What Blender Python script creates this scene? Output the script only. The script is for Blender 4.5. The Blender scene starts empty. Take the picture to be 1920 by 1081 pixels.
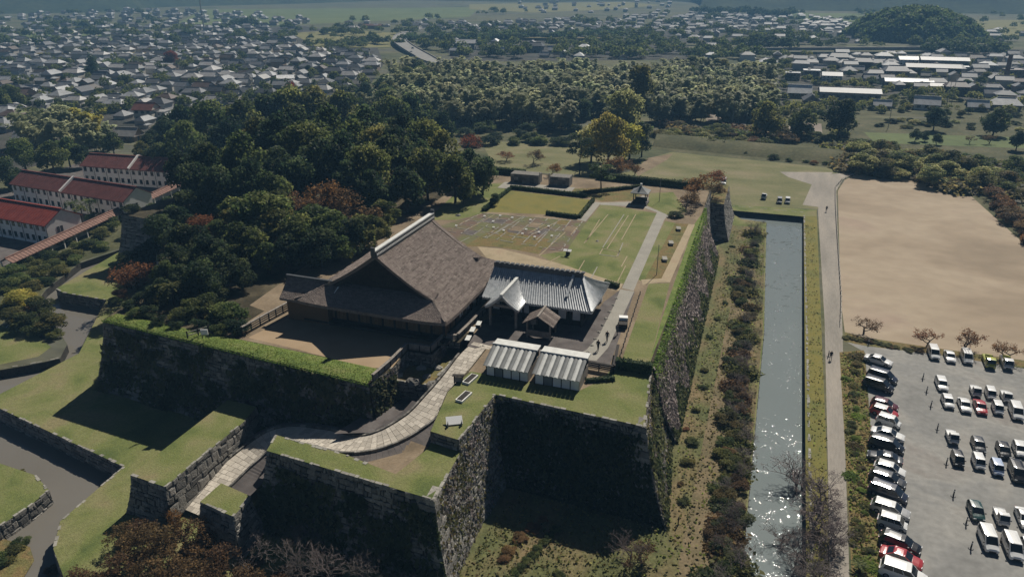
import bpy, math, random
import numpy as np
from mathutils import Vector, Matrix
from mathutils.geometry import tessellate_polygon

R = math.radians
random.seed(7)
scene = bpy.context.scene
col = scene.collection

# ------------------------------------------------------------------ camera, sky, sun, exposure
FOC, TILT, YAW, CAM_H = 1400.0, R(22.85), R(19.5), 60.0      # photo pixels, downward tilt, heading west of the castle's long axis, metres
cam = bpy.data.objects.new('camera', bpy.data.cameras.new('camera'))
col.objects.link(cam)
cam.location = (0, 0, CAM_H)
cam.rotation_euler = (math.pi / 2 - TILT, 0, YAW)
cam.data.sensor_width = 36.0
cam.data.lens = FOC / 1920 * 36.0
cam.data.clip_start = 1.0
cam.data.clip_end = 12000.0
scene.camera = cam

SUN_EL, SUN_AZ = 47.0, 10.0
world = bpy.data.worlds.new('World')
scene.world = world
world.use_nodes = True
wn = world.node_tree
bg = wn.nodes['Background']
sky = wn.nodes.new('ShaderNodeTexSky')
sky.sky_type = 'NISHITA'
sky.sun_disc = False
sky.sun_elevation = R(SUN_EL)
sky.sun_rotation = R(SUN_AZ)
sky.air_density = 0.32
sky.dust_density = 0.3
sky.ozone_density = 0.5
wn.links.new(sky.outputs['Color'], bg.inputs['Color'])
bg.inputs['Strength'].default_value = 0.05

sun = bpy.data.objects.new('sun', bpy.data.lights.new('sun', 'SUN'))
col.objects.link(sun)
sun.data.energy = 5.0
sun.data.angle = R(0.5)
sun.data.color = (1.0, 0.94, 0.84)
sun.rotation_euler = (R(90 - SUN_EL), 0, R(180 - SUN_AZ))
sun.location = (0, 0, 200)

vs = scene.view_settings
vs.view_transform = 'Standard'
vs.look = 'None'
vs.gamma = 1.0
vs.use_curve_mapping = False
vs.exposure = 0.03
scene.render.engine = 'CYCLES'
cy = scene.cycles
cy.max_bounces = 4
cy.diffuse_bounces = 1
cy.glossy_bounces = 2
cy.transmission_bounces = 2
cy.volume_bounces = 0
cy.transparent_max_bounces = 4
cy.use_denoising = True
cy.sample_clamp_indirect = 4.0
cy.caustics_reflective = False
cy.caustics_refractive = False

# ------------------------------------------------------------------ helpers
CT, ST = math.cos(TILT), math.sin(TILT)
HX, HY, RX, RY = -math.sin(YAW), math.cos(YAW), math.cos(YAW), math.sin(YAW)

def P(px, py, z=0.0):
    """where the line of sight through a spot of the 1920 px photograph meets height z"""
    a, b = px - 960, 540.5 - py
    f = FOC * CT + b * ST
    t = (z - CAM_H) / (-FOC * ST + b * CT)
    return Vector((t * (f * HX + a * RX), t * (f * HY + a * RY), z))

def px_size(p):
    """photo pixels per metre at a point"""
    f = p[0] * HX + p[1] * HY
    return FOC / (f * CT - (p[2] - CAM_H) * ST)

def project(p):
    f = p[0] * HX + p[1] * HY
    r = p[0] * RX + p[1] * RY
    u = p[2] - CAM_H
    d = f * CT - u * ST
    return 960 + FOC * r / d, 540.5 - FOC * (f * ST + u * CT) / d

def tag(o, label=None, cat=None, group=None, kind=None):
    if label: o['label'] = label
    if cat: o['category'] = cat
    if group: o['group'] = group
    if kind: o['kind'] = kind
    return o

class MB:
    def __init__(self):
        self.v, self.f, self.m, self.t = [], [], [], []
    def face(self, pts, m=0, t=0.5):
        n = len(self.v)
        self.v += [tuple(p) for p in pts]
        self.f.append(tuple(range(n, n + len(pts))))
        self.m.append(m); self.t.append(t)
    def idx(self, verts, faces, m=0, t=0.5):
        n = len(self.v)
        self.v += [tuple(p) for p in verts]
        for f in faces:
            self.f.append(tuple(n + i for i in f)); self.m.append(m); self.t.append(t)
    def box(self, x0, x1, y0, y1, z0, z1, m=0, t=0.5, M=None):
        v = [(x0, y0, z0), (x1, y0, z0), (x1, y1, z0), (x0, y1, z0), (x0, y0, z1), (x1, y0, z1), (x1, y1, z1), (x0, y1, z1)]
        if M is not None: v = [tuple(M @ Vector(p)) for p in v]
        self.idx(v, [(0, 3, 2, 1), (4, 5, 6, 7), (0, 1, 5, 4), (1, 2, 6, 5), (2, 3, 7, 6), (3, 0, 4, 7)], m, t)
        return self
    def bar(self, p, q, w, h, m=0, t=0.5):
        """a square bar between two points, w across and h upright"""
        p, q = Vector(p), Vector(q)
        d = (q - p).normalized()
        s = d.cross(Vector((0, 0, 1)))
        if s.length < 1e-4: s = Vector((1, 0, 0))
        s.normalize(); u = s.cross(d)
        s *= w / 2; u *= h / 2
        v = [p - s - u, p + s - u, p + s + u, p - s + u, q - s - u, q + s - u, q + s + u, q - s + u]
        self.idx(v, [(0, 3, 2, 1), (4, 5, 6, 7), (0, 1, 5, 4), (1, 2, 6, 5), (2, 3, 7, 6), (3, 0, 4, 7)], m, t)
        return self
    def tube(self, p, q, r0, r1, n=6, m=0, t=0.5, caps=True):
        p, q = Vector(p), Vector(q)
        d = (q - p)
        if d.length < 1e-5: return self
        d.normalize()
        s = d.cross(Vector((0.1, 0.2, 1))) if abs(d.z) < 0.95 else d.cross(Vector((1, 0.1, 0)))
        s.normalize(); u = s.cross(d)
        v = []
        for c, r in ((p, r0), (q, r1)):
            for i in range(n):
                a = 2 * math.pi * i / n
                v.append(c + s * (r * math.cos(a)) + u * (r * math.sin(a)))
        f = [(i, i + n, (i + 1) % n + n, (i + 1) % n) for i in range(n)]
        if caps: f += [tuple(range(n)), tuple(reversed(range(n, 2 * n)))]
        self.idx(v, f, m, t)
        return self
    def grid(self, fn, nu, nv, m=0, t=0.5):
        v = [fn(i / nu, j / nv) for i in range(nu + 1) for j in range(nv + 1)]
        f = []
        for i in range(nu):
            for j in range(nv):
                a = i * (nv + 1) + j
                f.append((a, a + nv + 1, a + nv + 2, a + 1))
        self.idx(v, f, m, t)
        return self
    def shell(self, fn, nu, nv, th, m=0, t=0.5):
        """a curved sheet with thickness th measured downwards"""
        self.grid(fn, nu, nv, m, t)
        low = lambda u, v: Vector(fn(u, v)) - Vector((0, 0, th))
        self.grid(lambda u, v: low(1 - u, v), nu, nv, m, t)
        for side in range(4):
            def e(a, b, side=side):
                u, v = ((a, 0), (a, 1), (0, a), (1, a))[side]
                p = Vector(fn(u, v))
                return p - Vector((0, 0, th * b))
            self.grid(e, nu if side < 2 else nv, 1, m, t)
        return self
    def build(self, name, mats, parent=None, smooth=False, mesh_only=False):
        me = bpy.data.meshes.new(name)
        me.from_pydata(self.v, [], self.f)
        if not isinstance(mats, (list, tuple)): mats = [mats]
        for m in mats: me.materials.append(m)
        if len(mats) > 1: me.polygons.foreach_set('material_index', self.m)
        a = me.attributes.new('tone', 'FLOAT', 'FACE')
        a.data.foreach_set('value', self.t)
        if smooth: me.polygons.foreach_set('use_smooth', [True] * len(self.f))
        me.update()
        if mesh_only: return me
        return link(name, me, parent)

KIDS = {}
def link(name, me, parent=None):
    o = bpy.data.objects.new(name, me)
    col.objects.link(o)
    if parent is not None:
        o.parent = parent
        KIDS.setdefault(parent.name, []).append(o)
        if parent.type == 'EMPTY' and parent.get('world_built'):
            o.matrix_parent_inverse = Matrix.Translation(-parent.location)
    return o

def thing(name, label, cat, loc=(0, 0, 0), rz=0.0, group=None, world_built=False):
    """an Empty at a thing's base; world_built: its parts are given in scene coordinates"""
    o = bpy.data.objects.new(name, None)
    o.empty_display_size = 0.3
    col.objects.link(o)
    o.location = loc
    o.rotation_euler = (0, 0, rz)
    tag(o, label, cat, group)
    if world_built: o['world_built'] = 1
    return o

def kids(o):
    return list(KIDS.get(o.name, []))
def note(parent, child):
    KIDS.setdefault(parent.name, []).append(child)
    return child
def copy_tree(o, parent=None):
    c = o.copy()
    col.objects.link(c)
    if parent is not None: c.parent = parent
    for ch in kids(o): note(c, copy_tree(ch, c))
    return c

def slot(o, m):
    """give this copy its own material although it shares its mesh"""
    o.material_slots[0].link = 'OBJECT'
    o.material_slots[0].material = m

def np_mesh(name, verts, quads, tone, mat):
    me = bpy.data.meshes.new(name)
    nv, nf = len(verts), len(quads)
    me.vertices.add(nv)
    me.vertices.foreach_set('co', np.asarray(verts, np.float32).ravel())
    me.loops.add(nf * 4)
    me.loops.foreach_set('vertex_index', np.asarray(quads, np.int32).ravel())
    me.polygons.add(nf)
    me.polygons.foreach_set('loop_start', np.arange(0, nf * 4, 4, dtype=np.int32))
    me.materials.append(mat)
    a = me.attributes.new('tone', 'FLOAT', 'FACE')
    a.data.foreach_set('value', np.asarray(tone, np.float32))
    me.update(calc_edges=True)
    me.validate()
    return me

def sheet(name, pts, z, mat, parent=None, dz=0.0, kind='structure'):
    """a flat surface from an outline of points"""
    pts = [Vector((p[0], p[1], z + dz)) for p in pts]
    tris = tessellate_polygon([pts])
    mb = MB()
    fs = []
    for a, b, c in tris:
        n = (pts[b] - pts[a]).cross(pts[c] - pts[a])
        fs.append((a, b, c) if n.z > 0 else (a, c, b))
    mb.idx(pts, fs)
    o = mb.build(name, mat, parent)
    if kind and parent is None: o['kind'] = kind
    return o

def pix(lst, z=0.0):
    return [P(x, y, z) for x, y in lst]

def inside(x, y, poly):
    c = False
    j = len(poly) - 1
    for i in range(len(poly)):
        xi, yi = poly[i][0], poly[i][1]; xj, yj = poly[j][0], poly[j][1]
        if (yi > y) != (yj > y) and x < (xj - xi) * (y - yi) / (yj - yi) + xi: c = not c
        j = i
    return c

TREE_GROUND = []
def ground_z(x, y):
    for poly, z in TREE_GROUND:
        if inside(x, y, poly): return z
    return 0.0

# ------------------------------------------------------------------ materials
def mat_plain(name, c, rough=0.7, spec=0.3, metal=0.0, emit=None):
    m = bpy.data.materials.new(name)
    m.use_nodes = True
    b = m.node_tree.nodes['Principled BSDF']
    b.inputs['Base Color'].default_value = (*c, 1)
    b.inputs['Roughness'].default_value = rough
    b.inputs['Specular IOR Level'].default_value = spec
    b.inputs['Metallic'].default_value = metal
    return m

def mat_mix(name, stops, scale=0.5, rough=0.85, spec=0.2, detail=6.0, coord='world', scale2=None, amount2=0.35, bump=0.0, bump_scale=None,
            tone=0.0, objvar=0.0, stretch=(1, 1, 1), lo=0.3, hi=0.7, distort=0.0):
    """noise-mottled surface: stops are 2-4 colours; a second finer noise varies brightness of the pigment; tone reads the mesh's own tone attribute"""
    m = bpy.data.materials.new(name)
    m.use_nodes = True
    nt = m.node_tree
    N, L = nt.nodes, nt.links
    b = N['Principled BSDF']
    b.inputs['Roughness'].default_value = rough
    b.inputs['Specular IOR Level'].default_value = spec
    if coord == 'world':
        g = N.new('ShaderNodeNewGeometry'); vec = g.outputs['Position']
    else:
        g = N.new('ShaderNodeTexCoord'); vec = g.outputs['Object']
    if stretch != (1, 1, 1):
        mp = N.new('ShaderNodeMapping'); mp.inputs['Scale'].default_value = stretch
        L.new(vec, mp.inputs['Vector']); vec = mp.outputs['Vector']
    n1 = N.new('ShaderNodeTexNoise')
    n1.inputs['Scale'].default_value = scale
    n1.inputs['Detail'].default_value = detail
    n1.inputs['Distortion'].default_value = distort
    L.new(vec, n1.inputs['Vector'])
    fac = n1.outputs['Fac']
    if tone > 0:
        at = N.new('ShaderNodeAttribute'); at.attribute_name = 'tone'
        mx = N.new('ShaderNodeMix'); mx.data_type = 'FLOAT'
        mx.inputs['Factor'].default_value = tone
        L.new(fac, mx.inputs[2]); L.new(at.outputs['Fac'], mx.inputs[3])
        fac = mx.outputs[0]
    rp = N.new('ShaderNodeValToRGB')
    el = rp.color_ramp.elements
    k = len(stops)
    el[0].position = lo; el[0].color = (*stops[0], 1)
    el[1].position = hi; el[1].color = (*stops[-1], 1)
    for i in range(1, k - 1):
        e = el.new(lo + (hi - lo) * i / (k - 1)); e.color = (*stops[i], 1)
    L.new(fac, rp.inputs['Fac'])
    colr = rp.outputs['Color']
    if scale2:
        n2 = N.new('ShaderNodeTexNoise'); n2.inputs['Scale'].default_value = scale2; n2.inputs['Detail'].default_value = 4
        L.new(vec, n2.inputs['Vector'])
        mr = N.new('ShaderNodeMapRange')
        mr.inputs['From Min'].default_value = 0.25; mr.inputs['From Max'].default_value = 0.75
        mr.inputs['To Min'].default_value = 1 - amount2; mr.inputs['To Max'].default_value = 1 + amount2
        L.new(n2.outputs['Fac'], mr.inputs['Value'])
        mu = N.new('ShaderNodeVectorMath'); mu.operation = 'SCALE'
        L.new(colr, mu.inputs[0]); L.new(mr.outputs[0], mu.inputs['Scale'])
        colr = mu.outputs[0]
    if objvar > 0:
        oi = N.new('ShaderNodeObjectInfo')
        hs = N.new('ShaderNodeHueSaturation')
        mr2 = N.new('ShaderNodeMapRange')
        mr2.inputs['To Min'].default_value = 1 - objvar; mr2.inputs['To Max'].default_value = 1 + objvar
        L.new(oi.outputs['Random'], mr2.inputs['Value'])
        L.new(mr2.outputs[0], hs.inputs['Value'])
        mr3 = N.new('ShaderNodeMapRange')
        mr3.inputs['To Min'].default_value = 0.5 + objvar * 0.07; mr3.inputs['To Max'].default_value = 0.5 - objvar * 0.07
        ml = N.new('ShaderNodeMath'); ml.operation = 'MULTIPLY'; ml.inputs[1].default_value = 7.31
        fr = N.new('ShaderNodeMath'); fr.operation = 'FRACT'
        L.new(oi.outputs['Random'], ml.inputs[0]); L.new(ml.outputs[0], fr.inputs[0]); L.new(fr.outputs[0], mr3.inputs['Value'])
        L.new(mr3.outputs[0], hs.inputs['Hue'])
        L.new(colr, hs.inputs['Color']); colr = hs.outputs['Color']
    L.new(colr, b.inputs['Base Color'])
    if bump > 0:
        n3 = N.new('ShaderNodeTexNoise'); n3.inputs['Scale'].default_value = bump_scale or scale * 4; n3.inputs['Detail'].default_value = 5
        L.new(vec, n3.inputs['Vector'])
        bp = N.new('ShaderNodeBump'); bp.inputs['Strength'].default_value = bump; bp.inputs['Distance'].default_value = 0.2
        L.new(n3.outputs['Fac'], bp.inputs['Height']); L.new(bp.outputs['Normal'], b.inputs['Normal'])
    return m

def mat_leaf(name, c0, c1, c2, objvar=0.25, rough=0.6, trans=0.5):
    """leaves: pigment by the leaf clump's own tone, light passing through"""
    m = mat_mix(name, [c0, c1, c2], scale=0.35, coord='object', tone=0.75, objvar=objvar, rough=rough, spec=0.15, lo=0.15, hi=0.85, detail=2)
    nt = m.node_tree
    b = nt.nodes['Principled BSDF']
    src = b.inputs['Base Color'].links[0].from_socket
    tr = nt.nodes.new('ShaderNodeBsdfTranslucent')
    br = nt.nodes.new('ShaderNodeVectorMath'); br.operation = 'SCALE'; br.inputs['Scale'].default_value = 1.9
    nt.links.new(src, br.inputs[0]); nt.links.new(br.outputs[0], tr.inputs['Color'])
    mx = nt.nodes.new('ShaderNodeMixShader'); mx.inputs[0].default_value = trans
    nt.links.new(b.outputs[0], mx.inputs[1]); nt.links.new(tr.outputs[0], mx.inputs[2])
    nt.links.new(mx.outputs[0], nt.nodes['Material Output'].inputs['Surface'])
    return m

M = {}
M['lawn'] = mat_mix('lawn grass', [(.088, .115, .034), (.14, .16, .05), (.185, .185, .075), (.215, .185, .095)], detail=9, distort=.5, scale=0.16, scale2=3.5, amount2=0.22, bump=0.5, bump_scale=6, rough=0.95)
M['lawn_lush'] = mat_mix('lush grass', [(.085, .125, .03), (.135, .18, .042), (.18, .195, .065)], scale=0.5, scale2=4, amount2=0.3, bump=0.6, bump_scale=6, rough=0.95)
M['lawn_dry'] = mat_mix('dry grass', [(.10, .095, .035), (.15, .135, .05), (.185, .13, .055), (.13, .12, .05)], scale=0.35, scale2=3, amount2=0.35, bump=0.6, bump_scale=5, rough=0.95)
M['lawn_yellow'] = mat_mix('yellowed lawn', [(.12, .13, .04), (.19, .165, .045), (.15, .15, .05)], scale=0.15, scale2=3, amount2=0.15, rough=0.95)
M['meadow'] = mat_mix('meadow', [(.12, .125, .055), (.165, .16, .075), (.22, .19, .11)], scale=0.07, scale2=1.2, amount2=0.2, rough=0.95, stretch=(1, 1.8, 1))
M['sand'] = mat_mix('sand field', [(.262, .208, .148), (.325, .258, .185), (.37, .30, .218), (.325, .248, .19)], scale=0.035, scale2=0.25, amount2=0.10, rough=0.95, stretch=(0.9, 1.15, 1), detail=6, distort=.8)
M['court_sand'] = mat_mix('raked court sand', [(.31, .225, .14), (.36, .265, .17)], scale=0.4, scale2=6, amount2=0.06, rough=0.95)
M['gravel'] = mat_mix('gravel car park', [(.20, .197, .184), (.24, .236, .222), (.29, .28, .256), (.235, .215, .195)], scale=0.13, scale2=1.1, amount2=0.16, rough=0.95, detail=8, distort=0.6)
M['road'] = mat_mix('gravel road', [(.235, .215, .185), (.29, .262, .225), (.35, .31, .26)], scale=0.12, scale2=1.5, amount2=0.12, rough=0.95, stretch=(2.5, 0.4, 1))
M['dirt'] = mat_mix('packed earth', [(.15, .115, .075), (.21, .16, .105), (.28, .22, .15)], scale=0.2, scale2=2.5, amount2=0.2, rough=0.95)
M['dark_gravel'] = mat_mix('dark gravel', [(.085, .075, .07), (.12, .105, .098), (.15, .135, .125)], scale=0.5, scale2=6, amount2=0.15, rough=0.95)
M['ruin'] = mat_mix('foundation ground', [(.11, .075, .055), (.15, .105, .08), (.13, .135, .06), (.17, .15, .09)], scale=0.16, scale2=3, amount2=0.15, rough=0.95)
M['tan'] = mat_mix('tan paving', [(.29, .235, .15), (.36, .29, .19), (.33, .25, .165)], scale=0.3, scale2=3, amount2=0.12, rough=0.9)
M['grey_path'] = mat_mix('grey path', [(.27, .255, .22), (.33, .31, .265)], scale=0.4, scale2=4, amount2=0.12, rough=0.9)
M['litter'] = mat_mix('leaf litter', [(.03, .026, .016), (.06, .05, .03), (.11, .09, .055)], scale=0.3, scale2=3, amount2=0.3, rough=1.0)
M['bank'] = mat_mix('rough bank', [(.075, .088, .034), (.11, .115, .046), (.15, .125, .06), (.19, .14, .075)], scale=0.22, scale2=2.5, amount2=0.35, bump=0.6, bump_scale=4, rough=0.95, stretch=(1, .6, 1))
M['scrub'] = mat_mix('rough scrub', [(.05, .055, .025), (.085, .085, .04), (.12, .11, .06)], scale=0.1, scale2=1, amount2=0.35, rough=.95)
M['country'] = mat_mix('countryside', [(.045, .055, .028), (.075, .085, .04), (.12, .115, .06), (.10, .10, .075), (.06, .07, .035)], scale=0.012, scale2=0.15, amount2=0.35, rough=0.95, stretch=(1, 2.5, 1), detail=5)
M['townground'] = mat_mix('town ground', [(.025, .028, .022), (.045, .045, .038), (.075, .07, .062), (.03, .04, .022)], scale=0.05, scale2=0.4, amount2=0.35, rough=0.95)
M['field_green'] = mat_mix('green field', [(.10, .13, .05), (.14, .165, .065)], scale=0.02, scale2=0.2, amount2=0.15, rough=0.95)
M['field_yellow'] = mat_mix('stubble field', [(.16, .155, .06), (.22, .20, .085)], scale=0.02, scale2=0.2, amount2=0.15, rough=0.95, stretch=(1, 3, 1))
M['field_pale'] = mat_mix('pale bare field', [(.22, .18, .15), (.28, .24, .2)], scale=0.05, scale2=0.6, amount2=0.1, rough=0.95)
M['asphalt'] = mat_mix('asphalt', [(.12, .12, .115), (.17, .165, .16)], scale=0.1, scale2=1, amount2=0.1, rough=0.9)
M['concrete'] = mat_mix('concrete', [(.22, .215, .2), (.31, .30, .28)], scale=0.3, scale2=2, amount2=0.12, rough=0.9)
M['hill'] = mat_mix('wooded hill', [(.018, .028, .014), (.035, .048, .02), (.05, .06, .026)], scale=0.02, scale2=0.12, amount2=0.5, rough=1.0, detail=8)
M['earth_core'] = mat_mix('wall core', [(.03, .028, .024), (.055, .05, .043)], scale=0.8, scale2=4, amount2=0.3, rough=1.0)
M['stone'] = mat_mix('old castle stone', [(.07, .067, .06), (.15, .142, .128), (.24, .226, .20), (.36, .335, .295)], scale=1.1, tone=0.65, scale2=5, amount2=0.35, bump=0.5, bump_scale=6, rough=0.92, lo=0.12, hi=0.9)
M['stone_pale'] = mat_mix('pale cut stone', [(.2, .19, .165), (.29, .275, .24), (.38, .36, .31)], scale=1.1, tone=0.6, scale2=5, amount2=0.25, rough=0.9, lo=0.1, hi=0.9)
M['slab'] = mat_mix('paving stone', [(.38, .34, .285), (.52, .47, .395), (.64, .58, .49)], scale=1.2, tone=0.7, scale2=5, amount2=0.15, rough=0.9, lo=0.1, hi=0.9)
M['shingle'] = mat_mix('weathered wood shingle', [(.085, .067, .057), (.20, .162, .14), (.32, .27, .235)], scale=1.3, scale2=7, amount2=0.45, bump=0.9, bump_scale=5, rough=0.9, stretch=(1, 2.2, 1), tone=0.4, lo=.2, hi=.8)
M['wood'] = mat_mix('dark board', [(.11, .066, .032), (.19, .115, .055)], scale=2, scale2=9, amount2=0.3, rough=0.8, tone=0.5, lo=0.1, hi=0.9)
M['wood_dark'] = mat_mix('blackened timber', [(.02, .017, .014), (.04, .033, .028)], scale=2, scale2=8, amount2=0.3, rough=0.75)
M['wood_grey'] = mat_mix('greyed timber', [(.2, .175, .15), (.32, .285, .245)], scale=2, scale2=8, amount2=0.25, rough=0.85)
M['plaster'] = mat_mix('white plaster', [(.74, .72, .68), (.84, .82, .78)], scale=0.6, scale2=3, amount2=0.06, rough=0.9)
M['tile'] = mat_mix('silver grey roof tile', [(.36, .38, .39), (.48, .50, .51), (.58, .59, .59)], scale=1.6, scale2=8, amount2=0.25, rough=0.42, spec=0.7)
M['tile'].node_tree.nodes['Principled BSDF'].inputs['Metallic'].default_value = 0.12
M['tile_dark'] = mat_mix('dark ridge tile', [(.04, .043, .048), (.08, .085, .09)], scale=3, rough=0.5, spec=0.5)
M['stripe_white'] = mat_mix('white roof sheet', [(.54, .54, .51), (.68, .68, .64)], scale=1.5, rough=0.6)
M['stripe_grey'] = mat_mix('grey roof sheet', [(.17, .175, .17), (.23, .235, .23)], scale=1.5, rough=0.6)
M['white'] = mat_plain('white paint', (.78, .77, .74), 0.5)
M['black'] = mat_plain('black rubber', (.012, .012, .013), 0.7)
M['dark_glass'] = mat_plain('dark window glass', (.012, .016, .02), 0.08, 0.6)
M['bamboo_rail'] = mat_mix('bleached rail', [(.30, .28, .24), (.4, .38, .33)], scale=3, rough=0.8)

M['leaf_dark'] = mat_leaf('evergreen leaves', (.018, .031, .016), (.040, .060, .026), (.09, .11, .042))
M['leaf_mid'] = mat_leaf('green leaves', (.04, .058, .02), (.085, .112, .034), (.16, .175, .056))
M['leaf_olive'] = mat_leaf('olive leaves', (.055, .065, .024), (.115, .12, .038), (.19, .175, .058))
M['leaf_yellow'] = mat_leaf('yellowing leaves', (.17, .175, .04), (.28, .265, .06), (.40, .345, .09))
M['leaf_pale'] = mat_leaf('pale green leaves', (.15, .17, .065), (.26, .265, .11), (.36, .345, .15))
M['leaf_rust'] = mat_leaf('rust leaves', (.07, .038, .018), (.14, .066, .026), (.22, .105, .042), objvar=0.2)
M['leaf_brown'] = mat_leaf('brown leaves', (.055, .037, .02), (.115, .072, .035), (.18, .115, .055), objvar=0.2)
M['leaf_red'] = mat_leaf('red maple leaves', (.07, .02, .012), (.14, .037, .018), (.2, .06, .026), objvar=0.15)
M['bamboo_leaf'] = mat_leaf('bamboo leaves', (.17, .19, .105), (.25, .265, .15), (.34, .34, .20))
M['tuft'] = mat_leaf('grass tufts', (.10, .155, .024), (.16, .225, .04), (.22, .27, .065))
M['tuft_dry'] = mat_leaf('dry grass tufts', (.075, .07, .03), (.13, .11, .045), (.19, .145, .06))
M['tuft_orange'] = mat_leaf('dead bracken', (.10, .06, .024), (.18, .105, .045), (.25, .155, .07))
M['ivy'] = mat_leaf('wall creeper', (.028, .04, .016), (.06, .075, .03), (.13, .13, .06))
M['vine_dry'] = mat_leaf('leafless creeper', (.09, .075, .072), (.18, .15, .143), (.28, .24, .228))
M['bark'] = mat_mix('bark', [(.035, .028, .022), (.075, .062, .05)], scale=3, coord='object', rough=0.95)
M['bark_grey'] = mat_mix('grey twig bark', [(.12, .098, .09), (.23, .19, .175)], scale=3, coord='object', rough=0.95, objvar=0.2)

def mat_water(name, c, rough, scale, strength, sparse=False):
    m = bpy.data.materials.new(name)
    m.use_nodes = True
    nt = m.node_tree; N, L = nt.nodes, nt.links
    b = N['Principled BSDF']
    b.inputs['Roughness'].default_value = rough
    b.inputs['IOR'].default_value = 1.333
    b.inputs['Specular IOR Level'].default_value = 0.5
    g = N.new('ShaderNodeNewGeometry')
    nc = N.new('ShaderNodeTexNoise'); nc.inputs['Scale'].default_value = 0.06; nc.inputs['Detail'].default_value = 3
    L.new(g.outputs['Position'], nc.inputs['Vector'])
    mx = N.new('ShaderNodeMix'); mx.data_type = 'RGBA'
    mx.inputs[6].default_value = (*c[0], 1); mx.inputs[7].default_value = (*c[1], 1)
    L.new(nc.outputs['Fac'], mx.inputs[0]); L.new(mx.outputs[2], b.inputs['Base Color'])
    n = N.new('ShaderNodeTexNoise'); n.inputs['Scale'].default_value = scale; n.inputs['Detail'].default_value = 3; n.inputs['Roughness'].default_value = 0.6
    L.new(g.outputs['Position'], n.inputs['Vector'])
    # breeze: ripples run in patches
    n2 = N.new('ShaderNodeTexNoise'); n2.inputs['Scale'].default_value = 0.05; n2.inputs['Detail'].default_value = 2
    L.new(g.outputs['Position'], n2.inputs['Vector'])
    mr = N.new('ShaderNodeMapRange'); mr.inputs['From Min'].default_value = 0.38; mr.inputs['From Max'].default_value = 0.62
    mr.inputs['To Min'].default_value = strength * (0.05 if sparse else 0.3); mr.inputs['To Max'].default_value = strength
    L.new(n2.outputs['Fac'], mr.inputs['Value'])
    bp = N.new('ShaderNodeBump'); bp.inputs['Distance'].default_value = 0.5 if sparse else 0.25
    if sparse:          # a few steep wavelets among nearly flat water
        n4 = N.new('ShaderNodeTexNoise'); n4.inputs['Scale'].default_value = 0.9; n4.inputs['Detail'].default_value = 3
        L.new(g.outputs['Position'], n4.inputs['Vector'])
        m4 = N.new('ShaderNodeMapRange'); m4.inputs['From Min'].default_value = 0.55; m4.inputs['From Max'].default_value = 0.67
        m4.inputs['To Min'].default_value = 0.04; m4.inputs['To Max'].default_value = 1.0
        L.new(n4.outputs['Fac'], m4.inputs['Value'])
        mm = N.new('ShaderNodeMath'); mm.operation = 'MULTIPLY'
        L.new(mr.outputs[0], mm.inputs[0]); L.new(m4.outputs[0], mm.inputs[1])
        mr = mm
    L.new(mr.outputs[0], bp.inputs['Strength'])
    L.new(n.outputs['Fac'], bp.inputs['Height']); L.new(bp.outputs['Normal'], b.inputs['Normal'])
    return m
M['water'] = mat_water('moat water', ((.16, .19, .188), (.20, .225, .22)), 0.06, 2.4, 1.0, sparse=True)
M['water_brown'] = mat_water('muddy water', ((.13, .117, .096), (.19, .178, .158)), 0.03, 1.2, 0.06)

# ------------------------------------------------------------------ ground, water, far land
HOLE_W = [(225, 468), (150, 493), (86, 543), (62, 577), (104, 610), (126, 645), (112, 672), (60, 683), (0, 693)]
hole = [(9.7, 8), (9.7, 211), (-150, 211)] + [(P(x, y)[0], P(x, y)[1]) for x, y in HOLE_W] + [(-160, 70), (-160, 8)]
outer = [(-4200, -300), (4200, -300), (4200, 4200), (-4200, 4200)]
pts = [Vector((x, y, 0)) for x, y in outer] + [Vector((x, y, 0)) for x, y in hole]
tris = tessellate_polygon([[Vector((x, y, 0)) for x, y in outer], [Vector((x, y, 0)) for x, y in hole]])
mb = MB()
mb.idx(pts, [(a, b, c) if (pts[b] - pts[a]).cross(pts[c] - pts[a]).z > 0 else (a, c, b) for a, b, c in tris])
tag(mb.build('ground', M['country']), kind='structure')

tag(sheet('moat_water', [(-34, 5), (12, 5), (12, 215), (-34, 215)], -1.5, M['water']), kind='structure')
tag(sheet('canal_water', [(-165, 5), (-34, 5), (-34, 215), (-165, 215)], -1.5, M['water_brown']), kind='structure')

# ------------------------------------------------------------------ stone terraces
def mitres(poly):
    n = len(poly)
    out = []
    for i in range(n):
        p0, p1, p2 = (Vector(poly[k % n][:2]) for k in (i - 1, i, i + 1))
        e1, e2 = (p1 - p0).normalized(), (p2 - p1).normalized()
        n1, n2 = Vector((e1.y, -e1.x)), Vector((e2.y, -e2.x))
        k = 1 + n1.dot(n2)
        out.append((n1 + n2) / max(k, 0.35))
    return out

def face_fn(poly, i, zt, zb, batter, mit=None):
    n = len(poly)
    a, b = Vector(poly[i][:2]), Vector(poly[(i + 1) % n][:2])
    e = (b - a).normalized()
    nn = Vector((e.y, -e.x))
    ma, mb_ = (mit[i], mit[(i + 1) % n]) if mit else (nn, nn)
    h = zt - zb
    def S(u, v, proud=0.0):
        off = batter * h * (0.55 * v + 0.45 * v * v)
        p = a.lerp(b, u) + ma.lerp(mb_, u) * off + nn * proud
        return Vector((p.x, p.y, zt - h * v + proud * 0.25))
    return S, (b - a).length, h, nn

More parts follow.
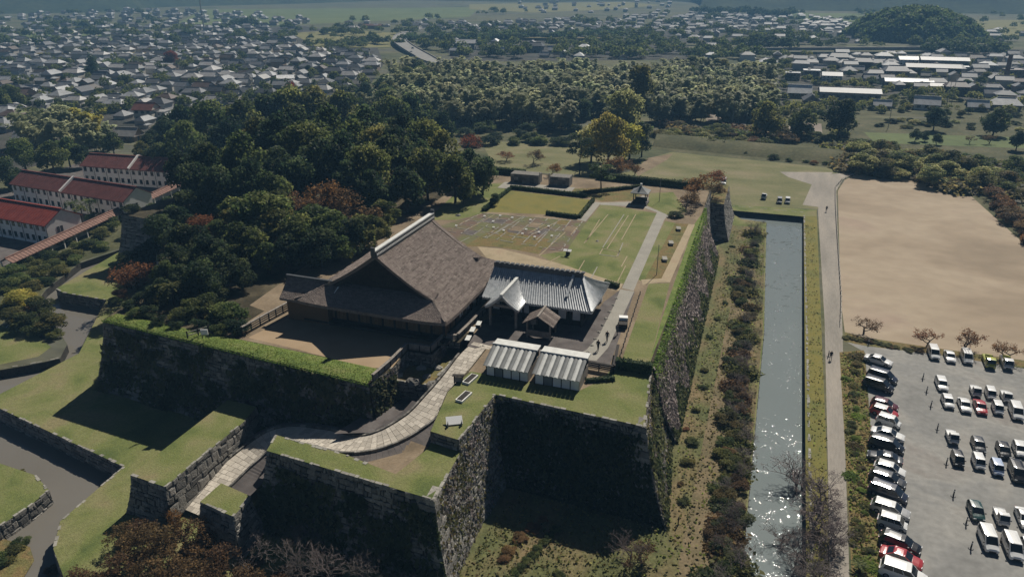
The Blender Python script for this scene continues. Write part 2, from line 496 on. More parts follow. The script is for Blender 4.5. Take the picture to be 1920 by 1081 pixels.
WALL_FACES = {}
def stone_wall(name, label, poly, i, zt, zb, batter=0.25, sw=0.8, sh=0.55, parts=0, mit=None, seed=0, coping=True, mat='stone', group=None, cat='stone wall'):
    """one battered wall face: a core with every stone laid against it"""
    rng = random.Random(seed * 31 + i)
    S, L, h, nn = face_fn(poly, i, zt, zb, batter, mit)
    core = MB()
    core.grid(lambda u, v: S(1 - u, v, -0.12), max(1, int(L / 6)), 6)
    wall = core.build(name, M['earth_core'])
    tag(wall, label, cat, group)
    stones = []
    rows = max(1, round(h / sh))
    cuts = [0.0]
    for r in range(rows): cuts.append(cuts[-1] + rng.uniform(0.75, 1.3))
    cuts = [c / cuts[-1] for c in cuts]
    for r in range(rows):
        v0, v1 = cuts[r], cuts[r + 1]
        x = -rng.uniform(0, sw * .6)
        while x < L:
            w = sw * rng.uniform(0.45, 1.8) * (0.8 + 0.5 * v0)
            x0, x1 = max(0.0, x), min(L, x + w)
            x += w
            if x1 - x0 < 0.18: continue
            g = 0.035
            jit = lambda s: rng.uniform(-s, s)
            jv = 0.22 * (v1 - v0); ju = 0.11
            q = []
            for (xx, vv) in ((x0 + g, v1 - g / h), (x1 - g, v1 - g / h), (x1 - g, v0 + g / h), (x0 + g, v0 + g / h)):
                q.append((min(1, max(0, (xx + jit(ju)) / L)), min(1.0, max(0.0, vv + jit(jv)))))
            cx, cv = sum(p[0] for p in q) / 4, sum(p[1] for p in q) / 4
            pr = rng.uniform(0.02, 0.085)
            inn = [(p[0] + (cx - p[0]) * 0.36, p[1] + (cv - p[1]) * 0.36) for p in q]
            tn = min(1, max(0, rng.gauss(0.5, 0.22)))
            stones.append((S(cx, cv).copy(), [S(p[0], p[1], -0.13) for p in q], [S(p[0], p[1], 0.0) for p in q], [S(p[0], p[1], pr + jit(0.03)) for p in inn], tn))
    if parts:
        stones.sort(key=lambda s: -px_size(s[0]))
    def put(m_, s):
        m_.idx(s[1] + s[2] + s[3], [(0, 1, 5, 4), (1, 2, 6, 5), (2, 3, 7, 6), (3, 0, 4, 7), (4, 5, 9, 8), (5, 6, 10, 9), (6, 7, 11, 10), (7, 4, 8, 11), (8, 9, 10, 11)], 0, s[4])
    for s in stones[:parts]:
        m_ = MB(); put(m_, s); m_.build('stone', M[mat], wall)
    rest = MB()
    for s in stones[parts:]: put(rest, s)
    if rest.f: rest.build('stone_courses', M[mat], wall)['kind'] = 'stuff'
    if coping:
        cp = MB()
        x = 0.0
        while x < L - 0.2:
            w = min(rng.uniform(0.45, 1.1), L - x)
            d0, d1 = rng.uniform(0.02, 0.12), rng.uniform(0.12, 0.34)
            zz = rng.uniform(0.015, 0.06)
            a, b = S((x + .04) / L, 0), S((x + w - .04) / L, 0)
            n3 = Vector((nn.x, nn.y, 0))
            v = [a + n3 * d0, b + n3 * d0, b - n3 * d1, a - n3 * d1]
            lo = [p - Vector((0, 0, 0.35)) for p in v]
            hi = [p + Vector((0, 0, zz)) for p in v]
            if rng.random() < 0.6: cp.idx(lo + hi, [(4, 5, 6, 7), (0, 1, 5, 4), (1, 2, 6, 5), (2, 3, 7, 6), (3, 0, 4, 7)], 0, rng.uniform(.0, .8))
            x += w
        cp.build('coping_stones', M['stone_pale'], wall)['kind'] = 'stuff'
    WALL_FACES['w%d_%d' % (seed, i)] = (S, L, h, nn, wall)
    return wall

def corner_stones(wall, poly, i, zt, zb, batter, mit, seed=0, mat='stone'):
    """long dressed blocks laid alternately up the corner at vertex i"""
    rng = random.Random(seed)
    n = len(poly)
    S1, L1, h, n1 = face_fn(poly, i - 1, zt, zb, batter, mit)
    S2, L2, h2, n2 = face_fn(poly, i, zt, zb, batter, mit)
    rows = round((zt - zb) / 0.72)
    for r in range(rows):
        v0, v1 = r / rows + .004, (r + 1) / rows - .004
        l1, l2 = (2.1, 0.95) if r % 2 else (0.95, 2.1)
        l1 *= rng.uniform(.85, 1.15); l2 *= rng.uniform(.85, 1.15)
        pr = rng.uniform(.12, .22)
        o = (n1 + n2).normalized()
        out = Vector((o.x, o.y, 0)) * pr * 1.2
        m_ = MB()
        ring = []
        for v in (v1, v0):
            c = S2(0, v); p1 = S1(1 - l1 / L1, v, pr); p2 = S2(l2 / L2, v, pr)
            back = p1 + p2 - c - out
            ring.append([p1, c + out, p2, back])
        m_.idx(ring[0] + ring[1], [(4, 5, 6, 7), (0, 1, 5, 4), (1, 2, 6, 5), (2, 3, 7, 6), (3, 0, 4, 7)], 0, rng.uniform(.35, .95))
        m_.build('corner_stone', M[mat], wall)

LEAF_T = np.random.default_rng(11)
def quads_at(pos, nrm, size, aspect=1.0, rng=LEAF_T, up=None):
    """numpy leaf quads: centres, facing directions, sizes"""
    n = len(pos)
    nrm = nrm / np.maximum(np.linalg.norm(nrm, axis=1, keepdims=True), 1e-6)
    ref = rng.normal(size=(n, 3)) if up is None else np.asarray(up) + rng.normal(scale=.25, size=(n, 3))
    if up is None:
        t = np.cross(nrm, ref)
    else:
        t = ref - nrm * np.sum(ref * nrm, axis=1, keepdims=True)
    t /= np.maximum(np.linalg.norm(t, axis=1, keepdims=True), 1e-6)
    b = np.cross(nrm, t)
    s = (size if np.ndim(size) else np.full(n, size))[:, None] * 0.5
    a, c = t * s * aspect, b * s
    v = np.stack([pos - a * .55 - c * .6, pos + a * .25 - c, pos + a, pos + a * .15 + c], axis=1).reshape(-1, 3)
    q = np.arange(n * 4).reshape(-1, 4)
    return v, q

def tufts_on(name, pts, nrm, size, mat, tone=None, aspect=1.0, parent=None, kind='stuff', up=None):
    v, q = quads_at(np.asarray(pts, float), np.asarray(nrm, float), size, aspect, up=up)
    t = LEAF_T.uniform(0, 1, len(q)) if tone is None else tone
    o = link(name, np_mesh(name, v, q, t, mat), parent)
    if kind: o['kind'] = kind
    return o

def wall_plants(name, key, n, size, mat, name2='wall_plants', patch=0.5, spread=0.25, vmin=0.0, vmax=1.0, umin=0.0, umax=1.0, aspect=1.8):
    """creepers and weeds rooted in the joints, thick in patches"""
    S, L, h, nn, wall = WALL_FACES[key]
    rng = np.random.default_rng(abs(hash(key)) % 1000 if False else len(key) * 7 + n)
    npatch = max(3, int(n / 60))
    cu, cv = rng.uniform(umin, umax, npatch), rng.uniform(vmin, vmax, npatch)
    pw = rng.uniform(.3, 1.6, npatch); ct = rng.uniform(0, 1, npatch)
    pk = rng.choice(npatch, n, p=pw / pw.sum())
    u = np.clip(cu[pk] + rng.normal(scale=patch * 1.6 / L * 1.0, size=n) * pw[pk], 0.0, 1.0)
    v = np.clip(cv[pk] + np.abs(rng.normal(scale=patch * 2.2 / h, size=n)) * pw[pk], 0.005, 1.0)
    pos = np.array([S(a, b, 0.1 + spread * c) for a, b, c in zip(u, v, rng.uniform(0, 1, n))])
    nr = np.tile(np.array([nn.x, nn.y, 0.5]), (n, 1)) + rng.normal(scale=.6, size=(n, 3))
    tone = np.clip(ct[pk] * .7 + rng.uniform(0, .4, n), 0, 1)
    return tufts_on(name2, pos, nr, rng.uniform(.6, 1.3, n) * size, mat, tone, aspect, parent=wall, up=(0, 0, -1))

# main terrace
ZT = 12.0
T1 = [(-92, 75.3), (-44.7, 71.8), (-43.9, 76.8), (-44.1, 81.5), (-40.6, 81.7), (-40.4, 86), (-38.4, 86.3), (-38.4, 89.5), (-34.4, 89.5), (-34.2, 80), (-34.6, 73.5), (-32.8, 64.8),
      (-29.1, 64.3), (-28.7, 74.9), (-9.9, 73.9), (-11.6, 88), (-13.1, 165), (-13.2, 181), (-75, 183), (-128, 185), (-131.5, 118), (-113, 116.5), (-106, 101), (-95, 91)]
LB_PLAN = [(-49.6, 57.2), (-28.2, 55.7), (-28.9, 64.3), (-50, 64)]
MT1 = mitres(T1)
berm = [(-74.5, 59), (-73.2, 48.3), (-70, 44.6), (-64, 41), (-58, 30), (2.6, 20), (2.4, 128), (0.4, 195), (-6, 196), (-9, 201), (-14, 201), (-30, 195), (-136, 195), (-141, 150), (-139, 121)]
berm += [(P(x, y, 1)[0], P(x, y, 1)[1]) for x, y in ((105, 541), (118, 548), (200, 562), (186, 586), (176, 606), (148, 662), (0, 738), (-26, 753))]
sheet('berm_lawn', berm, 1.0, M['lawn'])
TREE_GROUND += [([(-13, 178), (-9.7, 178), (-9.9, 196), (-16, 196)], 9.6), (LB_PLAN, 10.5), (T1, 12.0), (berm, 1.0), (hole, -1.5)]
BM = mitres(berm)
sheet('terrace_ground', T1, ZT, M['litter'])
sheet('court_ground', [(-71, 77), (-44.3, 76), (-44.3, 82), (-41, 82.2), (-40.6, 86.6), (-38.6, 89.7), (-34.2, 89.7), (-34, 79), (-19, 79), (-12, 88), (-13.2, 164), (-13.5, 180), (-72, 182)], ZT, M['dirt'], dz=.0015)

W = 'stone_wall'
stone_wall(W, 'long shaded stone rampart below the bright grass crest, facing the lawn and gate', T1, 0, ZT, 1, .23, parts=120, mit=MT1, seed=1, coping=False)
stone_wall(W, 'short sunlit end face of the long rampart beside the gate passage', T1, 1, ZT, 6, .2, sw=.7, parts=60, mit=None, seed=2)
for i, zb, lab in ((2, 7.5, 'dark stone wall along the inner side of the gate pit'), (3, 9.5, 'dark stone wall at the back of the gate pit under the plank fence'),
                   (4, 9.5, 'stone retaining wall beside the top of the paved ramp'), (5, 11, 'low stone step at the head of the gate pit'),
                   (8, 10.4, 'low stone kerb wall between paved ramp and striped-roof stalls'), (9, 8.6, 'low retaining wall between paved ramp and sign lawn'),
                   (10, 8.6, 'retaining wall at the ramp bend below the sign lawn'), (11, 10.5, 'small dark step wall between the sign lawn and the lower bastion lawn')):
    stone_wall(W, lab, T1, i, ZT, zb, .06, sw=.7, seed=3 + i, coping=False)
stone_wall(W, 'sunlit stone flank of the bastion, upper length beside the deep shaded bay', T1, 12, ZT, 1, .25, parts=150, mit=MT1, seed=20)
w = stone_wall(W, 'black shaded stone wall at the back of the deep bay', T1, 13, ZT, 1, .25, sw=.62, sh=.45, parts=60, mit=MT1, seed=21)
corner_stones(w, T1, 14, ZT, 1, .25, MT1, seed=4)
stone_wall(W, 'sunlit corner length of the eastern stone rampart near the deep bay', T1, 14, ZT, 1, .30, parts=80, mit=MT1, seed=22)
stone_wall(W, 'long eastern stone rampart with dry creeper facing the wide moat', T1, 15, ZT, 1, .38, parts=40, mit=MT1, seed=23, coping=False)
for i, lab in ((16, 'north eastern end length of the castle rampart'), (20, 'dark stone wall at the wooded far bastion above the small lawn'), (21, 'stone wall of the wooded bastion behind the rust coloured tree'), (22, 'low shaded stone wall behind the rust coloured shrubs'), (23, 'short west return of the long shaded rampart')):
    stone_wall(W, lab, T1, i, ZT, 1, .2, sw=1.0, sh=.7, mit=MT1, seed=24 + i, coping=False)
# projecting end of the eastern rampart
PR = [(-13, 178), (-9.7, 178), (-9.9, 196), (-16, 196)]
MPR = mitres(PR)
sheet('rampart_end_top', PR, 9.6, M['lawn_dry'])
stone_wall(W, 'black shaded end of the projecting rampart above the moat corner', PR, 0, 9.6, 1, .25, mit=MPR, seed=51, coping=False)
stone_wall(W, 'narrow sunlit moat side of the projecting rampart end', PR, 1, 9.6, 1, .25, mit=MPR, seed=52, coping=False)

# lower bastion
ZL = 10.5
LB = [(-49.6, 57.2), (-28.2, 55.7), (-28.9, 64.3), (-32.8, 64.8)] + [tuple(P(x, y, ZL)[:2]) for x, y in ((800, 842), (742, 888), (690, 868), (650, 852))] + [(-50.5, 60.2)]
MLB = mitres(LB)
sheet('bastion_lawn', LB, ZL, M['lawn'])
w1 = stone_wall(W, 'broad shaded front of the gate bastion above the brown trees', LB, 0, ZL, 1, .25, parts=120, mit=MLB, seed=60)
w2 = stone_wall(W, 'sunlit stone flank of the gate bastion, lower front length with weeds', LB, 1, ZL, 1, .25, parts=200, sw=.85, mit=MLB, seed=61)
corner_stones(w2, LB, 1, ZL, 1, .25, MLB, seed=9)
stone_wall(W, 'west end of the gate bastion beside the paved passage', LB, 8, ZL, 2, .25, mit=MLB, seed=62)
for i in (4, 5, 6, 7):
    stone_wall(W, ('low kerb wall between bastion lawn and the bare earth corner', 'row of rough steps at the edge of the bastion lawn', 'low kerb wall between bastion lawn and shaded passage', 'stone edge of the bastion lawn at the passage corner')[i - 4], LB, i, ZL, 7.5, .04, sw=.6, seed=63 + i, coping=i > 5)
sheet('sign_lawn', [(-34.5, 73.5), (-32.8, 64.85), (-29.15, 64.35), (-28.75, 74.85), (-10, 73.95), (-11.7, 87.9), (-16.4, 87.2), (-17, 83), (-19, 79.4), (-33.8, 79.2)], ZT, M['lawn'], dz=.004)

# gate block and the small block opposite
GB = [(-66.1, 53), (-60.7, 52.6), (-60.9, 66.8), (-61.6, 70.4), (-66.5, 70.6)]
MGB = mitres(GB)
sheet('gate_block_lawn', GB, 6.0, M['lawn'])
w = stone_wall(W, 'shaded front of the grass-topped gate block by the brown trees', GB, 0, 6, 1, .22, parts=40, mit=MGB, seed=70)
stone_wall(W, 'gate block flank of big fitted boulders along the paved passage', GB, 1, 6, 1.5, .12, sw=1.25, sh=.95, parts=110, mit=MGB, seed=71)
stone_wall(W, 'inner end of the big-boulder gate wall in deep shade', GB, 2, 6, 3, .12, sw=1.2, sh=.9, seed=72, coping=False)
stone_wall(W, 'hidden west side of the grass-topped gate block', GB, 4, 6, 1, .2, sw=1.2, sh=.9, mit=MGB, seed=73, coping=False)
SB = [(-55.1, 51.8), (-50.0, 51.0), (-50.4, 54.5), (-55.1, 55.3)]
MSB = mitres(SB)
sheet('small_block_lawn', SB, 6.0, M['lawn'])
stone_wall(W, 'front of the small square grass-topped block beside the passage', SB, 0, 6, 1, .2, parts=40, mit=MSB, seed=75)
stone_wall(W, 'sunlit flank of the small square grass-topped block', SB, 1, 6, 1, .2, parts=30, mit=MSB, seed=76)
stone_wall(W, 'rear of the small square grass-topped block', SB, 2, 6, 2, .1, mit=MSB, seed=77, coping=False)
stone_wall(W, 'passage side of the small square grass-topped block', SB, 3, 6, 2, .1, mit=MSB, seed=78, coping=False)

# revetments down to the water
for i, lab in ((0, 'low mossy water wall of the narrow grass strip by the gate block'), (1, 'low water wall at the tip of the narrow grass strip'), (2, 'low water wall under the brown trees'), (5, 'overgrown earth bank wall of the eastern moat'), (6, 'upper overgrown bank wall of the eastern moat'), (7, 'low stone wall at the head of the eastern moat'), (8, 'low stone wall turning the moat corner'),
               (15, 'curved low wall of the small western lawn'), (16, 'low wall below the small western lawn'), (17, 'low wall along the canal bend'), (18, 'low bank below the west end of the long rampart'), (19, 'low bank at the corner of the big lawn'), (20, 'grass bank of the big lawn along the canal'), (21, 'low water wall at the west tip of the big lawn'), (22, 'long low water wall below the big shaded lawn')):
    stone_wall('moat_wall', lab, berm, i % len(berm), 1.0, -1.8, .06, sw=.8, sh=.6, mit=None, seed=90 + i, coping=i in (0, 1, 15, 16, 22), cat='moat wall')
OUT = [(9.7, 8), (9.7, 211), (-60, 211)]
mo = [(9.7, 211), (9.7, 8)]
stone_wall('moat_wall', 'dark stone moat wall below the strip of grass beside the gravel road', [(9.7, 211), (9.7, 8), (30, 8), (30, 211)], 0, 0.0, -1.8, .05, sw=.7, sh=.5, seed=110, coping=True, cat='moat wall')
stone_wall('moat_wall', 'dark stone wall across the head of the moat near three parked cars', [(-60, 211), (9.7, 211), (9.7, 230), (-60, 230)], 0, 0.0, -1.8, .05, sw=.8, sh=.5, seed=111, coping=True, cat='moat wall')
hw = [(P(x, y)[0], P(x, y)[1]) for x, y in HOLE_W]
mbk = MB()
for a, b in zip(hw[:-1], hw[1:]):
    mbk.face([(b[0], b[1], 0), (a[0], a[1], 0), (a[0], a[1], -2), (b[0], b[1], -2)])
tag(mbk.build('canal_bank', M['earth_core']), kind='structure')

NB = [tuple(P(x, y, 0)[:2]) for x, y in ((-60, 700), (0, 683), (72, 668), (96, 650), (40, 604), (-60, 618))]
sheet('bank_lawn', NB, 0, M['lawn'], dz=.008)
stone_wall('moat_wall', 'dark boulder water wall below the lawn with the pale green net', [tuple(P(x, y, 0)[:2]) for x, y in ((0, 691), (60, 682), (60, 660), (0, 660))], 0, .05, -1.8, .05, sw=.9, sh=.7, seed=115, cat='moat wall')
stone_wall('moat_wall', 'short dark water wall at the canal bend under the round bush', [tuple(P(x, y, 0)[:2]) for x, y in ((60, 682), (112, 671), (112, 650), (60, 650))], 0, .05, -1.8, .05, sw=.9, sh=.7, seed=116, cat='moat wall')
# two far-bank islands cut by the frame's left edge
IS = [tuple(P(x, y, .6)[:2]) for x, y in ((-60, 1020), (0, 985), (52, 950), (92, 918), (66, 890), (0, 868), (-60, 850))]
sheet('outwork_ground', IS, .6, M['lawn'])
for i in (0, 1, 2, 3):
    stone_wall('moat_wall', ('frame-edge water wall of the small outwork', 'dark boulder water wall of the small outwork', 'dark boulder wall at the outwork tip', 'short water wall at the outwork corner')[i], IS, i, .6, -1.8, .05, sw=.9, sh=.7, parts=20, seed=120 + i, cat='moat wall')
IS2 = [tuple(P(x, y, .3)[:2]) for x, y in ((-60, 1180), (20, 1090), (58, 1030), (50, 1005), (0, 990), (-60, 1000))]
sheet('reed_bank', IS2, -1.2, M['lawn_dry'])
sheet('mud_shore', [tuple(P(x, y, -1.5)[:2]) for x, y in ((-30, 1010), (30, 1000), (66, 965), (96, 925), (70, 950), (0, 990))], -1.46, M['dirt'])

# ------------------------------------------------------------------ passage floor and paved path
PATH = [(352, 957, 1.6), (405, 908, 2.3), (460, 858, 3.2), (522, 815, 4.8), (592, 818, 6.0), (660, 832, 7.0), (722, 820, 8.0), (782, 786, 9.0), (822, 745, 10.0), (856, 705, 11.0), (884, 668, 11.8), (908, 645, 12.02)]
pc = [P(*p) for p in PATH]
def smooth_line(pts, k=6):
    out = []
    n = len(pts)
    for i in range(n - 1):
        p0, p1, p2, p3 = pts[max(i - 1, 0)], pts[i], pts[i + 1], pts[min(i + 2, n - 1)]
        for j in range(k):
            t = j / k
            out.append(0.5 * ((2 * p1) + (p2 - p0) * t + (2 * p0 - 5 * p1 + 4 * p2 - p3) * t * t + (3 * p1 - p0 - 3 * p2 + p3) * t ** 3))
    out.append(pts[-1])
    return out
pl = smooth_line(pc, 8)
def strip_frame(line):
    fr = []
    for i, p in enumerate(line):
        d = (line[min(i + 1, len(line) - 1)] - line[max(i - 1, 0)])
        d = Vector((d.x, d.y, 0)).normalized()
        fr.append((p, Vector((d.y, -d.x, 0))))       # right-hand side
    return fr
fr = strip_frame(pl)
def ribbon(name, line, wl, wr, mat, dz=0.0, kind='structure'):
    f = strip_frame(line)
    m_ = MB()
    for (p, s), (q, t) in zip(f[:-1], f[1:]):
        up = Vector((0, 0, dz))
        m_.face([p - s * wl + up, p + s * wr + up, q + t * wr + up, q - t * wl + up])
    o = m_.build(name, mat)
    if kind: o['kind'] = kind
    return o
ribbon('passage_ground', pl[:62], 3.0, 5.2, M['dark_gravel'], -0.14)
pit = [(-47, 66.5), (-38.6, 70), (-36.5, 73), (-35.5, 80), (-38.5, 86.2), (-40.6, 86), (-44.2, 82), (-44.8, 76), (-46, 70)]
sheet('gate_pit_ground', pit, 7.45, M['dark_gravel'])
sheet('passage_floor', [(-52, 58), (-30, 58), (-31, 66), (-34.5, 73), (-38, 75), (-46, 69), (-52, 70)], 5.6, M['dark_gravel'])
e_ = MB(); e_.face([P(664, 866, 6.9), P(742, 889, 9.6), P(804, 838, 8.7), P(760, 822, 8.2)]); tag(e_.build('bare_earth', M['dirt']), kind='structure')
path = ribbon('stone_path', pl, 1.75, 1.75, M['dirt'], -0.06)
rng = random.Random(5)
dist = [0.0]
for a, b in zip(pl[:-1], pl[1:]): dist.append(dist[-1] + (b - a).length)
def at_path(s):
    for i in range(len(pl) - 1):
        if dist[i + 1] >= s:
            t = (s - dist[i]) / (dist[i + 1] - dist[i])
            return pl[i].lerp(pl[i + 1], t), fr[i][1].lerp(fr[i + 1][1], t)
    return pl[-1], fr[-1][1]
s = 0.0
count = 0
rest = MB()
while s < dist[-1] - .3:
    dl = rng.uniform(.62, .78)
    x = -1.7
    while x < 1.6:
        w = min(rng.uniform(.55, 1.25), 1.7 - x)
        if w > .15:
            p, n_ = at_path(s + .02); q, m2 = at_path(min(s + dl - .02, dist[-1]))
            z0 = rng.uniform(.0, .025)
            a, b, c, d = p + n_ * (x + .02), p + n_ * (x + w - .02), q + m2 * (x + w - .02), q + m2 * (x + .02)
            up, dn = Vector((0, 0, z0)), Vector((0, 0, -.08))
            m_ = MB() if count < 300 else rest
            m_.idx([a + dn, b + dn, c + dn, d + dn, a + up, b + up, c + up, d + up], [(4, 5, 6, 7), (0, 1, 5, 4), (1, 2, 6, 5), (2, 3, 7, 6), (3, 0, 4, 7)], 0, rng.random())
            if m_ is not rest: m_.build('paving_slab', M['slab'], path)
            count += 1
        x += w
    s += dl
if rest.f: rest.build('paving_slabs', M['slab'], path)['kind'] = 'stuff'
for sd, lab in ((-1, 'low stone kerb along the wall side of the paved ramp'), (1, 'low stone kerb along the lawn side of the paved ramp')):
    k = MB()
    for i in range(0, len(fr) - 9):
        a, b = fr[i][0] + fr[i][1] * sd * 1.92, fr[i + 1][0] + fr[i + 1][1] * sd * 1.92
        k.bar(a, b, .26, .34, 0, rng.random())
    tag(k.build('path_kerb', M['stone']), lab, 'kerb')

# mossy shelf with boulders inside the gate pit
SH = [(-43.8, 76.9), (-38.9, 77.3), (-38.7, 86), (-40.3, 85.9), (-40.5, 81.6), (-43.9, 81.4)]
sheet('pit_shelf', SH, 10.0, M['lawn_dry'])
stone_wall(W, 'dark wall of the mossy shelf inside the gate pit', SH, 0, 10, 7.4, .05, seed=130)
stone_wall(W, 'short wall of the mossy shelf beside the paved ramp', SH, 1, 10, 8.5, .05, seed=131)
def boulder(name, label, p, r, mat, seed, cat='boulder', group=None, flat=.65):
    rg = random.Random(seed)
    m_ = MB()
    n1, n2 = 7, 4
    vv = []
    for i in range(n2 + 1):
        th = math.pi * i / n2 * .62
        for j in range(n1):
            ph = 2 * math.pi * j / n1
            k = r * rg.uniform(.8, 1.15)
            vv.append((p[0] + k * math.sin(th) * math.cos(ph), p[1] + k * math.sin(th) * math.sin(ph), p[2] - r * .12 + k * flat * math.cos(th)))
    f = []
    for i in range(n2):
        for j in range(n1):
            a, b = i * n1 + j, i * n1 + (j + 1) % n1
            f.append((a, a + n1, b + n1, b))
    m_.idx(vv, f, 0, rg.uniform(.3, .9))
    return tag(m_.build(name, mat), label, cat, group)
for i, (x, y) in enumerate(((742, 703), (775, 716), (800, 706), (822, 690), (812, 722), (838, 712), (790, 690))):
    p = P(x, y, 10.0)
    boulder('boulder', 'grey boulder lying on the mossy shelf inside the gate pit', p, rng.uniform(.5, 1.1), M['stone_pale' if i % 3 == 0 else 'stone'], i, group='boulders in the gate pit')

# ------------------------------------------------------------------ surfaces of the inner court
def court(name, lst, mat, dz, z=ZT):
    return sheet(name, pix(lst, z), z, M[mat], dz=dz)
court('lawn', [(800, 412), (868, 350), (945, 342), (960, 352), (912, 398), (858, 412)], 'lawn', .004)
court('lawn', [(905, 397), (958, 357), (1112, 375), (1086, 409), (1026, 402)], 'lawn_yellow', .004)
court('foundation_ground', [(820, 425), (905, 399), (1100, 416), (1062, 470), (1005, 470), (905, 462), (880, 462)], 'ruin', .004)
court('lawn', [(868, 462), (925, 430), (1030, 448), (1010, 476), (930, 462)], 'lawn_dry', .008)
court('lawn', [(1062, 470), (1100, 416), (1128, 382), (1232, 400), (1170, 532), (1120, 522), (1050, 500), (1012, 478)], 'lawn', .006)
court('tan_paving', [(895, 462), (940, 466), (1050, 494), (1122, 518), (1168, 532), (1160, 545), (930, 505)], 'tan', .01)
court('grey_path', [(1112, 378), (1127, 380), (1098, 415), (1080, 411)], 'grey_path', .01)
court('grey_path', [(1125, 380), (1190, 378), (1205, 366), (1216, 370), (1212, 386), (1255, 404), (1246, 411), (1188, 545), (1166, 540), (1232, 398), (1204, 388), (1126, 384)], 'grey_path', .014)
court('lawn', [(1247, 414), (1266, 418), (1206, 528), (1192, 522)], 'lawn', .006)
court('lawn', [(1218, 362), (1262, 360), (1290, 398), (1252, 404), (1214, 385)], 'lawn', .006)
court('lawn', [(1040, 355), (1190, 350), (1200, 366), (1188, 376), (1128, 378), (1112, 372)], 'lawn_dry', .006)
court('lawn', [(1266, 418), (1292, 420), (1240, 529), (1206, 528)], 'lawn_dry', .006)
court('footpath', [(1291, 420), (1303, 421), (1256, 529), (1238, 529), (1205, 533), (1202, 524), (1240, 522)], 'tan', .010)
court('lawn', [(1216, 532), (1256, 530), (1214, 692), (1162, 686)], 'lawn', .006)
court('lawn', [(1302, 420), (1320, 395), (1317, 420), (1250, 600), (1214, 690), (1240, 600)], 'lawn_lush', .004)
court('forecourt', [(876, 648), (905, 602), (960, 575), (1108, 600), (1132, 566), (1164, 542), (1190, 546), (1142, 690), (1096, 684), (930, 644), (892, 652)], 'dark_gravel', .005)
court('footpath', [(1163, 542), (1189, 546), (1140, 652), (1118, 676), (1070, 672), (1100, 655), (1122, 630), (1150, 575)], 'grey_path', .012)
court('sand_court', [(466, 632), (556, 588), (600, 606), (840, 646), (762, 656), (736, 688), (690, 690), (560, 655), (470, 634)], 'court_sand', .006)
court('earth_path', [(468, 572), (520, 592), (560, 562), (640, 505), (690, 478), (782, 432), (800, 405), (745, 402), (690, 432), (600, 478)], 'dirt', .005)

# marked-out rooms of the lost palace: strips of stone set in the ground
mk = [((955, 420), (912, 446)), ((928, 402), (880, 428)), ((903, 400), (862, 420)), ((982, 405), (930, 437)), ((1022, 420), (990, 438)), ((1052, 412), (995, 441)), ((1050, 425), (1040, 434)),
      ((1083, 425), (1070, 440)), ((1060, 435), (1010, 480)), ((1024, 434), (1005, 450)), ((1140, 402), (1095, 456)), ((1124, 412), (1098, 454)), ((1170, 402), (1130, 464)), ((1178, 404), (1138, 466)),
      ((1192, 402), (1165, 450)), ((1168, 455), (1158, 480)), ((1050, 480), (1015, 500)), ((1096, 488), (1080, 515)), ((1120, 500), (1108, 522)), ((1176, 480), (1165, 500)), ((1173, 498), (1158, 528)), ((880, 445), (860, 455)),
      ((1130, 466), (1160, 472)), ((1130, 466), (1124, 477)), ((1124, 477), (1156, 481)), ((1156, 481), (1162, 470))]
for i, (a, b) in enumerate(mk):
    m_ = MB().bar(P(*a, ZT + .01), P(*b, ZT + .01), .17, .07)
    tag(m_.build('foundation_line', M['tan' if i % 3 else 'stone_pale']), 'thin pale stone strip marking a lost palace wall', 'stone strip', 'stone strips marking the palace plan')
GA, GB_, GC, GD = P(900, 400, ZT), P(1092, 415, ZT), P(1052, 470, ZT), P(842, 434, ZT)
def gpt(u, v): return GA.lerp(GB_, u).lerp(GD.lerp(GC, u), v) + Vector((0, 0, .006))
GR = random.Random(4)
for i in range(9):
    for j in range(5):
        if GR.random() < .35: continue
        u0, v0, u1, v1 = i / 9 + .006, j / 5 + .01, (i + 1) / 9 - .006, (j + 1) / 5 - .01
        m_ = MB(); m_.face([gpt(u0, v1), gpt(u1, v1), gpt(u1, v0), gpt(u0, v0)])
        m_.build('foundation_room', M[GR.choice(('dark_gravel', 'ruin', 'ruin', 'lawn_dry', 'dirt'))])['kind'] = 'structure'
st_ = MB()
for i in range(10):
    for j in range(26):
        if GR.random() < .3: continue
        u, v = i / 9, j / 26
        st_.bar(gpt(u, v), gpt(u, min(1, v + .034)), .2, .12, 0, GR.random())
for j in range(6):
    for i in range(44):
        if GR.random() < .4: continue
        st_.bar(gpt(i / 44, j / 5), gpt(i / 44 + .02, j / 5), .2, .12, 0, GR.random())
st_.build('foundation_stones', M['stone_pale'])['kind'] = 'stuff'
for i, (x, y) in enumerate(((856, 425), (909, 407), (938, 406), (961, 410), (995, 414), (1029, 426), (925, 417), (945, 434), (987, 432), (1011, 437), (980, 440), (1003, 446), (1035, 444), (926, 428))):
    p = P(x, y, ZT)
    m_ = MB().box(-.24, .24, -.17, .17, .35, .4, M=Matrix.Translation(p) @ Matrix.Rotation(.4, 4, 'X')); m_.box(-.05, .05, -.05, .05, 0, .38, M=Matrix.Translation(p))
    tag(m_.build('plan_plaque', M['white']), 'small white tilted plaque standing among the foundation strips', 'plaque', 'white plaques on the palace foundations')
p = P(1065, 478, ZT)
t = thing('map_lectern', 'dark stand with two white boards alone on the court lawn', 'sign', p)
MB().box(-.12, .12, -.12, .12, 0, 1.2).build('post', M['wood_dark'], t)
for sx in (-1, 1): MB().box(-.75 + .8 * (sx > 0), -.05 + .8 * (sx > 0), -.3, .3, 1.15, 1.25, M=Matrix.Rotation(R(25), 4, 'X')).build('board', M['white'], t)
MB().box(-.3, .3, -.5, .35, 0, .9).build('base', M['wood_dark'], t)
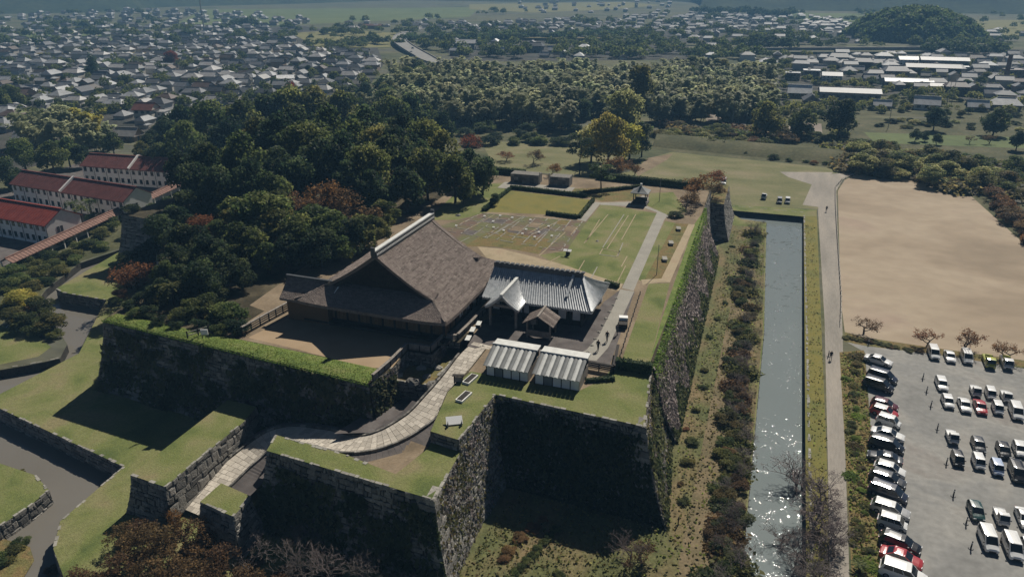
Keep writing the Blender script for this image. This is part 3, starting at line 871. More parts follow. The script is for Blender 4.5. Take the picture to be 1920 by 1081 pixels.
for (x, y), lab in (((1272, 431), 'northmost'), ((1258, 458), 'middle'), ((1246, 488), 'southmost')):
    p = P(x, y, ZT)
    t = thing('stone_bench', f'pale stone bench by the rampart path, {lab} of the three', 'bench', p, .25)
    MB().box(-.45, .45, -.9, .9, .36, .5).build('seat', M['stone_pale'], t)
    for q in (-.6, .6): MB().box(-.35, .35, q - .12, q + .12, 0, .36).build('leg', M['stone_pale'], t)
p = P(859, 404, ZT); boulder('rock', 'single grey rock at the corner of the western lawn', p, .7, M['stone'], 40)
p = P(1120, 452, ZT); boulder('rock', 'small pale stone lying on the striped lawn', p, .4, M['stone_pale'], 41)

# clipped hedges
def hedge(a, b, w, h, label, z=ZT, seed=0, mat='leaf_dark', core='leaf_dark'):
    a, b = P(*a, z), P(*b, z)
    o = MB().bar(a + Vector((0, 0, h * .48)), b + Vector((0, 0, h * .48)), w * .8, h * .92).build('hedge', M[core])
    tag(o, label, 'hedge')
    L = (b - a).length; d = (b - a).normalized(); s = Vector((d.y, -d.x, 0))
    rg = np.random.default_rng(seed)
    n = int(L * (w + 2 * h) * 22)
    u = rg.uniform(0, 1, n); k = rg.uniform(-1, 1, n); vv = rg.uniform(0, 1, n)
    top = rg.uniform(0, 1, n) < w / (w + 2 * h)
    x = np.where(top, k, np.sign(k) * 1.0) * w * .5; zz = np.where(top, 1.0, vv) * h
    pos = np.array(a)[None, :] + u[:, None] * np.array(b - a)[None, :] + x[:, None] * np.array(s)[None, :]
    pos[:, 2] += zz
    pos += rg.normal(scale=.06, size=pos.shape)
    nr = rg.normal(size=(n, 3)) + np.array((0, 0, .5))
    tufts_on('foliage', pos, nr, .3, M[mat], parent=o)
    return o
hedge((905, 396), (957, 356), .7, .7, 'low dark hedge along the west edge of the yellowed lawn', seed=1)
hedge((1024, 402), (1084, 410), .8, .8, 'short dark hedge at the near edge of the yellowed lawn', seed=2)
hedge((1086, 409), (1113, 376), .7, .7, 'low dark hedge between yellowed lawn and grey path', seed=3)
hedge((957, 354), (1100, 370), .8, .9, 'long dark hedge at the far edge of the yellowed lawn', seed=4)
hedge((1120, 335), (1312, 355), 1.4, 1.6, 'tall dark hedge along the north edge of the court', seed=5)
hedge((900, 322), (985, 330), 1.4, 1.6, 'dark hedge beside the ruined gate west of the pine', seed=6)
hedge((1075, 366), (1200, 352), .7, .8, 'thin hedge in front of the pavilion lawn', seed=8)
hedge((1134, 533), (1160, 540), .8, .8, 'small hedge at the end corner of the tiled museum', seed=7)

# grassy crest above the long rampart
cr = MB()
CA = [Vector((-91.6 + 46.7 * u, 75.2 - 3.44 * u, 12)) for u in (0, .33, .66, 1)]
CB = [a + Vector((.2, w_, 0)) for a, w_ in zip(CA, (2.6, 3.0, 3.6, 4.0))]
def crest(u, v):
    k = u * 3; i = min(2, int(k)); f = k - i
    a, b = CA[i].lerp(CA[i + 1], f), CB[i].lerp(CB[i + 1], f)
    p = a.lerp(b, v)
    return Vector((p.x, p.y, 12.0 + .3 * math.sin(math.pi * min(1, .06 + v * .94)) ** .7 * (0.92 + .08 * math.sin(u * 23))))
cr.grid(crest, 60, 8)
tag(cr.build('grass_crest', M['lawn_lush'], smooth=True), kind='structure')
rg = np.random.default_rng(3)
n = 3500
uv = rg.uniform(0, 1, (n, 2))
pos = np.array([crest(a, b * .95) for a, b in uv]); pos[:, 2] += .03
tufts_on('crest_grass', pos, rg.normal(scale=.5, size=(n, 3)) + np.array((.1, .3, 1)), rg.uniform(.10, .17, n), M['tuft'], aspect=1.6, up=(0, -1, .2))
# overhanging grass lip of the rampart
n = 1500
uv = rg.uniform(0, 1, n)
S, L, h, nn, w_ = WALL_FACES['w1_0']
pos = np.array([S(a, b, .15) for a, b in zip(uv, np.abs(rg.normal(scale=.012, size=n)))])
tufts_on('rampart_lip_grass', pos, rg.normal(scale=.5, size=(n, 3)) + np.array((0, -.2, 1)), rg.uniform(.12, .22, n), M['tuft'], aspect=1.8, up=(0, -.3, -1), parent=w_)
wall_plants('x', 'w1_0', 7000, .5, M['ivy'], vmin=0, vmax=.9)
wall_plants('x', 'w2_1', 500, .4, M['ivy'])
wall_plants('x', 'w60_0', 3500, .5, M['ivy'], vmin=.1, vmax=.9)

def veil(key, n, size, seed, mats=('vine_dry', 'tuft_dry', 'leaf_olive')):
    """bleached weeds hanging thinly over a sunlit wall"""
    S, L, h, nn, w_ = WALL_FACES[key]
    rv = np.random.default_rng(seed)
    u_, v_ = rv.uniform(0, 1, n), rv.uniform(.01, 1, n)
    pk = (np.sin(u_ * L * .8 + np.sin(v_ * 7) * 2) + rv.normal(scale=.9, size=n) + 1.5) / 3 * len(mats)
    pk = np.clip(pk.astype(int), 0, len(mats) - 1)
    for i, m_ in enumerate(mats):
        q = pk == i
        pos = np.array([S(a, b, .08 + .12 * c) for a, b, c in zip(u_[q], v_[q], rv.uniform(0, 1, q.sum()))])
        if len(pos): tufts_on('wall_weeds', pos, np.tile((nn.x, nn.y, .7), (len(pos), 1)) + rv.normal(scale=.5, size=(len(pos), 3)), rv.uniform(.6, 1.3, len(pos)) * size, M[m_], aspect=2.4, up=(0, 0, 1), parent=w_)
veil('w61_1', 1000, .24, 1); veil('w20_12', 600, .24, 2); veil('w22_14', 1000, .28, 3); veil('w2_1', 300, .25, 4)
# the eastern rampart: dry creeper, green weeds low down, grass along its top
S, L, h, nn, w_ = WALL_FACES['w23_15']
n = 26000
uu = rg.uniform(0, 1, n); vv = rg.uniform(0.02, 1, n)
pos = np.array([S(a, b, .12 + .22 * c) for a, b, c in zip(uu, vv, rg.uniform(0, 1, n))])
cl = np.sin(uu * 23) * np.sin(vv * 5 + uu * 11) + rg.normal(scale=.5, size=n)
dry = (cl < .55) & (vv < .8 + .15 * np.sin(uu * 40))
nr = np.tile((nn.x, nn.y, .5), (n, 1)) + rg.normal(scale=.55, size=(n, 3))
tufts_on('dry_creeper', pos[dry], nr[dry], rg.uniform(.2, .42, dry.sum()), M['vine_dry'], aspect=2.6, up=(0, 0, 1), parent=w_)
tufts_on('wall_weeds', pos[~dry], nr[~dry], rg.uniform(.25, .5, (~dry).sum()), M['ivy'], aspect=2.0, up=(0, 0, 1), parent=w_)
n = 9000
uu = rg.uniform(0, 1, n); k = np.abs(rg.normal(scale=.09, size=n))
pos = np.array([S(a, b, .15) for a, b in zip(uu, k)])
tufts_on('rampart_top_grass', pos, rg.normal(scale=.5, size=(n, 3)) + np.array((.3, .2, 1)), rg.uniform(.3, .6, n), M['tuft'], aspect=1.7, up=(1, 0, -.2), parent=w_)
wall_plants('x', 'w21_13', 6500, .42, M['leaf_dark'], patch=.8, vmax=.9)  # bay wall plants; their thick dark cover also stands in for deeper shade
wall_plants('x', 'w22_14', 1800, .45, M['ivy'])

# ------------------------------------------------------------------ great hall with its shingled hip-and-gable roof
hall = thing('castle_hall', 'great wooden hall under a huge curved shingle roof with a white-topped ridge', 'castle hall', (-51, 95, 12), world_built=True)
RX0, RZ, EZ, EX = -51.0, 23.5, 16.1, 12.0
def slope_z(s): return RZ - (RZ - EZ) * (1.28 * s - .28 * s * s)
SV = .73
def south_y(s): return 86.3 if s < SV else 86.3 - (s - SV) / (1 - SV) * 3.2
def north_y(s): return 104.9 if s < SV else 104.9 + (s - SV) / (1 - SV) * 2.4
def main_slope(sd):
    def fn(u, v):
        s = u
        y0, y1 = south_y(s), north_y(s)
        y = y0 + (y1 - y0) * (v if sd > 0 else 1 - v)
        lift = .35 * (abs(2 * v - 1) ** 6) * s
        return Vector((RX0 + sd * EX * s, y, slope_z(s) + lift))
    return fn
roof = MB()
roof.shell(main_slope(1), 22, 24, .5)
roof.shell(main_slope(-1), 22, 24, .5)
def skirt(sd):
    def fn(u, v):
        w = u * 1.25 - .25
        s = SV + (1 - SV) * max(0.0, w)
        f = south_y if sd < 0 else north_y
        y = f(s) if w >= 0 else f(SV) + (-sd) * 1.8 * (-w / .25)
        k = (2 * v - 1) if sd < 0 else (1 - 2 * v)
        return Vector((RX0 + k * EX * s, y, slope_z(s) + .35 * abs(k) ** 6 * s + (.5 * -w / .25 if w < 0 else 0)))
    return fn
roof.shell(skirt(-1), 6, 24, .45)
roof.shell(skirt(1), 6, 24, .45)
rf = roof.build('roof', M['shingle'], hall, smooth=False)
# shingle courses: thin lapped butts across both slopes
cs = MB()
for sd in (-1, 1):
    fn = main_slope(sd)
    for k in range(1, 60):
        s = k / 60
        rngk = random.Random(k + sd)
        for j in range(24):
            if rngk.random() < .25: continue
            a, b = fn(s, j / 24 + .002), fn(s, (j + 1) / 24 - .002)
            c, d = fn(min(1, s + .012), (j + 1) / 24 - .002), fn(min(1, s + .012), j / 24 + .002)
            up = Vector((0, 0, rngk.uniform(.04, .10)))
            q = [a + Vector((0, 0, .012)), b + Vector((0, 0, .012)), c + up, d + up]
            if sd < 0: q = q[::-1]
            cs.face(q, 0, rngk.random())
cs.build('shingle_courses', M['shingle'], rf)['kind'] = 'stuff'
for y, fl in ((87.6, 0), (103.2, 1)):
    top = [(RX0 + k * EX * SV / 8, y, slope_z(abs(k) / 8 * SV) - .5) for k in range(-8, 9)]
    gb = MB()
    base = [(x, y, slope_z(SV) - .9) for x, _, _ in top]
    for i in range(16):
        q = [base[i], base[i + 1], top[i + 1], top[i]]
        gb.face(q if not fl else q[::-1], 0, .3 + .05 * (i % 3))
    gb.build('gable_wall', M['wood_dark'], hall)
for y in (86.6, 104.5):
    for sd in (-1, 1):
        vb = MB()
        for k in range(8):
            a = Vector((RX0 + sd * EX * SV * k / 8, y, slope_z(SV * k / 8) - .75)); b = Vector((RX0 + sd * EX * SV * (k + 1) / 8, y, slope_z(SV * (k + 1) / 8) - .75))
            vb.bar(a, b, .14, .45)
        vb.build('bargeboard', M['wood_dark'], hall)
        ev = MB()
        for k in range(12):
            a = Vector((RX0 + sd * EX * SV * k / 12, y, slope_z(SV * k / 12) + .06)); b = Vector((RX0 + sd * EX * SV * (k + 1) / 12, y, slope_z(SV * (k + 1) / 12) + .06))
            ev.bar(a, b, .8, .16)
        ev.build('verge_roll', M['shingle'], hall)
rd = MB().box(RX0 - .42, RX0 + .42, 86.0, 105.2, RZ - .3, RZ + .72).build('ridge', M['tile_dark'], hall)
MB().box(RX0 - .34, RX0 + .34, 85.9, 105.3, RZ + .72, RZ + .86).build('ridge_cap', M['stripe_white'], rd)
rt = MB()
for k in range(48):
    y = 86.2 + k * .395
    for sd in (-1, 1): rt.box(RX0 + sd * .43 - .06, RX0 + sd * .43 + .06, y, y + .22, RZ + .1, RZ + .36)
rt.build('ridge_tile_ends', M['white'], rd)['kind'] = 'stuff'
for y in (85.85, 105.35): MB().box(RX0 - .3, RX0 + .3, y - .15, y + .15, RZ + .2, RZ + 1.35).build('ridge_end_tile', M['tile_dark'], rd)
for sd in (-1, 1):
    for yd in (-1, 1):
        hr = MB()
        pts_ = [Vector((RX0 + sd * EX * s, south_y(s) if yd < 0 else north_y(s), slope_z(s) + .12 + .35 * s * (1 if s > .99 else 0))) for s in (SV, SV + .09, SV + .18, 1.0)]
        for a, b in zip(pts_[:-1], pts_[1:]): hr.bar(a, b, .28, .2)
        hr.build('hip_roll', M['shingle'], hall)
# walls: boarding between posts
X0, X1, Y0, Y1 = -62.0, -40.6, 86.0, 104.6
MB().box(X0 + .15, X1 - .15, Y0 + .15, Y1 - .15, 12, 16.6).build('wall_core', M['wood_dark'], hall)
rng = random.Random(2)
k = 0
x = X0
while x < X1 - .2:
    MB().box(x + .02, x + .62, Y0 + .02, Y0 + .14 + rng.uniform(0, .03), 12.9, 16.0, 0, rng.random()).build('board', M['wood'], hall); x += .64
y = Y0
while y < Y1 - .2:
    if int((y - Y0) / .64) % 8 != 6:
        MB().box(X1 - .14, X1 - .02 + rng.uniform(0, .03), y + .02, y + .62, 12.9, 16.0, 0, rng.random()).build('board', M['wood'], hall)
    y += .64
for i in range(12):
    x = X0 + (X1 - X0) * i / 11
    MB().box(x - .14, x + .14, Y0 - .08, Y0 + .2, 12, 16.3).build('post', M['wood_dark'], hall)
for i in range(10):
    y = Y0 + (Y1 - Y0) * i / 9
    MB().box(X1 - .2, X1 + .08, y - .14, y + .14, 12, 16.3).build('post', M['wood_dark'], hall)
for i in range(5):
    y = Y0 + 5.5 + i * 2.6
    f = MB().box(X1 - .02, X1 + .06, y, y + 1.1, 13.3, 15.6).build('paper_screen', M['plaster'], hall)
MB().box(X0 - 1, X1 + 1.1, Y0 - 1.1, Y0 - .1, 12.35, 12.6).build('veranda', M['wood_dark'], hall)
MB().box(X1 + .1, X1 + 1.1, Y0 - .1, Y1, 12.35, 12.6).build('veranda', M['wood_grey'], hall)
# west annexe with its own little gable
an = MB()
def annex(sd):
    def fn(u, v):
        x = -66.6 + (1 - v if sd < 0 else v) * 8.0
        return Vector((x + (.6 * (.5 - (1 - v if sd < 0 else v)) * u), 87.0 + sd * 3.0 * u, 18.1 - 2.3 * (1.2 * u - .2 * u * u)))
    return fn
an.shell(annex(1), 8, 8, .35); an.shell(annex(-1), 8, 8, .35)
an.build('annex_roof', M['shingle'], hall)
MB().box(-66.8, -58.4, 86.8, 87.2, 18.05, 18.4).build('annex_ridge', M['tile_dark'], hall)
MB().box(-65.8, -58.8, 85.0, 89.2, 12, 16.3).build('annex_wall', M['wood'], hall)
wb = MB(); wb.bar((-57.9, 83.6, 15.7), (-57.5, 86.5, 17.7), .12, .5); wb.build('white_bargeboard', M['white'], hall)

# ------------------------------------------------------------------ tiled museum
def tile_slope(fn, nrow, parent, name='roof_slope'):
    m_ = MB(); m_.shell(fn, 8, 12, .28)
    o = m_.build(name, M['tile'], parent)
    r = MB()
    for k in range(nrow + 1):
        v = k / nrow
        for j in range(8):
            a, b = fn(j / 8, v), fn((j + 1) / 8, v)
            r.bar(a + Vector((0, 0, .06)), b + Vector((0, 0, .06)), .13, .12, 0, .5)
    r.build('tile_rows', M['tile'], o)['kind'] = 'stuff'
    return o
mu = thing('museum_building', 'low building with a long silver grey tiled roof and a porch gable', 'building', (-30, 101, 12), world_built=True)
MZR, MZE = 18.2, 15.2
cz = lambda u: MZR - (MZR - MZE) * (1.2 * u - .2 * u * u)
tile_slope(lambda u, v: Vector((-38.6 + v * (14.0 + 2.9 * u), 101.2 - 5.6 * u, cz(u))), 44, mu)
tile_slope(lambda u, v: Vector((-38.6 + (1 - v) * (14.0 + 2.9 * u), 101.2 + 5.6 * u, cz(u))), 44, mu)
tile_slope(lambda u, v: Vector((-25.0 + .4 + 2.9 * u, 101.2 - 5.6 * u + 11.2 * u * v, cz(u) - .02)), 26, mu, 'hip_slope')
r_ = MB().box(-38.7, -24.5, 100.95, 101.45, 18.05, 18.85).build('ridge', M['tile_dark'], mu)
for k in range(18):
    x = -38.4 + k * .8
    MB().box(x, x + .5, 100.9, 101.5, 18.85, 19.02).build('ridge_tile', M['tile_dark'], r_)
for sy in (-1, 1):
    h_ = MB()
    for k in range(5):
        a, b = k / 5, (k + 1) / 5
        h_.bar((-24.6 + 2.9 * a, 101.2 + sy * 5.6 * a, cz(a) + .14), (-24.6 + 2.9 * b, 101.2 + sy * 5.6 * b, cz(b) + .14), .34, .3)
    h_.build('hip_ridge', M['tile'], mu)
d_ = MB()
for k in range(4): d_.bar((-26.0, 101.0 - 3.6 * k / 4, cz(.64 * k / 4) + .16), (-26.0, 101.0 - 3.6 * (k + 1) / 4, cz(.64 * (k + 1) / 4) + .16), .36, .32)
d_.build('descending_ridge', M['tile'], mu)
MB().box(-38.2, -23.4, 97.2, 105.4, 12, 15.6).build('wall', M['wood_dark'], mu)
for i, x in enumerate((-37.4, -33.0, -29.6, -27.2, -24.9)):
    MB().box(x, x + 1.3, 97.1, 97.2, 12.9, 14.3).build('white_panel', M['plaster'], mu)
for i in range(9):
    x = -38 + i * 1.8
    MB().box(x - .1, x + .1, 96.9, 97.15, 12, 15.4).build('post', M['wood_dark'], mu)
for i in range(4):
    MB().box(-23.42, -23.34, 97.8 + i * 1.9, 99 + i * 1.9, 12.9, 14.4).build('window', M['dark_glass'], mu)
# porch gable with its bowed roof
tile_slope(lambda u, v: Vector((-34.4 + 2.6 * u, 92.6 + v * (8.0 - 2.4 * u), 17.2 - 2.0 * (1.45 * u - .45 * u * u))), 20, mu, 'porch_slope')
tile_slope(lambda u, v: Vector((-34.4 - 2.6 * u, 92.6 + (1 - v) * (8.0 - 2.4 * u), 17.2 - 2.0 * (1.45 * u - .45 * u * u))), 20, mu, 'porch_slope')
MB().box(-34.62, -34.18, 92.4, 100.4, 17.15, 17.5).build('porch_ridge', M['stripe_white'], mu)
pg = MB()
for sd in (-1, 1):
    for k in range(5):
        f = lambda u: Vector((-34.4 + sd * 2.6 * u, 92.75, 17.0 - 2.0 * (1.45 * u - .45 * u * u)))
        pg.bar(f(k / 5), f((k + 1) / 5), .16, .42)
pg.build('porch_bargeboard', M['wood_grey'], mu)
for x in (-36.4, -32.4): MB().box(x - .17, x + .17, 93.1, 93.44, 12, 15.5).build('porch_post', M['wood_grey'], mu)
MB().bar((-36.6, 93.27, 15.3), (-32.2, 93.27, 15.3), .26, .4).build('porch_beam', M['wood_grey'], mu)

# ticket shelter with a plank gable roof
tk = thing('ticket_shelter', 'small timber shelter with brown plank gable roof in front of the museum', 'shelter', (-28.3, 92.5, 12), world_built=True)
for sd in (-1, 1):
    for k in range(9):
        y = 90.7 + k * .42
        q = [Vector((-28.3, y, 15.7)), Vector((-28.3 + sd * 2.3, y, 14.35)), Vector((-28.3 + sd * 2.3, y + .4, 14.35)), Vector((-28.3, y + .4, 15.7))]
        if sd < 0: q = q[::-1]
        m_ = MB(); dn = Vector((0, 0, .1))
        m_.idx(q + [p - dn for p in q], [(0, 1, 2, 3), (7, 6, 5, 4), (0, 4, 5, 1), (1, 5, 6, 2), (2, 6, 7, 3), (3, 7, 4, 0)], 0, random.random())
        m_.build('roof_plank', M['shingle'], tk)
MB().box(-28.45, -28.15, 90.6, 94.6, 15.62, 15.82).build('ridge', M['wood_grey'], tk)
for x in (-30, -26.6):
    for y in (91.2, 94.0): MB().box(x - .11, x + .11, y - .11, y + .11, 12, 14.7).build('post', M['wood_grey'], tk)
MB().box(-29.9, -26.7, 91.2, 91.3, 12.3, 13.2).build('counter', M['wood_grey'], tk)
MB().box(-29.9, -26.7, 93.9, 94.0, 12, 14.4).build('back_wall', M['wood_dark'], tk)

# striped roof stalls
def stall(x0, x1, label):
    t_ = thing('festival_stall', label, 'stall', ((x0 + x1) / 2, 81, 12), world_built=True)
    n_ = 11
    w_ = (x1 - x0) / n_
    for k in range(n_):
        a, b = x0 + k * w_, x0 + (k + 1) * w_ - .03
        m_ = MB(); bow = .1
        m_.shell(lambda u, v: Vector((a + (b - a) * (1 - u), 78.3 + (82.1 - 78.3) * v, 13.75 + 1.3 * v + bow * math.sin(math.pi * u))), 4, 2, .05)
        m_.build('roof_panel', M['stripe_white' if k % 2 else 'stripe_grey'], t_)
    MB().box(x0, x1, 82.1, 83.7, 14.86, 15.08).build('rear_roof_panel', M['stripe_white'], t_)
    MB().box(x0 - .05, x1 + .05, 81.95, 82.2, 14.98, 15.2).build('ridge', M['stripe_white'], t_)
    n2 = 5
    for k in range(n2):
        a = x0 + .2 + k * (x1 - x0 - .4) / n2
        MB().box(a + .06, a + (x1 - x0 - .4) / n2 - .06, 79.0, 79.06, 12.1, 13.55).build('front_panel', M['plaster' if k != 1 else 'stripe_grey'], t_)
        MB().box(a - .05, a + .05, 78.95, 79.1, 12, 13.8).build('post', M['wood_dark'], t_)
    MB().box(x0 + .2, x1 - .2, 83.4, 83.5, 12, 14.8).build('rear_wall', M['wood_dark'], t_)
    for x in (x0 + .2, x1 - .25): MB().box(x, x + .06, 79, 83.4, 12, 13.7).build('side_wall', M['wood_grey'], t_)
stall(-31.7, -25.6, 'long stall with a grey and white striped roof, beside the paved ramp')
stall(-25.1, -18.9, 'long stall with a grey and white striped roof, nearer the eastern rampart')

# garden pavilion
pv = thing('garden_pavilion', 'small open pavilion with pyramid roof and dark base beside the court path', 'pavilion', P(1200, 381, ZT))
for a in range(4):
    m_ = MB(); M4 = Matrix.Rotation(a * math.pi / 2, 4, 'Z')
    m_.shell(lambda u, v: M4 @ Vector(((2 * v - 1) * 2.0 * u + 0, -2.0 * u, 4.1 - 1.3 * (1.25 * u - .25 * u * u))), 5, 6, .14)
    m_.build('roof_slope', M['stripe_grey'], pv)
MB().box(-.22, .22, -.22, .22, 4.0, 4.6).build('finial', M['stripe_white'], pv)
for x in (-1.3, 1.3):
    for y in (-1.3, 1.3): MB().box(x - .09, x + .09, y - .09, y + .09, .3, 2.95).build('post', M['wood_dark'], pv)
MB().box(-1.8, 1.8, -1.8, 1.8, 0, .35).build('base', M['dark_gravel'], pv)
for y in (-1.2, 1.0): MB().box(-1.2, 1.2, y, y + .25, .35, 1.15).build('rail_wall', M['wood_dark'], pv)

# ruined gate at the north edge
gt = thing('stone_gate', 'dark squared stone gateway between two blocks at the north edge of the court', 'gate', P(1020, 346, ZT), R(2))
for x0, x1 in ((-8.5, -1.3), (1.6, 6.5)):
    b_ = MB().box(x0, x1, -.5, 2.8, 0, 2.3).build('gate_block', M['stone'], gt)
    for k in range(int((x1 - x0) / 1.0)):
        for r in range(3): MB().box(x0 + k + .04, x0 + k + .95, -.62, -.5, r * .76 + .04, r * .76 + .72, 0, random.random()).build('stone', M['stone'], b_)
for x in (-1.1, 1.3): MB().box(x - .1, x + .1, -.2, .1, 0, 3.0).build('post', M['bamboo_rail'], gt)
MB().box(-10, 8, -6.5, -.6, 0.02, .06).build('apron', M['grey_path'], gt)

# ------------------------------------------------------------------ fences
def fence(label, line, hgt=1.0, gap=1.7, solid=True, z=None, mat='wood_grey', name='wooden_fence', cat='fence'):
    t_ = thing(name, label, cat, line[0], world_built=True)
    for a, b in zip(line[:-1], line[1:]):
        a, b = Vector(a), Vector(b)
        L = (b - a).length; n_ = max(1, round(L / gap))
        for i in range(n_ + 1):
            p = a.lerp(b, i / n_)
            MB().box(p.x - .07, p.x + .07, p.y - .07, p.y + .07, p.z, p.z + hgt + .1).build('post', M['wood_dark'], t_)
        for i in range(n_):
            p, q = a.lerp(b, i / n_), a.lerp(b, (i + 1) / n_)
            for f in ((.45, .9) if not solid else (.2,)):
                up = Vector((0, 0, hgt * f))
                MB().bar(p + up, q + up, .07, .1).build('rail', M[mat], t_)
            if solid:
                for k in range(3):
                    up = Vector((0, 0, hgt * (.42 + .24 * k)))
                    MB().bar(p + up, q + up, .05, .2, 0, random.random()).build('plank', M[mat], t_)
                MB().bar(p + Vector((0, 0, hgt + .05)), q + Vector((0, 0, hgt + .05)), .4, .08).build('cap_board', M[mat], t_)
    return t_
fence('plank fence with cap boards around the gate pit, west side', [(-44.5, 72.5, 12), (-44.3, 76.8, 12), (-44.4, 81.9, 12)])
fence('plank fence with cap boards along the back of the gate pit', [(-44.2, 82.0, 12), (-40.9, 82.1, 12), (-40.8, 86.2, 12), (-38.9, 86.6, 12)])
fence('long plank fence on the east side of the great hall above the paved ramp', [(-38.9, 86.9, 12), (-38.75, 91, 12), (-38.7, 99, 12)])
fence('plank fence west of the sand court below the thatched annexe', [P(455, 630, 12), P(505, 602, 12), P(556, 574, 12)], hgt=1.4)
fence('short dark fence across the head of the forecourt beside the stalls', [P(1096, 690, 12), P(1150, 700, 12), P(1158, 660, 12)], hgt=1.1, mat='wood_dark')
fence('low rail along the forecourt edge under the east lawn', [P(1158, 684, 12), P(1200, 552, 12)], hgt=.5, solid=False, mat='wood_dark')
fence('rail fence at the upper edge of the bright rampart grass', [P(352, 634, 12.4), P(392, 622, 12.4)], hgt=1.0, solid=False, mat='bamboo_rail')
hedge((1154, 690), (1222, 700), .9, 1.5, 'dark clipped hedge between sign lawn and the east lawn', seed=12)
hedge((1098, 716), (1152, 712), .6, .5, 'low dark hedge behind the sign lawn', seed=13)

# small site furniture
t = thing('white_banner_sign', 'white angled banner board standing on the sign lawn beside the ramp', 'sign', P(853, 799, ZT), R(30))
MB().box(-.95, .95, -.05, .05, .25, 1.3, M=Matrix.Rotation(R(-58), 4, 'X')).build('board', M['white'], t)
for x in (-.8, .8): MB().box(x - .05, x + .05, -.1, .3, 0, .6).build('leg', M['stripe_grey'], t)
t = thing('notice_board', 'small white notice board on the bright grass crest', 'sign', P(385, 634, 12.5), R(20))
MB().box(-.5, .5, -.06, .06, .6, 1.4).build('board', M['white'], t)
for x in (-.4, .4): MB().box(x - .05, x + .05, -.05, .05, 0, .7).build('post', M['wood_dark'], t)
for i, (x, y, l) in enumerate(((868, 715, 'dark planter trough beside the top of the paved ramp'), (856, 748, 'dark planter trough beside the ramp bend'))):
    p = P(x + 14, y, 11.8)
    t = thing('planter_trough', l, 'planter', p, R(-8))
    MB().box(-.5, .5, -1.2, 1.2, 0, .5).build('trough', M['plaster'], t)
    MB().box(-.36, .36, -1.05, 1.05, .5, .56).build('soil', M['wood_dark'], t)
for i, (x, y) in enumerate(((886, 622), (878, 638), (898, 610))):
    t = thing('visitor_bench', ('white bench by the hall fence, middle of three', 'white bench by the hall fence nearest the ramp', 'white bench by the hall fence nearest the porch')[i], 'bench', P(x, y, ZT), R(10))
    MB().box(-.35, .35, -.8, .8, .38, .46).build('seat', M['stripe_white'], t)
    for q in (-.6, .6): MB().box(-.3, .3, q - .05, q + .05, 0, .38).build('leg', M['wood_dark'], t)
t = thing('equipment_cart', 'dark two-wheeled cart with a white cover on the forecourt', 'cart', P(1167, 612, ZT), R(12))
MB().box(-.6, .6, -1.2, .4, .5, .9).build('bed', M['wood_dark'], t)
MB().box(-.55, .75, .3, 1.2, .6, 1.3).build('cover', M['white'], t)
for x in (-.65, .65): MB().tube((x - .06, -.3, .4), (x + .06, -.3, .4), .4, .4, 10).build('wheel', M['black'], t)
t = thing('utility_box', 'pale box at the corner of the tiled museum', 'box', P(1124, 565, ZT))
MB().box(-.4, .4, -.3, .3, 0, 1.3).build('case', M['plaster'], t); MB().box(-.45, .45, -.35, .35, 1.3, 1.36).build('lid', M['stripe_grey'], t)
for i, (x, y, z, l) in enumerate(((370, 897, 2.0, 'dark sign frame standing at the lower end of the paved passage'), (1000, 618, 12, 'dark signboard beside the ticket shelter'), (860, 728, 11, 'tall dark signpost at the ramp bend'))):
    t = thing('signboard', l, 'sign', P(x, y, z), R(15))
    for q in (-.5, .5): MB().box(q - .06, q + .06, -.06, .06, 0, 1.9).build('post', M['wood_dark'], t)
    MB().box(-.6, .6, -.05, .05, .9, 1.7).build('board', M['wood_grey'], t); MB().box(-.75, .75, -.25, .25, 1.9, 2.0).build('cap', M['wood_dark'], t)
for i in range(9):
    p = P(1105 + i * 5, 690 - i * 13.5 + (i % 2) * 3, ZT)
    boulder('edging_stone', 'rough stone edging the planted bed east of the museum', P(1103 + i * 6.6, 660 - i * 12.6, ZT), .35, M['stone_pale'], 200 + i, group='edging stones beside the museum')
# steps of rough stone at the bastion lawn
for i in range(6):
    boulder('rough_step', 'rough grey block in the row edging the bare earth corner', P(668 + i * 8, 868 + i * 4.5, 9.9), .55, M['stone'], 300 + i, group='rough blocks edging the bastion lawn')

M['tuft_path'] = mat_mix('trodden bank path', [(.115, .10, .052), (.165, .13, .074), (.21, .16, .095)], scale=0.4, scale2=3, amount2=0.3, rough=.95)
# ------------------------------------------------------------------ ground cover on the castle berm and land east of it
def flat(name, lst, mat, dz, z=0.0):
    return sheet(name, pix(lst, z), z, M[mat], dz=dz)
sheet('bank_grass', [(-26, 36), (2.4, 36), (2.2, 128), (.3, 190), (-9.5, 190), (-9.5, 60), (-26, 52)], 1.0, M['bank'], dz=.004)
sheet('bank_path', [(-4, 40), (-.8, 40), (-.6, 150), (-2.2, 172), (-4.2, 172)], 1.0, M['tuft_path'], dz=.008)
sheet('bay_lawn', [(-27, 48), (-14, 50), (-7, 58), (-7, 73), (-28, 73)], 1.0, M['bank'], dz=.006)
flat('verge', [(1507, 404), (1531, 392), (1556, 1000), (1560, 1100), (1512, 1100)], 'lawn_yellow', .004)
flat('verge', [(1356, 383), (1500, 391), (1530, 393), (1531, 405), (1507, 406), (1368, 394)], 'lawn', .006)
flat('gravel_road', [(1534, 400), (1535, 350), (1560, 326), (1612, 322), (1580, 336), (1568, 358), (1570, 420), (1578, 560), (1580, 630), (1583, 800), (1590, 1000), (1594, 1120), (1556, 1120), (1553, 900), (1546, 600)], 'road', .008)
flat('grass_field', [(1205, 300), (1260, 285), (1590, 318), (1560, 326), (1536, 350), (1534, 392), (1358, 384), (1352, 360), (1318, 350), (1120, 330), (1180, 322)], 'meadow', .004)
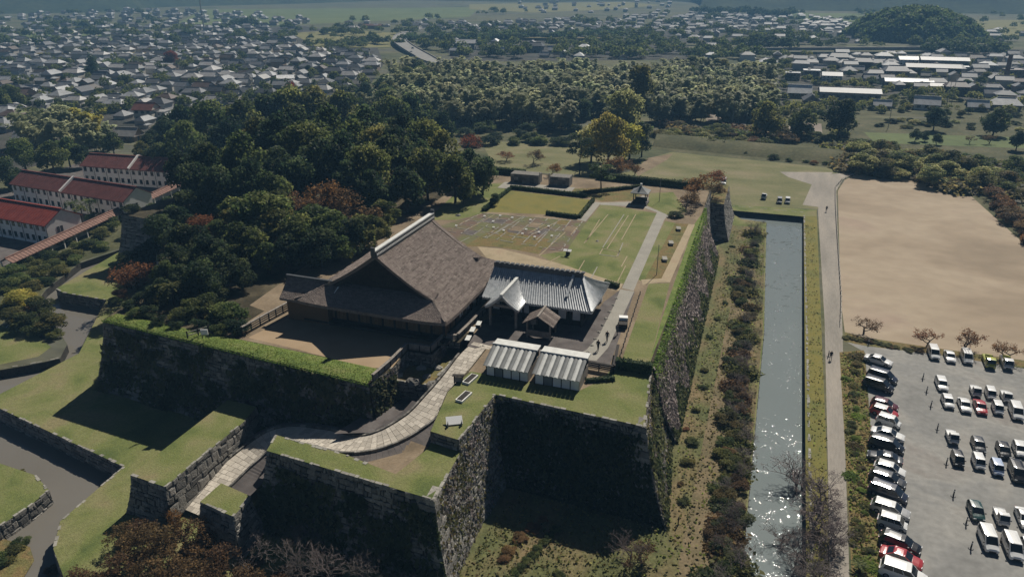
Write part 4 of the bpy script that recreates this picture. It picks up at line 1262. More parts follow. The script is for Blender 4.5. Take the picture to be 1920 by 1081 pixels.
flat('sand_field', [(1571, 358), (1584, 337), (1612, 324), (1700, 334), (1818, 365), (1868, 410), (1935, 470), (2050, 560), (2050, 690), (1925, 676), (1740, 650), (1620, 632), (1584, 622), (1576, 560)], 'sand', .010)
flat('scrub_verge', [(1584, 622), (1620, 633), (1740, 650), (1925, 677), (1925, 690), (1740, 662), (1622, 648), (1583, 640)], 'lawn_dry', .013)
flat('car_park', [(1586, 640), (1740, 661), (2100, 720), (2300, 1250), (1640, 1250), (1652, 1080), (1640, 900), (1622, 660)], 'gravel', .006)
flat('scrub_land', [(-60, 470), (12, 500), (340, 352), (346, 368), (226, 465), (150, 490), (86, 540), (60, 576), (102, 609), (60, 600), (-60, 618)], 'scrub', .004)
flat('scrub_land', [(690, 225), (1230, 250), (1600, 290), (1930, 330), (2050, 420), (1900, 440), (1818, 362), (1700, 330), (1600, 318), (1240, 282), (900, 262), (690, 260)], 'scrub', .002)
flat('scrub_land', [(1235, 222), (1925, 222), (1925, 330), (1600, 300), (1235, 262)], 'scrub', .003)
flat('grass_strip', [(1574, 660), (1620, 656), (1628, 760), (1640, 900), (1652, 1100), (1598, 1100), (1588, 900)], 'lawn_dry', .016)
flat('bare_patch', [(1462, 322), (1562, 323), (1542, 345), (1535, 388), (1505, 384), (1522, 346), (1478, 332)], 'road', .007)
flat('bare_patch', [(1216, 296), (1262, 288), (1250, 300), (1222, 316), (1196, 330), (1190, 318)], 'dirt', .007)
flat('court_meadow', [(900, 262), (1090, 278), (1200, 300), (1120, 332), (930, 318)], 'meadow', .004)
flat('bare_field', [(1318, 212), (1405, 216), (1396, 240), (1330, 236)], 'field_pale', .004)
flat('roadside_lawn', [(1620, 248), (1920, 258), (1920, 278), (1640, 268)], 'field_green', .01)
flat('roadside_lawn', [(1795, 178), (1900, 178), (1910, 200), (1800, 196)], 'field_green', .01)
flat('pale_ground', [(1478, 228), (1540, 232), (1542, 250), (1480, 246)], 'field_pale', .01)
# grass embankment beyond the field
em = MB()
def emb(u, v):
    a = P(1225, 275, 0).lerp(P(1592, 312, 0), u); b = P(1235, 252, 0).lerp(P(1590, 284, 0), u)
    p = a.lerp(b, v)
    return Vector((p.x, p.y, 2.2 * math.sin(math.pi * v) ** .8 + .02))
em.grid(emb, 20, 8)
tag(em.build('embankment', M['scrub'], smooth=True), kind='structure')
# distant ground
def far(name, lst, mat, dz): return flat(name, lst, mat, dz)
far('town_ground', [(0, 330), (-300, 330), (-300, 60), (0, 60), (330, 62), (560, 48), (700, 70), (720, 120), (690, 165), (480, 205), (240, 262)], 'townground', .02)
far('town_ground', [(1440, 96), (2100, 92), (2300, 240), (1925, 226), (1450, 205), (1452, 120)], 'townground', .02)
far('garden_ground', [(1500, 168), (1925, 196), (1925, 226), (1460, 210)], 'scrub', .04)
far('garden_ground', [(1630, 128), (1760, 150), (1740, 160), (1620, 146)], 'scrub', .04)
far('town_ground', [(820, 64), (1160, 60), (1300, 22), (1640, 32), (1600, 82), (1160, 82), (850, 84)], 'townground', .025)
far('town_ground', [(830, 85), (1290, 85), (1300, 112), (850, 116)], 'townground', .03)
far('field', [(545, 62), (652, 56), (742, 62), (748, 88), (600, 92), (575, 78)], 'field_yellow', .05)
far('field', [(380, 18), (900, 14), (880, 32), (520, 48), (330, 46)], 'field_green', .03)
far('field', [(880, 8), (1170, 4), (1240, 10), (1150, 18), (1000, 24), (880, 18)], 'field_yellow', .06)
far('field', [(1830, 38), (2200, 36), (2200, 66), (1840, 68)], 'field_yellow', .05)
far('field', [(1480, 24), (1620, 26), (1612, 44), (1500, 42)], 'field_green', .05)
far('field', [(0, 62), (330, 62), (300, 78), (0, 84)], 'field_green', .05)
far('field', [(60, 90), (430, 94), (420, 104), (50, 103)], 'field_yellow', .05)
far('road', [(1440, 205), (1424, 200), (1448, 130), (1462, 100), (1468, 100), (1458, 135), (1450, 205)], 'concrete', .06)
ov = MB()
RD = [(880, 136, .3), (836, 122, .4), (806, 112, .6), (792, 104, 1.2), (774, 94, 2.4), (757, 83, 3.2), (749, 74, 3.2), (754, 66, 2.4), (772, 58, 1.0), (800, 51, .3), (850, 46, .25)]
rl = smooth_line([P(*p) for p in RD], 5)
tag(ribbon('overpass_road', rl, 6.5, 6.5, M['concrete']), kind='structure')
for sd, lab in ((-6.3, 'pale parapet on the town side of the curving overpass'), (6.3, 'pale parapet on the far side of the curving overpass')):
    k = MB()
    f = strip_frame(rl)
    for (p, s_), (q, t_) in zip(f[:-1], f[1:]): k.bar(p + s_ * sd + Vector((0, 0, .1)), q + t_ * sd + Vector((0, 0, .1)), .5, 1.4)
    tag(k.build('parapet', M['concrete']), lab, 'parapet')
# concrete river wall in front of the far town
rw = MB(); rw.bar(P(1290, 94, 1.5), P(1800, 92, 1.5), 3.0, 3.6)
tag(rw.build('river_wall', M['concrete']), 'long low grey river wall running in front of the far town', 'wall')
rw = MB(); rw.bar(P(1290, 99, 1), P(1800, 98, 1), 12.0, 2.0)
tag(rw.build('river_bank', M['country']), kind='structure')
for i, (a, b) in enumerate((((820, 72), (1150, 74)), ((60, 103), (430, 102)))):
    rw = MB(); rw.bar(P(*a, 1.2), P(*b, 1.2), 10, 2.6); tag(rw.build('levee', M['lawn_dry']), kind='structure')

# hills that close the valley
def ridge(name, pts, depth, mat='hill', seed=0):
    rg = random.Random(seed)
    m_ = MB()
    n_ = len(pts) - 1
    ph = [rg.uniform(0, 6) for _ in range(6)]
    def fn(u, v):
        k = u * n_; i = min(n_ - 1, int(k)); f = k - i
        x = pts[i][0] + (pts[i + 1][0] - pts[i][0]) * f; y = pts[i][1] + (pts[i + 1][1] - pts[i][1]) * f; hh = pts[i][2] + (pts[i + 1][2] - pts[i][2]) * f
        n = Vector((x, y, 0)).normalized()
        w = math.sin(math.pi / 2 * v) ** 1.1
        wob = 1 + .16 * math.sin(u * 31 + ph[0]) + .11 * math.sin(u * 67 + ph[1] + v * 4) + .06 * math.sin(u * 140 + ph[2])
        return Vector((x + n.x * depth * v + 40 * math.sin(u * 40 + ph[3]) * (1 - v), y + n.y * depth * v, hh * w * wob))
    m_.grid(lambda u, v: fn(1 - u, v), 120, 14)
    return tag(m_.build(name, M[mat], smooth=True), kind='structure')
def ang(px, dist_):
    p = P(px, 60, 0); n = Vector((p.x, p.y, 0)).normalized()
    return n.x * dist_, n.y * dist_
def rpt(px, d, h): x, y = ang(px, d); return (x, y, h)
ridge('hills', [rpt(-700, 1500, 78), rpt(0, 1500, 80), rpt(250, 1560, 80), rpt(420, 1750, 82), rpt(800, 1950, 84), rpt(1000, 1800, 82), rpt(1250, 1900, 84), rpt(1350, 1500, 80), rpt(1600, 1480, 78), rpt(1930, 1500, 80), rpt(2600, 1500, 80)], 420, seed=1)

# ------------------------------------------------------------------ far wooded hill
hc = P(1728, 84, 0)
hl = MB()
def hillf(u, v):
    a = 2 * math.pi * u
    k = 1 + .12 * math.sin(3 * a) + .07 * math.sin(5 * a + 1)
    return Vector((hc.x + math.cos(a) * 54 * k * v, hc.y + 60 + math.sin(a) * 46 * k * v, 24 * max(0, 1 - v ** 2.2) ** .8 - .2))
hl.grid(lambda u, v: hillf(1 - u, v), 40, 10)
tag(hl.build('hill', M['hill'], smooth=True), kind='structure')

# rank grass standing on the bank, the bay and the verges
def rank_grass(name, poly, z, n, size, mats, seed):
    rg = np.random.default_rng(seed)
    xs, ys = [p[0] for p in poly], [p[1] for p in poly]
    pts = [(x, y) for x, y in zip(rg.uniform(min(xs), max(xs), n * 2), rg.uniform(min(ys), max(ys), n * 2)) if inside(x, y, poly)][:n]
    keep = {m: [] for m in mats}
    for x, y in pts:
        f = .5 + .5 * math.sin(x * .9 + math.sin(y * .35) * 2) * math.sin(y * .31 + x * .5) + rg.normal(scale=.45)
        keep[mats[min(len(mats) - 1, max(0, int(f * len(mats))))]].append((x, y, z + rg.uniform(.05, .3)))
    for m, q in keep.items():
        if q: tufts_on(name, q, rg.normal(scale=.55, size=(len(q), 3)) + np.array((.1, .2, 1)), rg.uniform(.5, 1.3, len(q)) * size, M[m], aspect=1.9)
rank_grass('bank_grass_tufts', [(-25, 38), (2.2, 38), (2.0, 128), (.2, 190), (-7.4, 185), (-7, 75), (-9, 62), (-25, 50)], 1.0, 7000, .28, ('leaf_olive', 'tuft_dry', 'leaf_olive', 'tuft_dry', 'tuft'), 1)
rank_grass('bay_grass_tufts', [(-26, 48), (-10, 50), (-7.5, 60), (-7.5, 71), (-25, 71)], 1.0, 2600, .26, ('leaf_olive', 'tuft_dry', 'leaf_olive'), 5)
rank_grass('verge_tufts', [(P(x, y, 0)[0], P(x, y, 0)[1]) for x, y in ((1577, 662), (1618, 658), (1630, 780), (1642, 900), (1654, 1090), (1602, 1090), (1590, 900))], 0, 2400, .26, ('tuft', 'tuft_dry', 'tuft', 'tuft_dry'), 2)
rank_grass('verge_weeds', [(P(x, y, 0)[0], P(x, y, 0)[1]) for x, y in ((1509, 420), (1528, 420), (1550, 800), (1552, 1090), (1516, 1090))], 0, 700, .24, ('tuft_dry', 'tuft', 'tuft_dry'), 3)

# ------------------------------------------------------------------ trees and bushes
def rnd_dirs(rg, n):
    d = rg.normal(size=(n, 3)); return d / np.linalg.norm(d, axis=1, keepdims=True)

def crown_mesh(name, seed, blobs, n, leaf, mat, tonespread=.6, up=.35, hollow=.16, aspect=1.25):
    """a crown: leaves spread through uneven lobes; each lobe's leaves share an age (pigment)"""
    rg = np.random.default_rng(seed)
    B = np.array(blobs, float)
    w = (B[:, 3] * B[:, 4] + B[:, 4] * B[:, 5] + B[:, 3] * B[:, 5]); w /= w.sum()
    pk = rg.choice(len(B), n, p=w)
    d = rnd_dirs(rg, n)
    flip = (d[:, 2] < -.3) & (rg.uniform(0, 1, n) < .6)
    d[flip, 2] *= -1
    rad = 1 - np.abs(rg.normal(scale=hollow, size=n))
    # knobbly lobes: shoots stand out from the surface
    kn = 1 + .16 * np.sin(d[:, 0] * 7 + pk) * np.sin(d[:, 1] * 8 + pk * 2) * 1.2 + .08 * np.sin(d[:, 2] * 15 + d[:, 0] * 9)
    pos = B[pk, :3] + d * B[pk, 3:6] * (rad * kn)[:, None]
    nr = d * .55 + rnd_dirs(rg, n) * .8 + np.array((0, 0, up))
    bt = rg.uniform(0, 1, len(B))
    tone = np.clip(.5 + (bt[pk] - .5) * tonespread + rg.normal(scale=.16, size=n), 0, 1)
    v, q = quads_at(pos, nr, rg.uniform(.6, 1.35, n) * leaf, aspect, rng=rg)
    return np_mesh(name, v, q, tone, mat)

def lobes(seed, n, R_, h0, h1, r0, r1, squash=.8):
    rg = random.Random(seed)
    out = []
    for i in range(n):
        f = (i + .5) / n
        z = h0 + (h1 - h0) * rg.random()
        t = (z - h0) / (h1 - h0 + 1e-6)
        ring = R_ * math.sqrt(max(.05, 1 - (1.6 * t - .6) ** 2 if t > .375 else 1 - (.6 - 1.6 * t) ** 2))
        a = 2.4 * i + rg.uniform(-.5, .5)
        k = ring * math.sqrt(rg.uniform(.15, 1))
        r = rg.uniform(r0, r1)
        out.append((k * math.cos(a), k * math.sin(a), z, r, r, r * squash))
    return out

def trunk_mesh(name, seed, h, r, limbs, spread, mat):
    rg = random.Random(seed)
    m_ = MB()
    p = Vector((0, 0, -.3)); k = 5
    line = [Vector((rg.uniform(-.12, .12) * i, rg.uniform(-.12, .12) * i, h * i / k)) for i in range(k + 1)]
    line[0] = p
    for i in range(k): m_.tube(line[i], line[i + 1], r * (1 - .15 * i), r * (1 - .15 * (i + 1)), 7, caps=False)
    for j in range(limbs):
        b = line[2].lerp(line[-1], rg.random())
        a = 2 * math.pi * j / limbs + rg.uniform(-.4, .4)
        e = b + Vector((math.cos(a) * spread * rg.uniform(.5, 1), math.sin(a) * spread * rg.uniform(.5, 1), spread * rg.uniform(.4, .9)))
        mid = b.lerp(e, .5) + Vector((0, 0, -.15 * spread))
        m_.tube(b, mid, r * .5, r * .3, 5, caps=False); m_.tube(mid, e, r * .3, r * .08, 5, caps=False)
    return m_.build(name, mat, mesh_only=True)

def bare_mesh(name, seed, h, mat, spread=.62, twig=True, levels=6, thick=.02):
    """a leafless crown: forking limbs down to fine twigs"""
    rg = random.Random(seed)
    m_ = MB()
    ends = []
    def grow(p, d, L, r, lv):
        q = p + d * L * .5
        d2 = (d + Vector((rg.uniform(-.2, .2), rg.uniform(-.2, .2), rg.uniform(-.05, .15)))).normalized()
        e = q + d2 * L * .5
        n = 5 if lv <= 1 else 3
        m_.tube(p, q, r, r * .85, n, caps=False); m_.tube(q, e, r * .85, r * .65, n, caps=False)
        if lv >= levels:
            ends.append(e); return
        for i in range(3 if lv < 3 else rg.choice((2, 3))):
            ax = Vector((rg.uniform(-1, 1), rg.uniform(-1, 1), rg.uniform(-.4, .8))).normalized()
            nd = (d2 * (1 - spread * .55) + ax * spread).normalized()
            nd.z = nd.z * .8 + .12; nd.normalize()
            grow(e if i < 2 else q, nd, L * rg.uniform(.66, .86), max(r * .6, .018), lv + 1)
    grow(Vector((0, 0, -.2)), Vector((rg.uniform(-.12, .12), rg.uniform(-.12, .12), 1)).normalized(), h * .27, h * thick, 0)
    return m_.build(name, mat, mesh_only=True), np.array([list(e) for e in ends])

def twig_leaves(name, seed, ends, per, leaf, spread, mat):
    rg = np.random.default_rng(seed)
    pos = np.repeat(ends, per, axis=0) + rg.normal(scale=spread, size=(len(ends) * per, 3))
    v, q = quads_at(pos, rg.normal(size=pos.shape) + np.array((0, 0, .4)), rg.uniform(.6, 1.3, len(pos)) * leaf, 1.3, rng=rg)
    return np_mesh(name, v, q, rg.uniform(0, 1, len(q)), mat)

SPEC = {}
def variant(kind, crown, trunk): SPEC.setdefault(kind, []).append((crown, trunk))
# 10 m reference trees; crown radius near 4
for s in range(4):
    bl = lobes(10 + s, 19, 3.5, 2.6, 8.3, 1.2, 2.1)
    variant('broad', crown_mesh('crown', s, bl, 5000, .45, M['leaf_mid'], .9, hollow=.17), trunk_mesh('trunk', s, 6, .3, 6, 3, M['bark']))
for s in range(2):
    bl = []
    for k in range(9):
        z = 1.8 + k * .95; r = 2.5 * (1 - k / 9.6) ** .8 + .25
        for j in range(4 if k < 7 else 1):
            a = j * 1.57 + k * .8
            bl.append((math.cos(a) * r * .5, math.sin(a) * r * .5, z, r * .62, r * .62, .8))
    variant('conifer', crown_mesh('crown', 20 + s, bl, 3600, .36, M['leaf_dark'], .5), trunk_mesh('trunk', 20 + s, 8.5, .28, 0, 1, M['bark']))
for s in range(3):
    bl = lobes(40 + s, 9, 1.4, 3.0, 9.2, .9, 1.5, 1.4)
    variant('poplar', crown_mesh('crown', 40 + s, bl, 3000, .4, M['leaf_pale'], .7), trunk_mesh('trunk', 40 + s, 7, .2, 4, 1.5, M['bark']))
for s in range(3):          # pine: flat open pads on a bare stem
    bl = [(random.Random(s * 9 + k).uniform(-2.2, 2.2), random.Random(s * 7 + k).uniform(-2.2, 2.2), 5 + k * .55, 1.5, 1.5, .55) for k in range(9)]
    variant('pine', crown_mesh('crown', 60 + s, bl, 2300, .34, M['leaf_dark'], .5), trunk_mesh('trunk', 60 + s, 9, .22, 7, 2, M['bark']))
def bamboo(seed):
    rg = np.random.default_rng(seed)
    pos, nr, tone, upv = [], [], [], []
    for c in range(15):
        a, r = rg.uniform(0, 6.28), 2.2 * math.sqrt(rg.uniform(0, 1))
        bx, by = r * math.cos(a), r * math.sin(a)
        lean = np.array((math.cos(a), math.sin(a))) * rg.uniform(.8, 2.6) + rg.normal(scale=.7, size=2)
        H_ = rg.uniform(6.0, 10.8); tn = rg.uniform(0, 1)
        for k in range(105):
            t = rg.uniform(.3, 1.0)
            wid = .85 * (1 - t) ** .5 + .2
            x = np.array((bx, by)) + lean * t ** 2.6
            z = H_ * (t - .2 * t ** 4)
            o = rg.normal(scale=wid * .6, size=3)
            pos.append((x[0] + o[0], x[1] + o[1], z + o[2] * .6))
            nr.append((o[0] * .4 + lean[0] * .3, o[1] * .4 + lean[1] * .3, 1.0)); upv.append((lean[0], lean[1], 1.3 - 2.0 * t)); tone.append(min(1, max(0, tn * .5 + .5 * t * rg.uniform(.3, 1.2))))
    v, q = quads_at(np.array(pos), np.array(nr) + rg.normal(scale=.35, size=(len(pos), 3)), rg.uniform(.35, .75, len(pos)), 2.0, rng=rg, up=np.array(upv))
    me = np_mesh('crown', v, q, tone, M['bamboo_leaf'])
    st = MB()
    for c in range(7): st.tube((math.cos(c) * 1.4, math.sin(c) * 1.4, -.2), (math.cos(c) * 2.2, math.sin(c) * 2.2, 6.0), .09, .05, 4, caps=False)
    return me, st.build('trunk', M['bark'], mesh_only=True)
for s in range(6): variant('bamboo', *bamboo(80 + s))
BARE = []
for s in range(4):
    me, ends = bare_mesh('branches', 90 + s, 10, M['bark_grey'])
    BARE.append((me, ends))
    SPEC.setdefault('bare', []).append((None, me))
for s in range(3):
    me, ends = bare_mesh('branches', 100 + s, 10, M['bark'], spread=.68, levels=5)
    variant('autumn', twig_leaves('crown', s, ends, 9, .34, .34, M['leaf_rust']), me)
for s in range(2):
    me, ends = bare_mesh('branches', 110 + s, 10, M['bark'], spread=.8, thick=.03, levels=4)
    variant('sparse', twig_leaves('crown', s, ends, 14, .3, .32, M['leaf_rust']), me)
for s in range(3):
    bl = lobes(120 + s, 7, 3.6, 1.2, 5.0, 1.6, 2.6, .8)
    variant('bush', crown_mesh('foliage', 120 + s, bl, 3300, .48, M['leaf_mid'], .9, hollow=.3), None)
for s in range(2):          # reeds and rank grass: upright blades
    rg = np.random.default_rng(s)
    n = 1500
    p = rg.normal(scale=2.2, size=(n, 3)); p[:, 2] = np.abs(rg.normal(scale=1.5, size=n)) + .3
    v, q = quads_at(p, rg.normal(size=(n, 3)) + np.array((0, 0, .2)), rg.uniform(.7, 1.5, n), 2.2, rng=rg, up=(0, 0, 1))
    SPEC.setdefault('reeds', []).append((np_mesh('foliage', v, q, rg.uniform(0, 1, n), M['tuft_dry']), None))
def palm(seed):
    rg = np.random.default_rng(seed); pos, nr, ups = [], [], []
    vv, qq, tt = [], [], []
    for f in range(26):
        a = f * 2.4; el = rg.uniform(-.3, 1.1)
        for k in range(7):
            t = (k + 1) / 7; L = 3.2 * t
            x = math.cos(a) * L * math.cos(el * .6); y = math.sin(a) * L * math.cos(el * .6); z = 8.2 + L * math.sin(el) - 1.3 * t * t * 1.4
            pos.append((x, y, z)); nr.append((rg.normal() * .5, rg.normal() * .5, 1)); ups.append((math.cos(a), math.sin(a), math.sin(el) - t))
    v, q = quads_at(np.array(pos), np.array(nr), .6, 1.8, rng=rg, up=np.array(ups))
    m_ = MB(); m_.tube((0, 0, -.2), (.2, .1, 8.2), .3, .22, 8)
    return np_mesh('crown', v, q, rg.uniform(0, 1, len(q)), M['leaf_mid']), m_.build('trunk', M['bark'], mesh_only=True)
for s in range(2): variant('palm', *palm(140 + s))

PRNG = random.Random(77)
TREES = []
def plant(kind, p, h, wid, mat, label, cat='tree', group=None, name=None, bark=None):
    """one plant of height h (a reference plant is 10 m) and relative width wid"""
    crown, trunk = PRNG.choice(SPEC[kind])
    nm = name or {'broad': 'broadleaf_tree', 'conifer': 'conifer_tree', 'poplar': 'tall_tree', 'pine': 'pine_tree', 'bamboo': 'bamboo_clump', 'bare': 'bare_tree', 'autumn': 'autumn_tree', 'sparse': 'cherry_tree', 'bush': 'shrub', 'reeds': 'reed_clump', 'palm': 'palm_tree'}[kind]
    sc = h / 10
    if trunk is None:
        o = link(nm, crown); slot(o, M[mat])
    elif crown is None:
        o = link(nm, trunk)
        if mat: slot(o, M[mat])
    else:
        o = thing(nm, None, None)
        c = link('crown', crown, o); slot(c, M[mat])
        t_ = link('trunk', trunk, o)
        if bark: slot(t_, M[bark])
    o.location = p
    o.rotation_euler = (0, 0, PRNG.uniform(0, 6.28))
    o.scale = (sc * wid * PRNG.uniform(.93, 1.07), sc * wid * PRNG.uniform(.93, 1.07), sc)
    tag(o, label, cat, group)
    TREES.append(o)
    return o
RADII = {'broad': 4.6, 'conifer': 2.7, 'poplar': 2.4, 'pine': 3.6, 'bamboo': 3.0, 'bare': 4.2, 'autumn': 4.2, 'sparse': 4.0, 'bush': 5.0, 'reeds': 4.2, 'palm': 3.0}
def tree_px(kind, x, y, r, mat, label, z0=None, ratio=2.3, group=None, cat='tree', frac=.55, **k):
    """a tree whose crown is seen at x, y with radius r in the photograph, standing on the ground there"""
    hit = None
    for zg in (12.0, 10.5, 9.6, 1.0, 0.0, -1.5):          # the highest ground that the sight line meets there
        z = zg + 4
        for _ in range(5):
            p = P(x, y, z); R_ = r / px_size(p); h = R_ * ratio
            z = zg + h * frac
        if abs(ground_z(p.x, p.y) - zg) < .1: break
    return plant(kind, (p.x, p.y, zg), h, R_ / RADII[kind] / (h / 10), mat, label, cat, group, **k)
def mass(name, spots, mat):
    """a far wood that reads as one mass: coarse crowns joined"""
    vs_, qs_, ts_ = [], [], []
    rg = np.random.default_rng(len(spots))
    nv = 0
    for x, y, z, h, w in spots:
        n = 170
        d = rnd_dirs(rg, n); d[:, 2] = np.abs(d[:, 2]) * 1.0
        kn = 1 + .25 * np.sin(d[:, 0] * 5 + x) * np.sin(d[:, 1] * 6 + y)
        pos = d * np.array((w, w, h * .62)) * (kn * (1 - np.abs(rg.normal(scale=.15, size=n))))[:, None] + np.array((x, y, z + h * .36))
        v, q = quads_at(pos, d * .6 + rnd_dirs(rg, n) * .8 + np.array((0, 0, .3)), rg.uniform(.7, 1.3, n) * w * .34, 1.2, rng=rg)
        vs_.append(v); qs_.append(q + nv); nv += len(v); ts_.append(np.clip(rg.uniform(0, 1) * .6 + rg.uniform(0, .4, n), 0, 1))
    o = link(name, np_mesh(name, np.concatenate(vs_), np.concatenate(qs_), np.concatenate(ts_), M[mat]))
    return tag(o, kind='stuff')

G = 'evergreen trees of the wooded rise'
for x, y, r in ((350, 275, 44), (398, 240, 44), (452, 300, 46), (385, 320, 44), (455, 235, 42), (502, 225, 40), (545, 215, 44), (590, 215, 42), (522, 265, 46), (572, 285, 48), (615, 250, 46), (645, 215, 38), (640, 300, 46), (690, 245, 42),
                (735, 225, 38), (770, 215, 34), (690, 320, 44), (740, 290, 46), (610, 310, 44), (470, 345, 40), (410, 355, 38), (560, 335, 36), (365, 345, 36), (340, 320, 34), (430, 270, 40), (485, 265, 40), (520, 320, 40), (560, 245, 40), (600, 275, 40), (670, 270, 40), (710, 280, 40), (655, 340, 36), (700, 355, 34), (510, 360, 34), (345, 235, 32), (300, 300, 26), (755, 250, 34), (780, 290, 34), (830, 240, 26), (800, 225, 26)):
    tree_px('broad', x, y, r * 1.12, PRNG.choice(('leaf_dark', 'leaf_dark', 'leaf_mid', 'leaf_dark', 'leaf_mid', 'leaf_olive')), 'dense dark evergreen on the wooded rise west of the hall', 6, 2.5, G)
for x, y, r in ((500, 205, 26), (545, 190, 26), (172, 118, 13), (585, 200, 24), (320, 250, 24)):
    tree_px('conifer', x, y, r, 'leaf_dark', 'dark pointed conifer rising out of the wooded rise' if x > 200 else 'single dark conifer standing in the left hand town', 6 if x > 200 else 0, 3.4, 'conifers of the wooded rise' if x > 200 else None)
for x, y, r, m_, l in ((795, 265, 42, 'leaf_mid', 'green tree at the east edge of the wooded rise'), (830, 285, 42, 'leaf_olive', 'sunlit yellow green tree at the east edge of the wooded rise'), (800, 320, 44, 'leaf_mid', 'green tree in front of the yellow green one by the court'),
                       (852, 330, 40, 'leaf_mid', 'green tree overhanging the western lawn'), (880, 310, 32, 'leaf_dark', 'dark tree behind the western lawn'), (905, 325, 32, 'leaf_dark', 'dark tree beside the ruined stone gate'), (760, 350, 38, 'leaf_dark', 'dark tree at the north end of the earth path'),
                       (660, 205, 30, 'leaf_mid', 'green tree at the top of the wooded rise'), (725, 190, 26, 'leaf_mid', 'green tree beyond the wooded rise near small houses'), (868, 365, 14, 'leaf_dark', 'small rounded tree on the western lawn'), (928, 372, 10, 'leaf_dark', 'small clipped tree beside the yellowed lawn')):
    tree_px('broad', x, y, r, m_, l, 8 if x > 700 else 6, 2.4)
tree_px('autumn', 885, 265, 22, 'leaf_red', 'red maple above the trees at the meadow edge', 4, 2.4)
tree_px('autumn', 542, 176, 20, 'leaf_red', 'red maple on top of the wooded rise', 6, 3.4)
# grove west of the earth path
G = 'grove trees beside the earth path'
for x, y, r, m_, l in ((492, 408, 66, 'leaf_mid', 'largest broad green tree of the grove, west of the rust ones'), (440, 425, 50, 'leaf_olive', 'wide olive green tree left of the largest one in the grove'), (600, 425, 52, 'leaf_mid', 'wide green tree below the rust crowns of the grove'), (680, 430, 42, 'leaf_mid', 'wide green tree at the corner of the earth path')):
    tree_px('broad', x, y, r, m_, l, 11, 1.7)
for x, y, r, m_ in ((490, 400, 46, 'leaf_olive'), (445, 405, 40, 'leaf_mid'), (455, 455, 44, 'leaf_mid'), (520, 430, 42, 'leaf_olive'), (562, 440, 42, 'leaf_mid'), (625, 430, 40, 'leaf_mid'), (662, 440, 34, 'leaf_dark'), (700, 430, 28, 'leaf_olive'),
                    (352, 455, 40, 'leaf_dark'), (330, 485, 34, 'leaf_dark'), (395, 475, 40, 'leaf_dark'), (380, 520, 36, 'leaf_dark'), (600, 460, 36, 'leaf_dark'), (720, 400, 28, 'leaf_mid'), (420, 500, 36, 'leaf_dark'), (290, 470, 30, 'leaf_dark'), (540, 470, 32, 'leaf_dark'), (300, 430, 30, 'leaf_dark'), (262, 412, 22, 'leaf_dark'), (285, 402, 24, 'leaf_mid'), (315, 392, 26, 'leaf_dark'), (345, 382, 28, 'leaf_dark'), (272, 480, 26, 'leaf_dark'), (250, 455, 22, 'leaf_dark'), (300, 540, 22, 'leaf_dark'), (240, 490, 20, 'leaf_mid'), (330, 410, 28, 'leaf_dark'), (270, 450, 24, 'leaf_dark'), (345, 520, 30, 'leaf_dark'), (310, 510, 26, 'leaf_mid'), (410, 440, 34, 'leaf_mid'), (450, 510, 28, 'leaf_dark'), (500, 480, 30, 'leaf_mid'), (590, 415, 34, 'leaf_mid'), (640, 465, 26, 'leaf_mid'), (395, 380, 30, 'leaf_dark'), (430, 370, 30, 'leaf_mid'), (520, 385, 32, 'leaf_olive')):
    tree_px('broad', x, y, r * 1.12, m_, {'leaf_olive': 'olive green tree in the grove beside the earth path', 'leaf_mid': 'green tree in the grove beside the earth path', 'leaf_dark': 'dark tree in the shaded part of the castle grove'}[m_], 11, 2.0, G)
for x, y, r, m_, l in ((545, 375, 40, 'leaf_brown', 'browning tree at the top of the grove'), (600, 368, 54, 'leaf_rust', 'large rust red tree in the middle of the grove'), (655, 385, 48, 'leaf_brown', 'rust and grey half bare tree over the grove'), (690, 405, 34, 'leaf_brown', 'thin brown tree at the east edge of the grove'),
                       (372, 415, 30, 'leaf_rust', 'rust tree in front of the dark grove trees'), (245, 512, 46, 'leaf_rust', 'rust tree standing before the far bastion wall')):
    tree_px('autumn', x, y, r, m_, l, 11 if x > 300 else 6, 1.9)
    tree_px('bush', x, y + 8, r * .8, m_, 'brown undergrowth below the rust trees of the grove', 11 if x > 300 else 4, 1.0, 'undergrowth of the grove', 'shrub')
for x, y, r, m_ in ((370, 560, 38, 'leaf_mid'), (425, 575, 40, 'leaf_mid'), (440, 600, 30, 'leaf_dark'), (340, 580, 26, 'leaf_olive'), (300, 550, 26, 'leaf_olive'), (280, 575, 22, 'leaf_dark'), (400, 540, 30, 'leaf_dark'), (325, 540, 28, 'leaf_dark'), (240, 565, 18, 'leaf_dark'), (215, 560, 14, 'leaf_mid'), (330, 605, 16, 'leaf_dark'), (265, 550, 24, 'leaf_dark'), (255, 580, 18, 'leaf_mid'), (295, 595, 18, 'leaf_dark'), (375, 600, 22, 'leaf_dark'), (410, 610, 20, 'leaf_mid'), (355, 530, 26, 'leaf_dark'), (400, 575, 26, 'leaf_olive'), (225, 545, 16, 'leaf_brown')):
    tree_px('bush', x, y, r, m_, 'rounded evergreen shrub behind the bright grass crest', 11, 1.5, 'shrubs behind the grass crest', 'shrub')
tree_px('palm', 320, 535, 26, 'leaf_olive', 'feathery palm-like tree behind the grass crest', 11, 1.9, frac=.8)
for x, y in ((135, 380), (165, 375), (150, 388)): tree_px('palm', x, y, 14, 'leaf_mid', 'small palm tree by the red-roofed school block', 0, 3.0, 'palms by the school', frac=.85)
